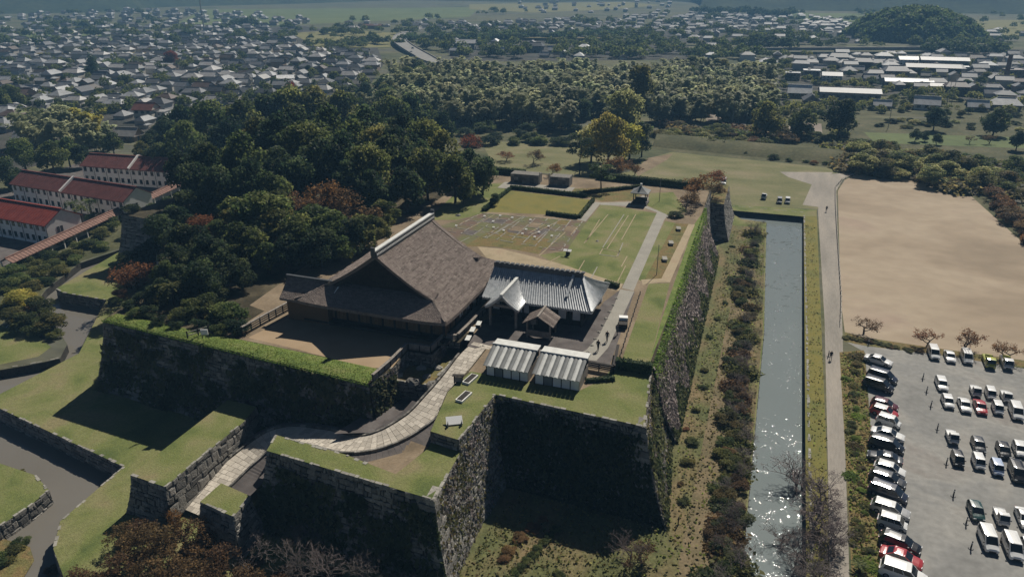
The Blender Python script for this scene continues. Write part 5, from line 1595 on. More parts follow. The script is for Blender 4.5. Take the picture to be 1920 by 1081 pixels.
# trees by the school and along the canal
for x, y, r, m_, k in ((60, 232, 30, 'bamboo_leaf', 'bamboo'), (92, 225, 30, 'bamboo_leaf', 'bamboo'), (125, 228, 30, 'bamboo_leaf', 'bamboo'), (155, 232, 30, 'leaf_yellow', 'bamboo'), (185, 248, 26, 'bamboo_leaf', 'bamboo'), (75, 245, 28, 'bamboo_leaf', 'bamboo'), (140, 248, 28, 'bamboo_leaf', 'bamboo')):
    tree_px(k, x, y, r, m_, 'feathery bamboo clump behind the red-roofed school', 0, 2.6, 'bamboo behind the school')
for x, y, r, m_ in ((95, 292, 32, 'leaf_mid'), (40, 285, 30, 'leaf_mid'), (125, 282, 28, 'leaf_mid'), (210, 268, 22, 'leaf_mid'), (10, 320, 30, 'leaf_dark'), (30, 345, 20, 'leaf_dark'), (150, 290, 22, 'leaf_dark'), (285, 265, 24, 'leaf_dark'), (265, 280, 18, 'leaf_olive'), (300, 285, 20, 'leaf_dark'), (310, 240, 26, 'leaf_dark'), (20, 178, 22, 'leaf_mid'), (0, 185, 22, 'leaf_mid'), (315, 300, 16, 'leaf_mid')):
    tree_px('broad', x, y, r, m_, 'round green tree among the gardens behind the school', 0, 2.1, 'garden trees behind the school')
for x, y, r, m_ in ((175, 400, 14, 'leaf_mid'), (150, 425, 16, 'leaf_mid'), (120, 445, 16, 'leaf_olive'), (85, 470, 18, 'leaf_mid'), (50, 485, 18, 'leaf_olive'), (20, 500, 20, 'leaf_mid'), (140, 480, 14, 'leaf_mid'), (110, 500, 15, 'leaf_olive'), (80, 520, 16, 'leaf_mid'), (55, 530, 18, 'leaf_olive'), (205, 410, 20, 'leaf_mid'), (185, 430, 18, 'leaf_olive'), (225, 395, 18, 'leaf_mid'), (160, 450, 18, 'leaf_mid'), (130, 470, 17, 'leaf_olive'), (100, 488, 16, 'leaf_mid'), (70, 500, 18, 'leaf_olive'), (190, 455, 14, 'leaf_mid'), (35, 515, 20, 'leaf_mid'), (12, 525, 22, 'leaf_mid'), (245, 385, 14, 'leaf_dark'), (160, 480, 12, 'leaf_olive'), (270, 372, 12, 'leaf_mid')):
    tree_px('bush', x, y, r * 1.35, m_, 'green bush on the bank above the muddy canal', 0, 1.2, 'bushes along the canal', 'shrub')
for x, y, r, m_ in ((70, 575, 34, 'leaf_olive'), (95, 600, 30, 'leaf_olive'), (45, 600, 28, 'leaf_mid'), (35, 560, 30, 'leaf_yellow'), (62, 585, 28, 'leaf_brown'), (25, 590, 26, 'leaf_olive'), (85, 610, 24, 'leaf_olive'), (60, 612, 22, 'leaf_mid'), (100, 622, 18, 'leaf_olive'), (45, 545, 24, 'leaf_yellow'), (15, 565, 24, 'leaf_olive')):
    tree_px('broad' if r > 25 else 'bush', x, y, r, m_, 'yellowing bush on the curved canal bank', 0, 1.3, 'bank bushes at the canal bend', 'shrub')
for x, y, r, m_ in ((20, 1030, 30, 'leaf_olive'), (-5, 1045, 30, 'leaf_mid'), (35, 1010, 18, 'leaf_mid'), (10, 890, 20, 'leaf_olive'), (35, 885, 14, 'leaf_olive'), (95, 1065, 16, 'leaf_brown')):
    tree_px('bush', x, y, r, m_, 'low bush on the outwork bank by the muddy water', -.5, 1.0, 'outwork bank bushes', 'shrub')
# brown trees in front of the gate
G = 'brown trees below the gate'
for x, y, r, m_ in ((300, 1000, 50, 'leaf_brown'), (255, 1030, 46, 'leaf_brown'), (355, 1010, 44, 'leaf_brown'), (205, 1065, 44, 'leaf_brown'), (320, 1060, 52, 'leaf_brown'), (400, 1050, 46, 'leaf_brown'), (170, 1090, 30, 'leaf_brown'), (265, 985, 28, 'leaf_brown'), (440, 1090, 50, 'leaf_brown'), (395, 1000, 30, 'leaf_brown'), (150, 1075, 34, 'leaf_brown'), (230, 1000, 30, 'leaf_brown'), (280, 1085, 50, 'leaf_brown'), (350, 1085, 50, 'leaf_brown'), (415, 985, 28, 'leaf_brown'), (330, 965, 24, 'leaf_rust')):
    tree_px('autumn', x, y, r, m_, 'brown leaved tree on the slope below the gate blocks', 1, 1.9, G)
    tree_px('bush', x, y + 14, r * .62, m_, 'brown brush on the slope below the gate blocks', 1, 1.1, 'brush below the gate', 'shrub')
for x, y, r in ((470, 1030, 50), (540, 1050, 60), (620, 1060, 60), (690, 1075, 60), (560, 1010, 40), (760, 1090, 40), (610, 1010, 34)):
    tree_px('bare', x, y, r, None, 'leafless grey tree in the shade of the gate bastion', 1, 1.7, 'bare trees below the bastion')
    if r > 45: tree_px('bush', x, y + 20, r * .6, 'leaf_brown', 'brown brush in the shade below the bastion', 1, 1.0, 'brush below the bastion', 'shrub')
# bay and eastern bank
tree_px('bare', 1185, 1015, 48, 'vine_dry', 'leafless reddish tree at the mouth of the deep bay', 1, 1.7)
tree_px('sparse', 1205, 1035, 38, 'leaf_brown', 'brown half bare tree beside the reddish one at the bay', 1, 1.6)
for x, y, r in ((1000, 985, 18), (975, 1005, 18), (955, 1030, 18), (1018, 972, 12), (945, 1045, 14)): tree_px('bush', x, y, r, 'tuft_orange', 'orange dead bracken beside the hedge in the bay', 1, .8, 'dead bracken in the bay', 'shrub')
for i in range(9): tree_px('bush', 1042 - i * 11, 990 + i * 11.5, 13, 'leaf_mid', 'green bush in the clipped row across the bay lawn', 1, 1.0, 'bush row across the bay', 'shrub')
for x, y, r, m_ in ((1275, 900, 14, 'tuft_orange'), (1296, 830, 14, 'leaf_mid'), (1285, 870, 14, 'leaf_olive'), (1302, 760, 12, 'leaf_olive'), (1315, 720, 12, 'leaf_mid'), (1280, 935, 12, 'leaf_mid'), (1325, 680, 12, 'leaf_olive'), (1335, 640, 11, 'leaf_mid'), (1345, 600, 10, 'leaf_olive'), (1352, 560, 9, 'leaf_mid'), (1362, 520, 9, 'leaf_olive'), (1370, 480, 8, 'leaf_olive'), (1295, 790, 12, 'tuft_orange'), (1375, 455, 8, 'leaf_mid'), (1190, 1075, 14, 'leaf_mid'), (1050, 1070, 12, 'leaf_mid')):
    tree_px('bush', x + PRNG.uniform(-8, 8), y + PRNG.uniform(-14, 14), r * PRNG.uniform(.5, 1.25), m_, 'low bush at the foot of the eastern rampart', 1, 1.0, 'bushes under the eastern rampart', 'shrub')
for i in range(70):
    f = (i + PRNG.uniform(-.5, .5)) / 69
    y = 432 + 650 * f
    x = 1414 - 46 * f - 8 * math.sin(f * 3) + PRNG.uniform(-26, 16) * (0.5 + .7 * f)
    r = (13 + 15 * f) * PRNG.uniform(.75, 1.2)
    tree_px('bush' if i % 3 else 'reeds', x, y, r, PRNG.choice(('leaf_mid', 'leaf_brown', 'leaf_olive', 'leaf_olive', 'leaf_brown', 'ivy', 'tuft_dry')), 'tangled bush on the bank of the eastern moat' if i % 3 else 'dry reeds on the bank of the eastern moat', .8, 1.2, 'bank bushes of the eastern moat', 'bush', name='bank_bush')
    if i % 3 == 0: tree_px('bare', x + 10, y - 6, r * 1.4, PRNG.choice(('vine_dry', 'bark_grey', 'bark_grey')), 'leafless tree leaning over the eastern moat', .8, 1.4, 'bare trees along the eastern moat')
tree_px('bare', 1418, 418, 22, None, 'leafless tree at the head of the moat', .5, 1.7)
for x, y, r, l in ((1500, 885, 42, 'purple grey leafless cherry reaching over the moat'), (1545, 905, 44, 'leafless cherry overhanging the gravel road'), (1530, 965, 50, 'big leafless cherry between moat and gravel road'), (1560, 1010, 46, 'leafless cherry whose twigs cross the road edge'), (1500, 1030, 46, 'leafless cherry low over the murky moat water'), (1530, 1065, 46, 'leafless cherry at the near end of the moat bank'), (1470, 990, 30, 'small leafless cherry above the moat')):
    tree_px('bare', x, y, r * 1.45, 'bark_grey', l, 0, 1.35)
    tree_px('sparse', x + 8, y + 12, r * .8, 'vine_dry', l + ', its lower twigs' if False else 'twiggy young cherry beside the ' + l.replace(' reaching over', ' over').split(' over')[0].split(' whose')[0].split(' between')[0].split(' low')[0].split(' at the')[0].split(' above')[0], 0, 1.3, 'young cherries on the moat bank')
for x, y, r in ((1528, 1000, 18), (1522, 1050, 20), (1535, 950, 14)): tree_px('bush', x, y, r, 'leaf_brown', 'brown undergrowth below the leafless cherries', 0, .9, 'undergrowth of the moat cherries', 'shrub')
for x, y, r, l in ((1625, 598, 26, 'leafless crooked cherry alone at the corner of the sand field'), (1745, 620, 27, 'rust twigged cherry behind the white minivan'), (1818, 625, 32, 'rust twigged cherry behind the white van and yellow truck'), (1896, 646, 28, 'rust twigged cherry behind the grey bed truck')):
    tree_px('sparse', x, y, r, 'leaf_rust' if x > 1700 else 'leaf_brown', l, 0, 1.9, frac=.62)
for i in range(30):
    x = 1600 + PRNG.uniform(-16, 16); y = 665 + i * 14
    tree_px('bush' if i % 4 else 'reeds', x + (y - 660) * .04, y, 8 + PRNG.uniform(0, 5), PRNG.choice(('leaf_mid', 'leaf_olive', 'tuft', 'tuft_dry')), 'weedy tuft between gravel road and car park', 0, .9, 'weeds along the car park', 'weeds', name='weed_tuft')
tree_px('palm', 1612, 1058, 15, 'leaf_mid', 'small green palm-like plant at the edge of the car park', -.6, 1.2, frac=.7)
for i in range(12): tree_px('bush', 1590 + i * 12 + PRNG.uniform(-6, 6), 630 + i * 2.4, 7 + PRNG.uniform(0, 4), PRNG.choice(('leaf_brown', 'leaf_olive')), 'low scrub along the edge of the sand field', 0, .7, 'scrub at the sand field edge', 'shrub')
# trees by the north gate and field
for k, x, y, r, m_, l, z0, ra in (('broad', 1142, 258, 40, 'leaf_yellow', 'bright yellow ginkgo-like tree beside the north meadow', 1, 2.7), ('broad', 1110, 266, 34, 'leaf_pale', 'yellow green tree left of the bright yellow one', 1, 2.1), ('broad', 1182, 262, 34, 'leaf_yellow', 'golden brown tree right of the bright yellow one', 1, 2.0),
                                  ('pine', 1088, 285, 26, 'leaf_dark', 'dark umbrella pine on two bare stems', 1, 3.0), ('broad', 1170, 208, 38, 'leaf_pale', 'tall pale green tree behind the bright yellow one', 0, 2.5), ('poplar', 1203, 172, 28, 'leaf_olive', 'tallest grey green tree before the bamboo grove', 0, 3.6), ('poplar', 1205, 262, 20, 'leaf_dark', 'narrow dark tree right of the golden tree', 0, 3.0),
                                  ('autumn', 1148, 308, 34, 'leaf_rust', 'spreading rust red tree under the bright yellow one', 2, 1.5), ('autumn', 1190, 315, 24, 'leaf_rust', 'low rust red tree at the edge of the mown field', 1, 1.4), ('autumn', 1000, 290, 20, 'leaf_brown', 'thin brown tree in the north meadow', 1, 1.6), ('autumn', 950, 290, 18, 'leaf_rust', 'small rust bush in the north meadow', 1, 1.2),
                                  ('autumn', 1305, 345, 34, 'leaf_rust', 'rust brown cherry at the corner of the court', 11.5, 1.6), ('autumn', 1288, 372, 26, 'leaf_brown', 'brown cherry leaning over the court path', 11.5, 1.5), ('autumn', 1335, 330, 26, 'leaf_rust', 'rust cherry on the end of the eastern rampart', 9.6, 1.5), ('bush', 1268, 398, 16, 'leaf_dark', 'dark shrub under the court corner cherry', 12, 1.0),
                                  ('pine', 1128, 330, 24, 'leaf_dark', 'shaggy dark pine on the north side of the court', 12, 2.2), ('autumn', 1035, 315, 18, 'leaf_rust', 'rust tree above the ruined stone gate', 9, 1.6), ('bush', 1345, 372, 18, 'leaf_olive', 'green shrub on the end of the eastern rampart', 9.6, 1.0), ('autumn', 1338, 352, 24, 'leaf_brown', 'brown cherry beside the white van at the rampart end', 9.6, 1.5), ('bush', 1330, 388, 12, 'leaf_rust', 'rust shrub at the lip of the eastern rampart', 9.6, 1.0)):
    tree_px(k, x, y, r, m_, l, z0, ra)
for i in range(34):
    x = 700 + i * 11.5; y = 232 + 16 * math.sin(i * 1.7) + PRNG.uniform(-8, 8)
    if x < 850: y -= 14
    tree_px('bush', x, y + (10 if x > 850 else 0), 20 + PRNG.uniform(-4, 5), PRNG.choice(('leaf_dark', 'leaf_mid', 'leaf_dark')), 'dark bush in the belt between meadow and bamboo grove', 0, 1.2, 'bush belt before the bamboo grove', 'shrub')
for i in range(54):
    x = 1232 + i * 7; y = 240 + .06 * (x - 1235) + PRNG.uniform(-18, 12)
    tree_px('bush' if i % 4 else 'reeds', x, y, 17 + PRNG.uniform(-6, 7), PRNG.choice(('leaf_mid', 'leaf_olive', 'leaf_brown', 'leaf_pale', 'tuft_dry')), 'bush along the foot of the grass embankment', 0, 1.1, 'bushes by the grass embankment', 'shrub')
for x, y, r, m_ in ((1452, 290, 12, 'leaf_dark'), (1480, 297, 8, 'leaf_mid'), (1512, 300, 7, 'leaf_mid'), (1527, 302, 9, 'leaf_rust'), (1548, 303, 8, 'leaf_mid'), (1568, 305, 8, 'leaf_mid'), (1400, 285, 7, 'leaf_mid')): tree_px('bush', x, y, r, m_, 'lone bush on the grass embankment', 1, 1.3, 'lone bushes of the embankment', 'shrub')
for k, x, y, r, m_, l in (('broad', 1440, 220, 34, 'leaf_olive', 'olive tree at the end of the bare field'), ('broad', 1505, 226, 28, 'leaf_mid', 'open green tree over pale ground'), ('broad', 1578, 218, 36, 'leaf_dark', 'large dark tree in front of the long grey building'), ('broad', 1718, 252, 12, 'leaf_dark', 'round dark tree, left of three on the roadside lawn'), ('broad', 1736, 254, 10, 'leaf_dark', 'round dark tree, middle of three on the roadside lawn'), ('broad', 1758, 260, 10, 'leaf_dark', 'round dark tree, right of three on the roadside lawn'),
                          ('broad', 1755, 220, 22, 'leaf_dark', 'dark tree behind the roadside lawn'), ('broad', 1868, 225, 26, 'leaf_dark', 'dark tree below the white roofed house'), ('sparse', 1820, 258, 10, 'leaf_brown', 'small leafless tree on the roadside lawn'), ('sparse', 1858, 255, 13, 'leaf_brown', 'brown leafless tree on the roadside lawn'), ('broad', 1910, 262, 18, 'leaf_dark', 'dark bush at the far end of the roadside lawn'), ('broad', 1722, 180, 16, 'leaf_mid', 'tree beside the grey striped roofs'),
                          ('broad', 545, 128, 10, 'leaf_dark', 'dark tree beside the white steep roof in the town'), ('broad', 578, 130, 9, 'leaf_dark', 'second dark tree beside the white steep roof'), ('broad', 320, 108, 14, 'leaf_red', 'red brown tree in the far left hand town')):
    tree_px(k, x, y, r, m_, l, 0, 2.1 if k != 'conifer' else 2.6)
for i in range(26):
    x = 1640 + PRNG.uniform(0, 290); y = 226 + PRNG.uniform(-6, 10) + (x - 1640) * .02
    tree_px('bush', x, y, 10 + PRNG.uniform(-2, 4), PRNG.choice(('leaf_mid', 'leaf_olive', 'leaf_pale', 'leaf_dark')), 'bush in the garden row behind the roadside lawn', 0, 1.1, 'garden bushes by the roadside lawn', 'shrub')
for i in range(150):
    f = PRNG.random()
    x = 1600 + 330 * f; y = 294 + 46 * f + PRNG.uniform(-34, 18)
    if x < 1650: y = min(y, 306)
    k = PRNG.choice(('bush', 'bush', 'broad', 'reeds'))
    m_ = PRNG.choice(('leaf_mid', 'leaf_olive', 'leaf_pale', 'leaf_olive', 'leaf_pale', 'tuft_dry')) if k != 'reeds' else 'tuft_dry'
    tree_px(k, x, y, 22 + PRNG.uniform(-6, 10), m_, {'bush': 'wild bush in the thicket beyond the sand field', 'broad': 'small tree in the thicket beyond the sand field', 'reeds': 'reeds in the thicket beyond the sand field'}[k], 0, 1.3 if k == 'broad' else 1.1, 'thicket beyond the sand field', 'bush' if k != 'broad' else 'tree', name='thicket_bush' if k != 'broad' else None)
for i in range(16):
    f = i / 15; x = 1845 + 90 * f + PRNG.uniform(-4, 12); y = 352 + 95 * f
    tree_px('autumn' if i % 2 else 'bush', x + 12, y, 22 + PRNG.uniform(-3, 5), PRNG.choice(('leaf_brown', 'leaf_brown', 'leaf_rust')), 'brown shrub along the curved edge of the sand field', 0, 1.2, 'brown shrubs round the sand field', 'shrub')
tree_px('autumn', 1655, 275, 18, 'leaf_rust', 'orange tree at the corner where the road turns', 0, 1.8)
# bamboo grove
G = 'bamboo of the long grove'
cnt = 0
for r in range(7):
    for c in range(34):
        x = 700 + (c + PRNG.uniform(-.8, .8) + .5 * (r % 2)) * 22; y = 130 + r * 11.5 + PRNG.uniform(-8, 8)
        if x > 1442 or (x < 745 and r < 2) or (x < 720 and r < 3): continue
        if (1190 < x < 1230 and r < 6) or (r >= 6 and 700 < x < 860): continue
        m_ = 'bamboo_leaf'; k = 'bamboo'; lb = 'feathery bamboo in the ' + ('rearmost', 'sixth', 'fifth', 'fourth', 'third', 'second', 'front')[r] + ' row of the long grove'
        if PRNG.random() < .14 or (r == 6 and PRNG.random() < .5) or (x < 800 and PRNG.random() < .4): k, m_, lb = 'broad', 'leaf_mid', 'green tree standing among the bamboo of the long grove'
        if k == 'broad': tree_px(k, x, y, 22, PRNG.choice((m_, 'leaf_olive', 'leaf_dark')), lb, 0, 1.9, 'trees in the bamboo grove')
        else: tree_px(k, x, y, (20 + r * .8) * PRNG.uniform(.8, 1.25), m_, lb, 0, PRNG.uniform(2.0, 2.7), G)
# tree rows and thickets of the far town
FT = (((760, 72), (1165, 64), 70, 9, 'leaf_dark', 'dark tree in the far row along the levee', 'tree row on the far levee'), ((1390, 84), (1486, 86), 14, 13, 'leaf_dark', 'dark tree in the clump before the river wall', 'tree clump before the river wall'),
      ((1740, 92), (1890, 96), 26, 13, 'leaf_dark', 'dark tree in the row by the far river', 'tree row by the far river'), ((370, 100), (545, 98), 26, 6, 'leaf_dark', 'dark hedge tree beyond the left hand town', 'hedge row beyond the left hand town'), ((440, 46), (482, 44), 9, 10, 'leaf_dark', 'dark tree in the far clump near the tall mast', 'far tree clump near the mast'),
      ((610, 80), (735, 74), 12, 8, 'leaf_dark', 'dark bush by the yellow field', 'bushes by the yellow field'), ((190, 115), (250, 118), 8, 9, 'leaf_mid', 'tree behind the left hand town', 'trees behind the left hand town'), ((1290, 96), (1400, 100), 16, 7, 'leaf_mid', 'bush below the river wall', 'bushes below the river wall'),
      ((0, 88), (40, 88), 4, 8, 'leaf_dark', 'dark tree at the far frame edge of the town', 'far edge trees'), ((860, 48), (1040, 50), 14, 6, 'leaf_dark', 'dark tree in the far fields', 'far field trees'), ((1300, 22), (1490, 28), 26, 9, 'leaf_dark', 'dark tree of the far wood beyond the roofs', 'far wood beyond the roofs'))
for a, b, n_, r, m_, lb, g in FT:
    sp = []
    for i in range(n_):
        f = (i + PRNG.uniform(-.4, .4)) / n_
        p = P(a[0] + (b[0] - a[0]) * f, a[1] + (b[1] - a[1]) * f + PRNG.uniform(-2.5, 2.5), 3); w = r * PRNG.uniform(.75, 1.2) / px_size(p)
        sp.append((p.x, p.y, 0, w * 1.5, w))
    mass('far_tree_row', sp, m_)
sp = []
FR = random.Random(9)
for i in range(400):
    x, y = FR.uniform(-20, 1940), 18 + 72 * FR.random() ** .8
    if i % 5 == 0: x, y = FR.uniform(820, 1440), FR.uniform(84, 112)
    if 300 < x < 760 and 18 < y < 60 and FR.random() < .8: continue
    p = P(x, y, 0)
    for k in range(FR.randint(1, 5)):
        w = FR.uniform(2.5, 5.5)
        sp.append((p.x + FR.uniform(-16, 16), p.y + FR.uniform(-5, 5), 0, w * FR.uniform(1.2, 2), w))
mass('far_trees', sp, 'leaf_mid')
sp = []
for i in range(420):
    u, v = PRNG.random(), math.sqrt(PRNG.random()) * 1.03
    p = hillf(u, v)
    if p.y > hc.y + 85: continue
    sp.append((p.x, p.y, p.z - 1, PRNG.uniform(6, 10), PRNG.uniform(4.5, 7.5)))
mass('hill_forest', sp, 'leaf_mid')
sp = []
for i in range(420):
    x, y = PRNG.uniform(0, 700), 66 + 180 * PRNG.random()
    if y > 240 - .1 * x: continue
    p = P(x, y, 0)
    for k in range(PRNG.randint(1, 3)):
        w = PRNG.uniform(1.4, 3.2)
        sp.append((p.x + PRNG.uniform(-4, 4), p.y + PRNG.uniform(-3, 3), 0, w * PRNG.uniform(1.3, 2.2), w))
mass('town_garden_trees', sp, 'leaf_mid')
sp = []
for i in range(170):
    p = P(PRNG.uniform(1450, 1930), PRNG.uniform(104, 214), 0)
    for k in range(PRNG.randint(1, 3)):
        w = PRNG.uniform(1.2, 2.8)
        sp.append((p.x + PRNG.uniform(-5, 5), p.y + PRNG.uniform(-3, 3), 0, w * PRNG.uniform(1.2, 2), w))
mass('town_garden_trees', sp, 'leaf_olive')
for i in range(90):
    tree_px('bush' if i % 2 else 'broad', PRNG.uniform(1450, 1920), PRNG.uniform(112, 214), 7 + PRNG.uniform(0, 4), PRNG.choice(('leaf_mid', 'leaf_dark', 'leaf_olive')), 'garden tree between buildings of the right hand town', 0, 1.5, 'garden trees of the right hand town')

# ------------------------------------------------------------------ vehicles
def paint(name, c, rough=.25):
    m = mat_plain(name, c, rough, .5)
    b = m.node_tree.nodes['Principled BSDF']
    b.inputs['Coat Weight'].default_value = .5
    b.inputs['Coat Roughness'].default_value = .08
    return m
PAINT = {'white': paint('white car paint', (.72, .72, .70)), 'black': paint('black car paint', (.012, .012, .014)), 'grey': paint('dark grey car paint', (.06, .062, .066)), 'silver': paint('silver car paint', (.38, .38, .38)), 'red': paint('red car paint', (.38, .035, .04)),
         'maroon': paint('maroon car paint', (.10, .022, .028)), 'navy': paint('navy car paint', (.025, .03, .05)), 'blue': paint('pale blue car paint', (.42, .5, .66)), 'green': paint('dark green car paint', (.02, .06, .055)), 'yellow': paint('yellow truck paint', (.38, .40, .05))}
M['lamp_glass'] = mat_plain('headlamp glass', (.6, .62, .62), .15, .6)
M['tail_red'] = mat_plain('tail lamp red', (.3, .01, .01), .25, .5)
M['rim'] = mat_plain('wheel rim', (.32, .32, .33), .35, .5, .6)
M['trim'] = mat_plain('black trim', (.02, .02, .022), .5)
M['bed'] = mat_plain('grey load bed', (.13, .135, .135), .7)

def loft(m_, st, n_top=5, mi=0):
    """body from cross-sections (x, half width, z sill, z shoulder, crown): rounded shoulders and tumblehome"""
    rings = []
    for x, w, zb, zt, cr in st:
        h = zt - zb
        r = [(x, -w * .94, zb), (x, -w, zb + h * .32), (x, -w * .985, zb + h * .72), (x, -w * .93, zt - .03), (x, -w * .5, zt + cr), (x, 0, zt + cr * 1.3), (x, w * .5, zt + cr), (x, w * .93, zt - .03), (x, w * .985, zb + h * .72), (x, w, zb + h * .32), (x, w * .94, zb)]
        rings.append(r)
    k = len(rings[0])
    v = [p for r in rings for p in r]
    f = []
    for i in range(len(rings) - 1):
        for j in range(k):
            a, b = i * k + j, i * k + (j + 1) % k
            f.append((a, a + k, b + k, b))
    f.append(tuple(range(k))); f.append(tuple(reversed(range((len(rings) - 1) * k, len(rings) * k))))
    m_.idx(v, [q[::-1] for q in f], mi)

def car_proto(kind, L, W, H, hood, belt, rear_slope, front_slope, roof_back, bed=None, boxy=0.0):
    """nose towards +x, wheels on z=0. hood: length of bonnet; belt: window sill height; slopes: horizontal run of rear and front screens"""
    root = thing(kind, None, None)
    l, w = L / 2, W / 2
    hz = belt * .93
    body = MB()
    fx = l - hood
    loft(body, [(-l, w * .86, .38, belt * .86, .0), (-l + .12, w * .96, .26, belt * .95, .01), (-l + .45, w, .2, belt, .01), (fx - .2, w, .2, belt, .01), (fx + .1, w, .2, belt * .985, .02), (l - .45, w * .985, .22, hz * .93, .04), (l - .12, w * .93, .26, hz * .80, .03), (l, w * .8, .36, hz * .66, .0)])
    b = body.build('body', PAINT['white'], root, smooth=False)
    # cabin
    x_r0 = -l + .1 if roof_back < .5 else -l + roof_back
    x_f0 = fx + .12
    if bed: x_r0 = -l + bed
    x_r1, x_f1 = x_r0 + rear_slope, x_f0 - front_slope
    wt = w * (.86 - .04 * (1 - boxy)); wb = w * .955
    zt = H
    cab = MB()
    nb = [(x_r0, -wb, belt - .02), (x_f0, -wb * .97, belt - .04), (x_f0, wb * .97, belt - .04), (x_r0, wb, belt - .02)]
    nt = [(x_r1, -wt, zt - .05), (x_f1, -wt, zt - .05), (x_f1, wt, zt - .05), (x_r1, wt, zt - .05)]
    cab.idx(nb + nt, [(0, 1, 5, 4), (1, 2, 6, 5), (2, 3, 7, 6), (3, 0, 4, 7)])
    cb = cab.build('cabin', PAINT['white'], root)
    rf_ = MB()
    nx, ny = 5, 4
    def roofp(u, v):
        x = x_r1 + (x_f1 - x_r1) * u; y = -wt + 2 * wt * v
        return Vector((x, y, zt - .05 + .055 * (1 - (2 * u - 1) ** 4) * (1 - (2 * v - 1) ** 4)))
    rf_.grid(roofp, nx, ny)
    rf_.build('roof_panel', PAINT['white'], root)
    def quad_on(name, a, b_, c, d, mu0, mu1, mv0, mv1, out, m=M['dark_glass']):
        a, b_, c, d = map(Vector, (a, b_, c, d))
        def s(u, v): return a.lerp(b_, u).lerp(d.lerp(c, u), v) + Vector(out)
        mb_ = MB(); mb_.face([s(mu0, mv0), s(mu1, mv0), s(mu1, mv1), s(mu0, mv1)])
        mb_.build(name, m, root)
    quad_on('windscreen', nb[1], nb[2], nt[2], nt[1], .05, .95, .06, .93, (.012, 0, .012))
    quad_on('rear_window', nb[3], nb[0], nt[0], nt[3], .08, .92, .18, .9, (-.012, 0, .012))
    cuts = (.06, .36, .66, .97) if (x_f1 - x_r1) > 1.9 else (.06, .52, .95)
    if bed: cuts = (.15, .92)
    for i in range(len(cuts) - 1):
        for sd in (0, 1):
            if sd == 0: quad_on('side_window', nb[0], nb[1], nt[1], nt[0], cuts[i] + .012, cuts[i + 1] - .012, .12, .9, (0, -.014, .004))
            else: quad_on('side_window', nb[2], nb[3], nt[3], nt[2], 1 - cuts[i + 1] + .012, 1 - cuts[i] - .012, .12, .9, (0, .014, .004))
    wr = .29 if L < 3.6 else .33
    for sx in (-l + (.62 if L < 3.6 else .85), l - (.6 if L < 3.6 else .82)):
        for sy in (-1, 1):
            wh = MB().tube((sx, sy * (w - .2), wr), (sx, sy * (w + .012), wr), wr, wr, 12)
            wh = wh.build('wheel', M['black'], root)
            MB().tube((sx, sy * (w + .0), wr), (sx, sy * (w + .03), wr), wr * .62, wr * .55, 8).build('rim', M['rim'], wh)
    for sy in (-1, 1):
        MB().box(l - .2, l - .03, sy * w * .68 - .17, sy * w * .68 + .17, hz * .62, hz * .78).build('headlight', M['lamp_glass'], root)
        MB().box(-l - .015, -l + .1, sy * w * .74 - .1, sy * w * .74 + .1, belt * .62, belt * .88).build('taillight', M['tail_red'], root)
        MB().box(x_f0 - .42, x_f0 - .26, sy * (w + .1) - .09, sy * (w + .1) + .09, belt - .02, belt + .14).build('mirror', M['trim'], root)
    MB().box(l - .1, l + .012, -w * .5, w * .5, .36, hz * .58).build('grille', M['trim'], root)
    MB().box(-l - .02, -l + .05, -.18, .18, .46, .6).build('licence_plate', M['white'], root)
    if bed:
        bd = MB()
        bd.box(-l, -l + bed - .06, -w, w, .55, .66)
        bd.build('load_bed', M['bed'], root)
        for nm, bx in (('bed_side', (-l, -l + bed - .08, -w, -w + .05)), ('bed_side', (-l, -l + bed - .08, w - .05, w)), ('tailgate', (-l - .02, -l + .04, -w, w))):
            MB().box(*bx, .66, .98).build(nm, PAINT['white'], root)
    return root
def truck_body(root_L, W, H): pass
PROTO = {}
PROTO['sedan'] = car_proto('parked_car', 4.6, 1.74, 1.45, 1.25, .92, .85, .85, .62)
PROTO['hatch'] = car_proto('parked_car', 4.0, 1.70, 1.52, .95, .95, .45, .85, .1)
PROTO['kei'] = car_proto('parked_car', 3.4, 1.48, 1.66, .55, .98, .22, .55, .1, boxy=1)
PROTO['wagon'] = car_proto('parked_car', 4.6, 1.74, 1.55, 1.1, .95, .4, .9, .1)
PROTO['minivan'] = car_proto('parked_car', 4.75, 1.76, 1.88, .78, 1.08, .25, .95, .1, boxy=1)
PROTO['suv'] = car_proto('parked_car', 4.9, 1.9, 1.85, 1.15, 1.12, .3, .75, .1, boxy=1)
PROTO['keitruck'] = car_proto('pickup_truck', 3.4, 1.48, 1.78, .3, 1.0, .08, .4, .5, bed=1.95, boxy=1)
PROTO['truck'] = car_proto('pickup_truck', 4.9, 1.75, 1.98, .25, 1.15, .08, .35, .5, bed=3.1, boxy=1)
used = set()
PAINTED = ('body', 'cabin', 'roof_panel', 'bed_side', 'tailgate')
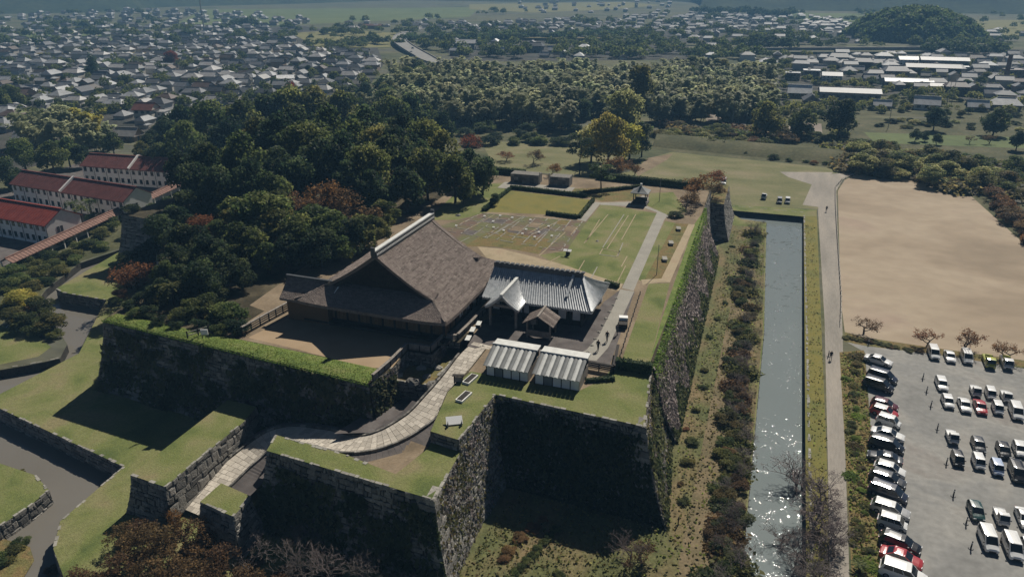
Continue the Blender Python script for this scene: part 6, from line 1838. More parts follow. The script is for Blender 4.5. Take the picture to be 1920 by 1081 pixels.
def park(kind, colr, a, b, label, roofc=None, extra=None, z=0.0, group='cars in the gravel car park'):
    if a[0] > 1735 and group.startswith('cars in the gravel'):
        mx_, my_ = (a[0] + b[0]) / 2, (a[1] + b[1]) / 2
        a, b = (mx_ - 6.3, my_ - 15), (mx_ + 6.3, my_ + 15)
    p, q = P(*a, z + .5), P(*b, z + .5)
    c = (p + q) / 2; rz = math.atan2(q.y - p.y, q.x - p.x)
    src = PROTO[kind]
    o = src if kind not in used else copy_tree(src)
    used.add(kind)
    o.location = (c.x, c.y, z + .012); o.rotation_euler = (0, 0, rz)
    k_ = .84 if (a[0] > 1735 and z < 1) else .95
    o.scale = (k_, k_, k_)
    tag(o, label, 'truck' if 'truck' in kind else 'car', group)
    for ch in kids(o):
        nm = ch.name.split('.')[0]
        if nm in PAINTED: slot(ch, PAINT[roofc if (roofc and nm == 'roof_panel') else colr])
    if extra == 'ladder':
        MB().bar((-1.6, -.4, 2.0), (1.4, -.4, 2.0), .06, .06).bar((-1.6, .1, 2.0), (1.4, .1, 2.0), .06, .06).bar((-1.2, -.7, 1.97), (-1.2, .7, 1.97), .06, .06).bar((1.0, -.7, 1.97), (1.0, .7, 1.97), .06, .06).build('roof_rack', M['rim'], o)
    if extra == 'load':
        MB().box(-1.5, -.2, -.6, .6, .66, 1.5).bar((-1.0, -.5, 1.5), (.3, .3, 2.0), .3, .3).build('crane_gear', PAINT['yellow'], o)
    if extra == 'boxes':
        MB().box(-1.5, .1, -.6, .6, .66, .95).build('cargo', M['bed'], o)
    return o
CARS = [
 ('sedan', 'white', (1624, 669), (1670, 682), 'white sedan alone at the top of the road-side row', None),
 ('minivan', 'navy', (1632, 700), (1676, 714), 'dark purple minivan half hidden behind the black one', None),
 ('minivan', 'black', (1622, 715), (1671, 731), 'tall black minivan, second vehicle below the lone white sedan', None),
 ('hatch', 'maroon', (1637, 753), (1680, 765), 'maroon hatchback tucked behind the pink red one', None),
 ('hatch', 'red', (1637, 766), (1679, 779), 'red hatchback with a white roof in the road-side row', 'white'),
 ('kei', 'white', (1643, 783), (1689, 798), 'white boxy small car just below the red and white one', None),
 ('sedan', 'white', (1635, 806), (1694, 822), 'white sedan next to a large black minivan', None),
 ('minivan', 'black', (1632, 826), (1692, 845), 'large black minivan below the white sedan', None),
 ('sedan', 'grey', (1683, 864), (1635, 852), 'dark grey car parked nose to the verge', None),
 ('hatch', 'white', (1645, 873), (1691, 887), 'white hatchback with rounded bonnet between two grey cars', None),
 ('wagon', 'grey', (1641, 890), (1687, 906), 'dark grey wagon between a white hatchback and a navy minivan', None),
 ('minivan', 'navy', (1633, 913), (1697, 936), 'long navy minivan above the white one with a bonnet', None),
 ('wagon', 'silver', (1636, 944), (1703, 966), 'long silver wagon with a white roof', 'white'),
 ('kei', 'white', (1648, 972), (1698, 988), 'white small car with dark sides', None),
 ('wagon', 'black', (1656, 1005), (1720, 1030), 'black wagon next to the red sedan', None),
 ('sedan', 'red', (1660, 1034), (1720, 1056), 'dark red sedan beside the big white four-wheel drive', None),
 ('suv', 'white', (1652, 1062), (1734, 1090), 'big white four-wheel drive cut by the frame edge', None),
 ('minivan', 'white', (1743, 648), (1758, 676), 'white minivan first under the cherry trees', None),
 ('sedan', 'white', (1773, 656), (1789, 680), 'white sedan between minivan and van under the cherries', None),
 ('minivan', 'white', (1804, 656), (1821, 684), 'white work van with a roof rack', None, 'ladder'),
 ('truck', 'yellow', (1844, 664), (1864, 691), 'yellow green flatbed truck with gear on its bed', None, 'load'),
 ('truck', 'white', (1876, 664), (1898, 695), 'white truck with an empty grey load bed', None),
 ('wagon', 'white', (1756, 707), (1775, 732), 'white wagon, rearmost of the second block', None),
 ('hatch', 'white', (1769, 738), (1785, 767), 'white hatchback in front of the rearmost wagon', None),
 ('sedan', 'white', (1799, 742), (1818, 776), 'white sedan directly left of the red car', None),
 ('sedan', 'red', (1828, 745), (1848, 780), 'bright red sedan among white cars', None),
 ('keitruck', 'white', (1817, 720), (1841, 746), 'little white pickup behind the bright red sedan', None),
 ('kei', 'white', (1848, 725), (1866, 751), 'white small car between two pickups', None),
 ('keitruck', 'white', (1874, 729), (1899, 757), 'little white pickup behind the tall white vans', None),
 ('kei', 'white', (1860, 748), (1881, 783), 'white boxy small van right of the bright red sedan', None),
 ('minivan', 'white', (1893, 752), (1917, 792), 'tall white minivan at the frame edge of the second block', None),
 ('keitruck', 'white', (1775, 804), (1796, 834), 'white pickup parked tail towards us with a grey bed', None, 'boxes'),
 ('hatch', 'grey', (1823, 818), (1846, 850), 'dark grey hatchback behind the white boxy car', None),
 ('kei', 'black', (1785, 841), (1806, 880), 'black small car at the corner of the third block', None),
 ('kei', 'white', (1823, 846), (1846, 886), 'white boxy small car between black and pale blue ones', None),
 ('kei', 'blue', (1857, 857), (1881, 897), 'pale blue small car', None),
 ('hatch', 'black', (1869, 826), (1894, 862), 'black hatchback behind the pale blue small car', None),
 ('hatch', 'white', (1900, 824), (1924, 860), 'white hatchback at the frame edge of the third block', None),
 ('minivan', 'black', (1893, 864), (1920, 908), 'big black minivan right of the pale blue small car', None),
 ('hatch', 'green', (1818, 938), (1842, 977), 'dark green hatchback heading the near block', None),
 ('keitruck', 'white', (1863, 951), (1892, 987), 'little white pickup right of the dark green hatchback', None, 'boxes'),
 ('sedan', 'white', (1910, 953), (1932, 988), 'white sedan cut by the frame edge in the near block', None),
 ('minivan', 'white', (1839, 990), (1866, 1032), 'white minivan in front of the dark green hatchback', None),
 ('minivan', 'white', (1885, 1004), (1911, 1046), 'white minivan, nearest vehicle of the near block', None),
 ('hatch', 'white', (1920, 1012), (1942, 1046), 'white hatchback at the frame edge in the nearest row', None),
]
for c in CARS: park(c[0], c[1], c[2], c[3], c[4], c[5], c[6] if len(c) > 6 else None)
G = 'cars by the head of the moat'
park('keitruck', 'white', (1435, 364), (1430, 374), 'white pickup at the head of the moat, leftmost of three', None, None, 0, G)
park('kei', 'silver', (1462, 371), (1461, 383), 'silver small car at the head of the moat, middle of three', None, None, 0, G)
park('kei', 'white', (1477, 371), (1476, 383), 'white small car at the head of the moat, rightmost of three', None, None, 0, G)
park('minivan', 'white', (1358, 335), (1355, 349), 'white van parked beyond the end of the eastern rampart', None, None, 0, G)
park('minivan', 'white', (776, 94), (771, 88), 'white bus crossing the curving overpass', None, None, 3.9, 'vehicles on the overpass')

# car park markers: short dark posts
for x, y in ((1628, 646), (1730, 710), (1737, 735), (1745, 762), (1757, 805), (1774, 870), (1787, 930), (1811, 982), (1820, 1028), (1553, 668)):
    p = P(x, y, 0)
    t = thing('marker_post', 'short dark post with splayed foot in the car park', 'post', p, 0, 'marker posts in the car park')
    MB().tube((0, 0, .05), (0, 0, 1.1), .09, .07, 6).build('post', M['trim'], t)
    MB().tube((0, 0, 0.01), (0, 0, .07), .3, .24, 8).build('foot', M['trim'], t)
    MB().tube((0, 0, .75), (0, 0, .9), .1, .1, 6).build('band', M['white'], t)
# bleached rope rail along the road
def rail(label, pts_, gap=3.0, hgt=.7):
    line = [P(*a, 0) for a in pts_]
    t = thing('rope_rail', label, 'rail', line[0], world_built=True)
    for a, b in zip(line[:-1], line[1:]):
        n_ = max(1, round((b - a).length / gap))
        for i in range(n_):
            p, q = a.lerp(b, i / n_), a.lerp(b, (i + 1) / n_)
            MB().box(p.x - .09, p.x + .09, p.y - .09, p.y + .09, 0, hgt).build('post', M['wood_grey'], t)
            MB().bar(p + Vector((0, 0, hgt * .85)), q + Vector((0, 0, hgt * .85)), .09, .09).build('rope', M['bamboo_rail'], t)
rail('pale rope rail with wooden posts between gravel road and sand field', ((1600, 330), (1578, 338), (1566, 352), (1566, 380), (1568, 420), (1572, 480), (1577, 560), (1575, 612)))
rail('low pale rail along the earth path on the eastern bank', ((1330, 700), (1310, 820), (1283, 940), (1270, 985)), 2.4, .6)
for i, (x, y) in enumerate(((1222, 1003), (1248, 992), (1271, 984))):
    m_ = MB().tube(P(x, y, 1), P(x, y, 1) + Vector((0, 0, 1.2)), .08, .08, 6).tube(P(x, y, 2.2), P(x, y, 2.2) + Vector((0, 0, .08)), .11, .05, 6)
    tag(m_.build('wooden_stake', M['wood_dark']), 'short dark wooden stake at the mouth of the deep bay', 'stake', 'stakes at the bay mouth')

# ------------------------------------------------------------------ people
CLOTH = [mat_plain('dark coat', (.02, .02, .025), .9), mat_plain('grey coat', (.12, .12, .13), .9), mat_plain('beige coat', (.35, .28, .2), .9), mat_plain('navy trousers', (.02, .025, .045), .9)]
SKIN = mat_plain('skin', (.45, .27, .19), .6)
HAIR = mat_plain('black hair', (.012, .01, .009), .6)
def person(p, rz, label, coat, stride=.18, z=ZT):
    """a walking figure grown as one skin over a joint skeleton"""
    j = {'pel': (0, 0, .95), 'ab': (0, 0, 1.12), 'ch': (.01, 0, 1.33), 'nk': (.02, 0, 1.48), 'hd': (.03, 0, 1.60), 'tp': (.03, 0, 1.71),
         'sl': (0, .19, 1.40), 'el': (-.08, .25, 1.14), 'wl': (.03, .26, .92), 'hl': (.06, .26, .83), 'sr': (0, -.19, 1.40), 'er': (.0, -.25, 1.14), 'wr': (.12, -.26, .94), 'hr': (.16, -.26, .86),
         'pl': (0, .1, .90), 'kl': (stride * .7, .1, .50), 'al': (stride, .1, .09), 'tl': (stride + .16, .1, .04), 'pr': (0, -.1, .90), 'kr': (-stride * .2, -.1, .49), 'ar': (-stride, -.1, .10), 'tr': (-stride + .15, -.1, .04)}
    rad = {'pel': .15, 'ab': .145, 'ch': .165, 'nk': .06, 'hd': .098, 'tp': .07, 'sl': .075, 'el': .05, 'wl': .035, 'hl': .04, 'sr': .075, 'er': .05, 'wr': .035, 'hr': .04, 'pl': .10, 'kl': .065, 'al': .045, 'tl': .04, 'pr': .10, 'kr': .065, 'ar': .045, 'tr': .04}
    ks = list(j)
    ed = [('pel', 'ab'), ('ab', 'ch'), ('ch', 'nk'), ('nk', 'hd'), ('hd', 'tp'), ('ch', 'sl'), ('sl', 'el'), ('el', 'wl'), ('wl', 'hl'), ('ch', 'sr'), ('sr', 'er'), ('er', 'wr'), ('wr', 'hr'), ('pel', 'pl'), ('pl', 'kl'), ('kl', 'al'), ('al', 'tl'), ('pel', 'pr'), ('pr', 'kr'), ('kr', 'ar'), ('ar', 'tr')]
    me = bpy.data.meshes.new('person')
    me.from_pydata([j[k] for k in ks], [(ks.index(a), ks.index(b)) for a, b in ed], [])
    o = bpy.data.objects.new('person', me); col.objects.link(o)
    sk = o.modifiers.new('skin', 'SKIN'); sb = o.modifiers.new('smooth', 'SUBSURF'); sb.levels = sb.render_levels = 1
    for i, k in enumerate(ks):
        me.skin_vertices[0].data[i].radius = (rad[k], rad[k])
        me.skin_vertices[0].data[i].use_root = (k == 'pel')
    dg = bpy.context.evaluated_depsgraph_get()
    me2 = bpy.data.meshes.new_from_object(o.evaluated_get(dg))
    o.modifiers.clear(); o.data = me2
    me2.materials.clear()
    for m_ in (coat, CLOTH[3], SKIN, HAIR): me2.materials.append(m_)
    for f in me2.polygons:
        c = f.center
        f.use_smooth = True
        f.material_index = 0
        if c.z < .88 and abs(c.y) < .2: f.material_index = 1
        if c.z < .9 and abs(c.y) > .2: f.material_index = 2
        if c.z > 1.47: f.material_index = 2
        if c.z > 1.64 or (c.z > 1.55 and c.x < .0): f.material_index = 3
    o.location = p; o.rotation_euler = (0, 0, rz)
    tag(o, label, 'person')
    return o
person(P(1121, 657, ZT), R(80), 'person in dark clothes walking on the pale forecourt path, nearer the stalls', CLOTH[0])
person(P(1138, 640, ZT), R(-95), 'person in dark clothes walking on the pale forecourt path, farther from the stalls', CLOTH[0])
person(P(1157, 612 + 16, ZT), R(20), 'person in a grey coat standing beside the covered cart', CLOTH[1], .03)
person(P(405, 905, 2.3) + Vector((-1.6, .3, 0)), R(60), 'person in a grey coat by the boulder wall at the foot of the paved passage', CLOTH[1], .08)
person(P(1549, 397, 0), R(90), 'tiny dark figure on the gravel road near three parked cars', CLOTH[0])
person(P(1557, 674, 0), R(-80), 'person in black walking along the gravel road beside the moat', CLOTH[0])
person(P(1119, 572, ZT), R(180), 'person in a beige coat at the corner of the tiled museum', CLOTH[2], .05)

# ------------------------------------------------------------------ the red-roofed school
M['roof_red'] = mat_mix('bright red roof', [(.19, .038, .028), (.27, .06, .042)], scale=.7, scale2=6, amount2=.15, rough=.7)
M['roof_maroon'] = mat_mix('maroon roof', [(.11, .042, .038), (.17, .064, .055)], scale=.7, scale2=6, amount2=.18, rough=.75)
M['roof_pink'] = mat_mix('faded brick tile', [(.19, .11, .085), (.27, .16, .125)], scale=1.2, scale2=5, amount2=.2, rough=.8)
def school(label, ridge0, ridge1, half, ze, zr, roofm, band=None, nwin=16, gablewin=True):
    a, b = P(*ridge0, zr), P(*ridge1, zr)
    d = b - a; L = d.length; rz = math.atan2(d.y, d.x)
    t = thing('school_block', label, 'building', (a.x, a.y, 0), rz)
    rf_ = []
    for sd in (-1, 1):
        m_ = MB()
        f = lambda u, v: Vector((-.4 + (L + .6) * (v if sd < 0 else 1 - v), sd * (half + .5) * u, zr - (zr - ze) * u * (half + .5) / half))
        m_.shell(f, 2, 4, .22)
        o = m_.build('roof', M[roofm], t); rf_.append(o)
        sm = MB()
        for k in range(int(L / .9)):
            x = k * .9
            sm.bar((x, 0, zr + .03), (x, sd * (half + .5), ze - (zr - ze) * .5 / half + .03), .07, .07)
        sm.build('roof_seams', M[roofm], o)['kind'] = 'stuff'
    MB().box(-.5, L + .3, -.25, .25, zr - .02, zr + .16).build('ridge', M[roofm], t)
    m_ = MB()
    m_.idx([(0, -half, -.2), (L, -half, -.2), (L, half, -.2), (0, half, -.2), (0, -half, ze - .1), (L, -half, ze - .1), (L, half, ze - .1), (0, half, ze - .1), (0, 0, zr - .25), (L, 0, zr - .25)],
           [(0, 1, 5, 4), (2, 3, 7, 6), (1, 2, 6, 9, 5), (3, 0, 4, 8, 7)])
    m_.build('wall', M['plaster'], t)
    if band:
        x = L * band
        for sd in (-1, 1): MB().bar((x, 0, zr + .28), (x, sd * (half + .6), ze - (zr - ze) * .6 / half + .28), .5, .6).build('firewall', M['plaster'], t)
    for k in range(nwin):
        x = (k + .5) * L / nwin
        for z0 in (.9, 3.7) if ze > 4.5 else (1.2,):
            if z0 + 1.2 > ze: continue
            w_ = MB().box(x - .5, x + .5, -half - .05, -half - .01, z0, z0 + 1.3).build('window', M['dark_glass'], t)
            MB().box(x - .62, x + .62, -half - .09, -half - .02, z0 - .12, z0 - .02).build('sill', M['concrete'], w_)
        if k % 2: MB().tube((x + L / nwin * .5, -half - .08, 0), (x + L / nwin * .5, -half - .08, ze - .3), .06, .06, 5).build('drainpipe', M['trim'], t)
    if gablewin:
        w_ = MB().box(L + .01, L + .05, -half * .45, -half * .45 + 1.6, 2.6, 4.0).build('window', M['dark_glass'], t)
        MB().box(L + .02, L + .07, -half * .45 + .75, -half * .45 + .85, 2.6, 4.0).build('frame', M['white'], w_)
    return t
school('long white school block with a bright red metal roof, nearest the canal', (-40, 366), (113, 391), 4.6, 5.4, 8.0, 'roof_red', None, 14)
school('long white school block with a maroon roof and a white firewall, middle one', (44, 319), (254, 350), 4.4, 5.6, 8.2, 'roof_maroon', .47, 18)
school('white school block with a maroon roof, farthest from the canal', (170, 287), (352, 299), 4.6, 5.6, 8.2, 'roof_maroon', .5, 16)
a, b = P(10, 487, 3), P(342, 338, 3)
d = b - a; L = d.length
t = thing('covered_walkway', 'long covered walkway with faded brick coloured roof along the school', 'walkway', (a.x, a.y, 0), math.atan2(d.y, d.x))
for sd in (-1, 1):
    m_ = MB(); m_.shell(lambda u, v: Vector((L * (v if sd < 0 else 1 - v), sd * 1.6 * u, 3.3 - .9 * u)), 2, 10, .15); o = m_.build('roof', M['roof_pink'], t)
    sm = MB()
    for k in range(int(L / 1.0)): sm.bar((k, 0, 3.34), (k, sd * 1.6, 2.44), .14, .1)
    sm.build('roof_ribs', M['roof_pink'], o)['kind'] = 'stuff'
rg_ = MB()
MB().box(0, L, -.16, .16, 3.28, 3.5).build('ridge', M['roof_pink'], t)
for k in range(int(L / 4) + 1):
    MB().box(k * 4 - .1, k * 4 + .1, 1.1, 1.3, 0, 2.6).build('post', M['plaster'], t)
    MB().box(k * 4 - .1, k * 4 + .1, -1.3, -1.1, 0, 2.6).build('post', M['plaster'], t)
MB().box(0, L, 1.0, 1.08, 0, 1.4).build('side_wall', M['plaster'], t)
sheet('school_yard', [tuple(P(x, y, 0)[:2]) for x, y in ((-60, 470), (12, 500), (340, 352), (340, 300), (160, 300), (30, 350), (-60, 380))], 0, M['dark_gravel'], dz=.03)
# goal net at the canal bend
t = thing('green_net_frame', 'pale green net frame lying on the grass at the canal bend', 'net', P(18, 612, 0), R(-20))
for x in (-2, 0, 2): MB().bar((x, -.6, 0), (x, .6, .9), .08, .08).build('post', M['stripe_white'], t)
MB().bar((-2.2, .6, .9), (2.2, .6, .9), .1, .1).build('rail', M['stripe_white'], t)
nt_ = MB()
for k in range(14): nt_.bar((-2 + k * .3, -.6, .02), (-2 + k * .3, .6, .88), .03, .03)
for k in range(5): nt_.bar((-2, -.6 + k * .3, .02 + k * .22), (2, -.6 + k * .3, .02 + k * .22), .03, .03)
nt_.build('net', PAINT['green'], t)['kind'] = 'stuff'

# ------------------------------------------------------------------ town houses
ROOFS = {}
for n_, c in {'grey': (.135, .14, .148), 'dark': (.06, .063, .07), 'silver': (.27, .275, .28), 'brown': (.095, .07, .058), 'pale': (.34, .33, .32), 'white': (.62, .62, .6), 'rust': (.13, .05, .04), 'blue': (.10, .13, .17)}.items():
    ROOFS[n_] = mat_mix(n_ + ' house roof', [tuple(k * .8 for k in c), tuple(min(.8, k * 1.2) for k in c)], scale=.6, scale2=5, amount2=.25, rough=.55, spec=.35, coord='object', objvar=.25)
HW = {n_: mat_mix(n_ + ' house wall', [tuple(k * .9 for k in c), c], scale=.5, rough=.9, coord='object', objvar=.15) for n_, c in {'cream': (.56, .52, .45), 'white': (.70, .69, .66), 'tan': (.30, .235, .175), 'grey': (.26, .26, .26), 'wood': (.10, .075, .055)}.items()}
def gable_mesh(x0, x1, y0, y1, ze, zr, over, hip=0.0):
    m_ = MB(); xm0, xm1 = x0 - over, x1 + over; ya, yb = y0 - over, y1 + over; ym = (y0 + y1) / 2
    h = hip * (yb - ya) / 2
    dz = (zr - ze) * over / ((y1 - y0) / 2)
    e = ze - dz
    r0, r1 = (xm0 + h, ym, zr), (xm1 - h, ym, zr)
    c = [(xm0, ya, e), (xm1, ya, e), (xm1, yb, e), (xm0, yb, e)]
    dn = Vector((0, 0, .18))
    m_.face([c[0], c[1], r1, r0], 0, .5); m_.face([c[2], c[3], r0, r1], 0, .5)
    if hip: m_.face([c[1], c[2], r1], 0, .5); m_.face([c[3], c[0], r0], 0, .5)
    cl = [tuple(Vector(p) - dn) for p in c]
    for i in range(4): m_.face([cl[i], cl[(i + 1) % 4], c[(i + 1) % 4], c[i]])
    m_.face(cl[::-1])
    m_.box(r0[0], r1[0], ym - .16, ym + .16, zr - .05, zr + .2)
    return m_
HOUSE = {}
def house_proto(kind, parts):
    root = thing('town_house', None, None)
    for nm, mb_, mt in parts: mb_.build(nm, mt, root)
    HOUSE[kind] = [(c.name.split('.')[0], c.data) for c in kids(root)]
    for c in list(kids(root)): bpy.data.objects.remove(c)
    KIDS.pop(root.name, None)
    bpy.data.objects.remove(root)
def gwall(x0, x1, y0, y1, z0, ze, zr, hip=False):
    m_ = MB(); ym = (y0 + y1) / 2
    if hip: m_.box(x0, x1, y0, y1, z0, ze)
    else: m_.idx([(x0, y0, z0), (x1, y0, z0), (x1, y1, z0), (x0, y1, z0), (x0, y0, ze), (x1, y0, ze), (x1, y1, ze), (x0, y1, ze), (x0, ym, zr - .1), (x1, ym, zr - .1)], [(0, 1, 5, 4), (2, 3, 7, 6), (1, 2, 6, 9, 5), (3, 0, 4, 8, 7)])
    return m_
def wins(x0, x1, y, zs, n_, sd):
    out = []
    for z in zs:
        for i in range(n_):
            x = x0 + (i + .5) * (x1 - x0) / n_
            out.append(('window', MB().box(x - .75, x + .75, min(y, y + sd * .05), max(y, y + sd * .05), z, z + 1.25), M['dark_glass']))
    return out
g, wl = ROOFS['grey'], HW['cream']
for i, (hip, W_, D_) in enumerate(((0, 10, 7.5), (1, 11, 8), (.55, 12, 8), (0, 8, 7))):
    two = [('wall', gwall(-W_ / 2, W_ / 2, -D_ / 2, D_ / 2, -.2, 5.6, 7.8, hip > 0), wl), ('roof', gable_mesh(-W_ / 2, W_ / 2, -D_ / 2, D_ / 2, 5.6, 7.8, .7, hip), g)]
    two += wins(-W_ / 2, W_ / 2, -D_ / 2, (.9, 3.6), 3, -1) + wins(-W_ / 2, W_ / 2, D_ / 2, (3.6,), 3, 1)
    two += [('window', MB().box(W_ / 2, W_ / 2 + .05, -.8, .8, 3.5, 4.8), M['dark_glass']), ('door', MB().box(-.6, .6, -D_ / 2 - .09, -D_ / 2 - .06, 0, 2), M['wood_dark'])]
    if i in (1, 2): two += [('porch_roof', gable_mesh(-W_ / 2 - 1.2, -W_ / 2 + 4.5, -D_ / 2 - 2.2, D_ / 2 - 2, 2.8, 4.0, .5, .8), g), ('porch_wall', MB().box(-W_ / 2 - 1, -W_ / 2 - .01, -D_ / 2 - 2, D_ / 2 - 2.2, -.2, 2.8), wl)]
    house_proto('two%d' % i, two)
for i, (hip, W_, D_) in enumerate(((.6, 12, 8), (0, 9, 6), (1, 10, 8.5))):
    one = [('wall', gwall(-W_ / 2, W_ / 2, -D_ / 2, D_ / 2, -.2, 3.1, 5.6, hip > 0), wl), ('roof', gable_mesh(-W_ / 2, W_ / 2, -D_ / 2, D_ / 2, 3.1, 5.6, .8, hip), g)] + wins(-W_ / 2, W_ / 2, -D_ / 2, (.9,), 3, -1)
    one += [('door', MB().box(W_ / 2, W_ / 2 + .05, -.6, .6, 0, 2), M['wood_dark'])]
    house_proto('one%d' % i, one)
house_proto('flat', [('wall', MB().box(-6, 6, -4.5, 4.5, -.2, 6.2), HW['white']), ('roof', MB().box(-6.3, 6.3, -4.8, 4.8, 6.2, 6.5), ROOFS['pale']), ('parapet', MB().box(-3, -1, -1, 1, 6.5, 7.6), HW['white'])] + wins(-6, 6, -4.5, (1, 4), 4, -1))
house_proto('shed', [('wall', gwall(-13, 13, -5, 5, -.2, 4.2, 5.8), HW['grey']), ('roof', gable_mesh(-13, 13, -5, 5, 4.2, 5.8, .4, 0), ROOFS['silver'])] + wins(-13, 13, -5, (1.6,), 8, -1))
house_proto('hall', [('wall', gwall(-9, 9, -8, 8, -.2, 6, 8.8), HW['white']), ('roof', gable_mesh(-9, 9, -8, 8, 6, 8.8, .5, 0), ROOFS['pale'])] + wins(-9, 9, -8, (1.4, 4), 5, -1))
KINDN = {'two': 'two-storey house', 'one': 'low house', 'flat': 'flat-roofed block', 'shed': 'long shed', 'hall': 'broad hall'}
HCOUNT = 0
HOUSES_XY = []
def house(kind, p, rz, roofm, wallm, label, group=None, sc=1.0, detail=True, name=None):
    o = thing(name or {'flat': 'town_block', 'shed': 'long_shed', 'hall': 'town_hall'}.get(kind, 'town_house'), label, 'house' if kind[:3] in ('two', 'one') else 'building', p, rz, group)
    o.scale = (sc, sc, sc)
    for nm, me in HOUSE[kind]:
        if not detail and nm in ('window', 'door', 'parapet'): continue
        c = link(nm, me, o)
        if 'roof' in nm: slot(c, ROOFS[roofm])
        elif 'wall' in nm: slot(c, HW[wallm])
    HOUSES_XY.append((p[0], p[1]))
    return o
HR = random.Random(21)
REST = MB()
def town(poly, n, mind, place, base, group, zoff=0, kinds=None, roofs=None, detail_px=9, maxtry=9000, solo=True):
    made = 0
    for _ in range(maxtry):
        if made >= n: break
        xs = [q[0] for q in poly]; ys = [q[1] for q in poly]
        x, y = HR.uniform(min(xs), max(xs)), HR.uniform(min(ys), max(ys))
        if not inside(x, y, poly): continue
        p = P(x, y, 0)
        if any((p.x - a) ** 2 + (p.y - b) ** 2 < mind * mind for a, b in HOUSES_XY[-500:]): continue
        k = HR.choice(kinds or ('two0', 'two1', 'two2', 'two3', 'one0', 'one1', 'one2', 'two1', 'two2', 'one0'))
        rm = HR.choice(roofs or ('grey', 'grey', 'grey', 'dark', 'silver', 'silver', 'brown', 'pale', 'dark', 'grey', 'silver', 'pale'))
        wm = HR.choice(('cream', 'white', 'tan', 'white', 'cream'))
        rz = base + HR.choice((0, math.pi / 2, 0, math.pi)) + HR.uniform(-.12, .12)
        sc = HR.uniform(.58, .9)
        kn = KINDN.get(k.rstrip('0123456789'), 'house')
        if solo:
            house(k, (p.x, p.y, 0), rz, rm, wm, f'{rm} roofed {wm} walled {kn} {place}'.replace('grey walled', 'grey walled'), group, sc, px_size(p) * 1.4 > detail_px)
        else:
            Mx = Matrix.Translation((p.x, p.y, 0)) @ Matrix.Rotation(rz, 4, 'Z') @ Matrix.Scale(sc, 4)
            for nm, me in HOUSE[k]:
                if nm in ('wall', 'roof'):
                    mi = {'grey': 0, 'dark': 1, 'silver': 2, 'brown': 3, 'pale': 4, 'white': 4, 'rust': 3}[rm] if nm == 'roof' else 5
                    for f in me.polygons: REST.face([Mx @ me.vertices[i].co for i in f.vertices], mi)
            HOUSES_XY.append((p.x, p.y))
        made += 1
    return made
# notable buildings first
N = lambda kind, x, y, rz, roof_, wall_, label, sc=1.0: house(kind, tuple(P(x, y, 0)), R(rz), roof_, wall_, label, None, sc)
N('hall', 537, 156, 28, 'white', 'grey', 'grey walled house with a steep bright white roof', .55)
N('two0', 450, 160, 5, 'pale', 'white', 'pale boxy house left of the steep white roof', .9)
N('shed', 300, 133, 4, 'pale', 'tan', 'long pale roofed building in the middle of the left hand town', .9)
N('two3', 278, 226, 15, 'rust', 'cream', 'house with a dull red roof behind the dark trees')
N('flat', 302, 224, 15, 'pale', 'white', 'white block beside the dull red roof', .6)
N('one1', 1497, 183, 3, 'white', 'tan', 'long low house with a bright white roof at the road corner', 1.15)
N('shed', 1590, 188, 3, 'grey', 'grey', 'long grey building with dark openings behind the dark tree', 1.1)
N('one0', 1520, 195, 95, 'dark', 'grey', 'dark gabled wing at the end of the long grey building', .9)
N('hall', 1558, 152, 2, 'silver', 'white', 'teal and silver flat fronted warehouse', .62)
N('flat', 1520, 147, 2, 'white', 'grey', 'white topped apartment block by the narrow road', .8)
N('flat', 1485, 150, 2, 'silver', 'tan', 'grey topped apartment block nearest the narrow road', .7)
N('two1', 1438, 130, 8, 'silver', 'grey', 'pale grey gabled house at the bend of the narrow road')
N('two2', 1570, 122, 4, 'dark', 'grey', 'wide dark roofed house behind the warehouse', 1.1)
N('two2', 1615, 130, 4, 'dark', 'wood', 'dark roofed house right of the warehouse')
N('two1', 1655, 118, 4, 'white', 'grey', 'house with a white roof near the far river')
N('hall', 1700, 122, 6, 'white', 'white', 'broad white building before the long silver shed', .7)
N('shed', 1767, 125, 2, 'pale', 'grey', 'long silver shed in the right hand town', 1.15)
N('shed', 1745, 140, 2, 'dark', 'wood', 'long dark shed in front of the long silver one', 1.2)
N('flat', 1803, 138, 4, 'white', 'grey', 'pale block at the end of the long sheds', .7)
N('two2', 1677, 150, 8, 'grey', 'grey', 'wide hipped grey house in the right hand town', 1.1)
N('one1', 1652, 205, 3, 'white', 'wood', 'dark house with a bright white flat roof by the roadside', .8)
N('shed', 1700, 165, 3, 'white', 'blue' if 'blue' in HW else 'grey', 'long row of pale ridged roofs, nearer of two', .95)
N('shed', 1770, 172, 3, 'pale', 'grey', 'long row of pale ridged roofs, farther along the street', .8)
N('one1', 1735, 205, -4, 'white', 'white', 'low building with a bluish white roof under the trees', 1.1)
N('one1', 1830, 208, 2, 'white', 'tan', 'tan house with a long white roof, left of two', .9)
N('one0', 1882, 205, 2, 'white', 'tan', 'tan house with a broad white roof, right of two', 1.0)
N('two2', 1790, 178, 3, 'brown', 'wood', 'brown two-tiered house beside two poles', .9)
N('two1', 1848, 135, 4, 'white', 'grey', 'house with bright white gable near the brick tower', .9)
N('flat', 1898, 148, 20, 'brown', 'tan', 'reddish brick apartment block', .9)
for x, y, l in ((936, 102, 'left'), (968, 98, 'centre'), (1040, 100, 'right')): N('one1', x, y, HR.uniform(-10, 10), 'white', 'cream', f'small white roofed house at the edge of the bamboo grove, {l} one', 1)
N('hall', 875, 92, 12, 'silver', 'grey', 'large dark barn like hall beside the overpass', .9)
N('two2', 1005, 98, 4, 'dark', 'grey', 'dark roofed house among the white roofed ones', 1)
N('two1', 1095, 99, 3, 'white', 'grey', 'two-storey white house right of the dark roofed one', .9)
N('two1', 1065, 193, 8, 'white', 'cream', 'white roofed house on its own in front of the bamboo grove', .8)
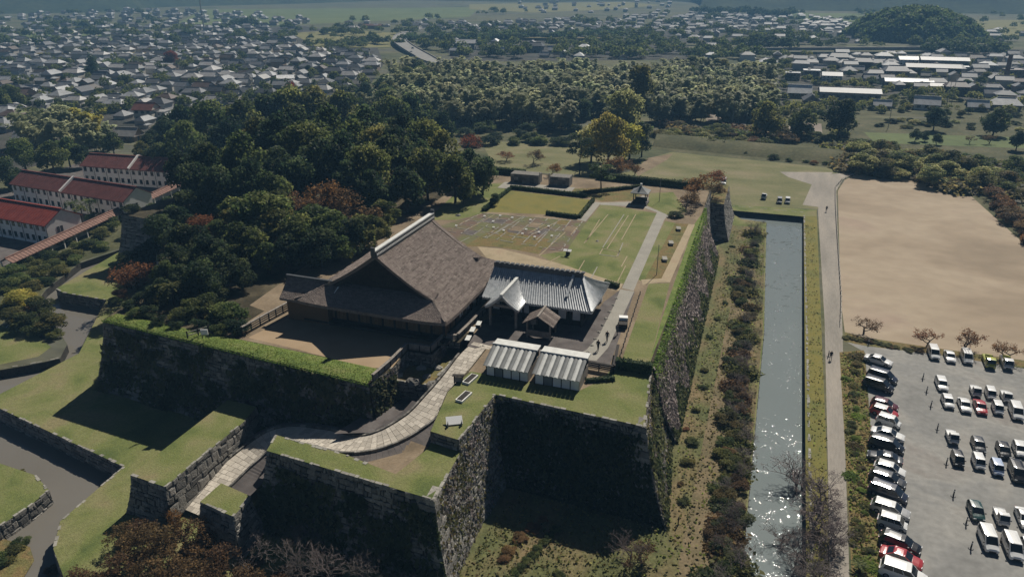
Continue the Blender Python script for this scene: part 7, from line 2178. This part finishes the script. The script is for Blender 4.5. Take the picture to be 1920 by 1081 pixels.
N('two2', 760, 180, -6, 'grey', 'wood', 'old grey tiled farmhouse left of the bamboo, western one', .9)
N('two1', 812, 178, 5, 'grey', 'wood', 'old grey tiled farmhouse left of the bamboo, eastern one', .9)
N('two1', 828, 172, 20, 'white', 'white', 'small bright house behind the old farmhouse', .5)
N('shed', 700, 54, 4, 'rust', 'tan', 'long pinkish building at the far end of the overpass', .9)
N('one1', 60, 268, 20, 'silver', 'white', 'pale house half hidden by the garden trees behind the school', 1)
N('one1', 243, 263, 10, 'pale', 'tan', 'pale roof among trees beside the wooded rise', .9)
N('two0', 45, 195, 10, 'brown', 'tan', 'tan house with an orange brown roof by the bamboo', 1)
N('one2', 10, 245, 5, 'silver', 'grey', 'grey roofed house at the frame edge above the school', 1)
TL = [(0, 88), (300, 100), (500, 104), (705, 112), (712, 128), (680, 160), (660, 172), (480, 190), (330, 205), (290, 238), (250, 240), (215, 205), (50, 205), (0, 262)]
TLN = [q for q in TL if q[1] > 116] + [(0, 116), (705, 116)]
TLN = [(0, 116), (705, 116)] + [q for q in TL if q[1] > 116 and q[0] < 713]
town(TLN, 200, 8.0, 'in the left hand town', R(12), 'houses of the left hand town')
town([(1455, 108), (1925, 108), (1925, 200), (1780, 180), (1660, 172), (1600, 140), (1460, 128)], 44, 9.5, 'in the right hand town', R(5), 'houses of the right hand town')
town([(1455, 108), (1925, 108), (1925, 200), (1780, 180), (1660, 172), (1600, 140), (1460, 128)], 60, 7.5, 'far', R(5), None, solo=False)
town([(840, 84), (1300, 88), (1420, 106), (1420, 116), (1150, 112), (850, 108)], 22, 12, 'at the edge of the bamboo grove', R(6), 'houses beyond the bamboo grove', roofs=('white', 'grey', 'silver', 'dark', 'pale'))
town([(0, 88), (300, 92), (520, 92), (700, 104), (705, 116), (0, 116)], 190, 8.2, 'far', R(12), None, solo=False)
town([(0, 62), (320, 62), (530, 64), (560, 90), (330, 92), (0, 88)], 150, 9, 'in the farther rows of the left hand town', R(10), 'houses in the farther left hand town', roofs=('grey', 'dark', 'silver', 'dark', 'pale'), solo=False)
town([(640, 44), (800, 40), (800, 56), (650, 58)], 16, 14, 'beside the far end of the overpass', R(10), 'houses by the far overpass', roofs=('white', 'pale', 'rust', 'silver', 'grey'), solo=False)
town([(1180, 60), (1640, 60), (1640, 84), (1200, 80)], 44, 12, 'in the far town beyond the river wall', R(6), 'houses beyond the river wall', roofs=('white', 'pale', 'silver', 'grey', 'dark'), solo=False)
town([(820, 50), (1300, 26), (1480, 30), (1640, 44), (1640, 60), (1160, 62), (830, 64)], 300, 10, 'far', R(6), None, roofs=('white', 'pale', 'silver', 'grey', 'grey'), solo=False)
town([(0, 14), (420, 22), (600, 40), (520, 60), (0, 60)], 190, 12, 'far', R(6), None, roofs=('pale', 'silver', 'grey', 'dark', 'dark'), solo=False)
town([(1840, 60), (1990, 60), (1990, 92), (1830, 92)], 14, 15, 'far', R(6), None, roofs=('white', 'pale', 'silver', 'grey'), solo=False)
town([(950, 4), (1260, 2), (1280, 22), (1000, 26)], 40, 22, 'far', R(6), None, roofs=('white', 'pale', 'silver', 'grey'), solo=False)
tag(REST.build('distant_houses', [ROOFS[k] for k in ('grey', 'dark', 'silver', 'brown', 'pale')] + [HW['cream']]), kind='stuff')

# masts and poles
def pole(label, p, h, r=.14, arms=1, name='utility_pole', cat='pole', group=None):
    t = thing(name, label, cat, p, HR.uniform(0, 3), group)
    MB().tube((0, 0, -.2), (0, 0, h), r, r * .7, 7).build('shaft', M['concrete'], t)
    for k in range(arms): MB().box(-.9, .9, -.06, .06, h - .5 - k * .7, h - .38 - k * .7).build('cross_arm', M['trim'], t)
    return t
pole('tall thin dark mast standing far out in the fields', tuple(P(383, 58, 0)), 36, .7, 2, 'radio_mast', 'mast')
for x, y, l in ((1372, 240, 'utility pole at the bare field below the bamboo'), (1776, 192, 'pale pole beside the brown two-tiered house, left of two'), (1784, 192, 'pale pole beside the brown two-tiered house, right of two'), (1553, 118, 'utility pole behind the teal warehouse'), (70, 190, 'utility pole near the bamboo behind the school'), (12, 200, 'utility pole at the frame edge of the left hand town'), (1665, 240, 'utility pole by the roadside lawn'), (1890, 140, 'utility pole near the brick block')):
    pole(l, tuple(P(x, y, 0)), 11)
for x, y, l in ((1231, 515, 'thin tall lamp pole on the lawn east of the court path'), (1236, 378, 'thin lamp pole behind the garden pavilion')):
    pole(l, tuple(P(x, y, ZT)), 5.5, .07, 0, 'lamp_pole', 'lamp pole')
p = P(1884, 152, 0)
t = thing('brick_tower', 'slender reddish brick tower leaning over the right hand roofs', 'tower', p)
MB().tube((0, 0, -.2), (0, 0, 15), 1.6, 1.2, 8).build('shaft', M['roof_pink'], t); MB().tube((0, 0, 15), (0, 0, 15.6), 1.5, 1.4, 8).build('cap', M['concrete'], t)

# ------------------------------------------------------------------ valley haze
hz = MB().box(-3300, 3300, -250, 3500, -4, 110).build('haze', mat_plain('unused', (1, 1, 1)))
hm = bpy.data.materials.new('valley haze')
hm.use_nodes = True
nt = hm.node_tree
for n_ in list(nt.nodes):
    if n_.type != 'OUTPUT_MATERIAL': nt.nodes.remove(n_)
pvn = nt.nodes.new('ShaderNodeVolumePrincipled')
pvn.inputs['Color'].default_value = (.26, .54, .85, 1)
pvn.inputs['Density'].default_value = .00034
pvn.inputs['Anisotropy'].default_value = .0
nt.links.new(pvn.outputs[0], [n_ for n_ in nt.nodes if n_.type == 'OUTPUT_MATERIAL'][0].inputs['Volume'])
hz.data.materials.clear(); hz.data.materials.append(hm)
hz['kind'] = 'stuff'

# ------------------------------------------------------------------ labels: tell look-alikes apart by their order across the view
same = {}
for o in scene.objects:
    if o.parent is None and o.get('category') and o.get('group'): same.setdefault(o['label'], []).append(o)
def ordinal(n): return '%d%s' % (n, 'th' if 10 <= n % 100 <= 20 else {1: 'st', 2: 'nd', 3: 'rd'}.get(n % 10, 'th'))
for lb, os_ in same.items():
    if len(os_) < 2: continue
    os_.sort(key=lambda o: project(o.location)[0])
    for i, o in enumerate(os_): o['label'] = f'{lb}, {ordinal(i + 1)} of {len(os_)} from left' if len(lb.replace('-', ' ').split()) < 12 else f'{lb}, {ordinal(i + 1)} from left'
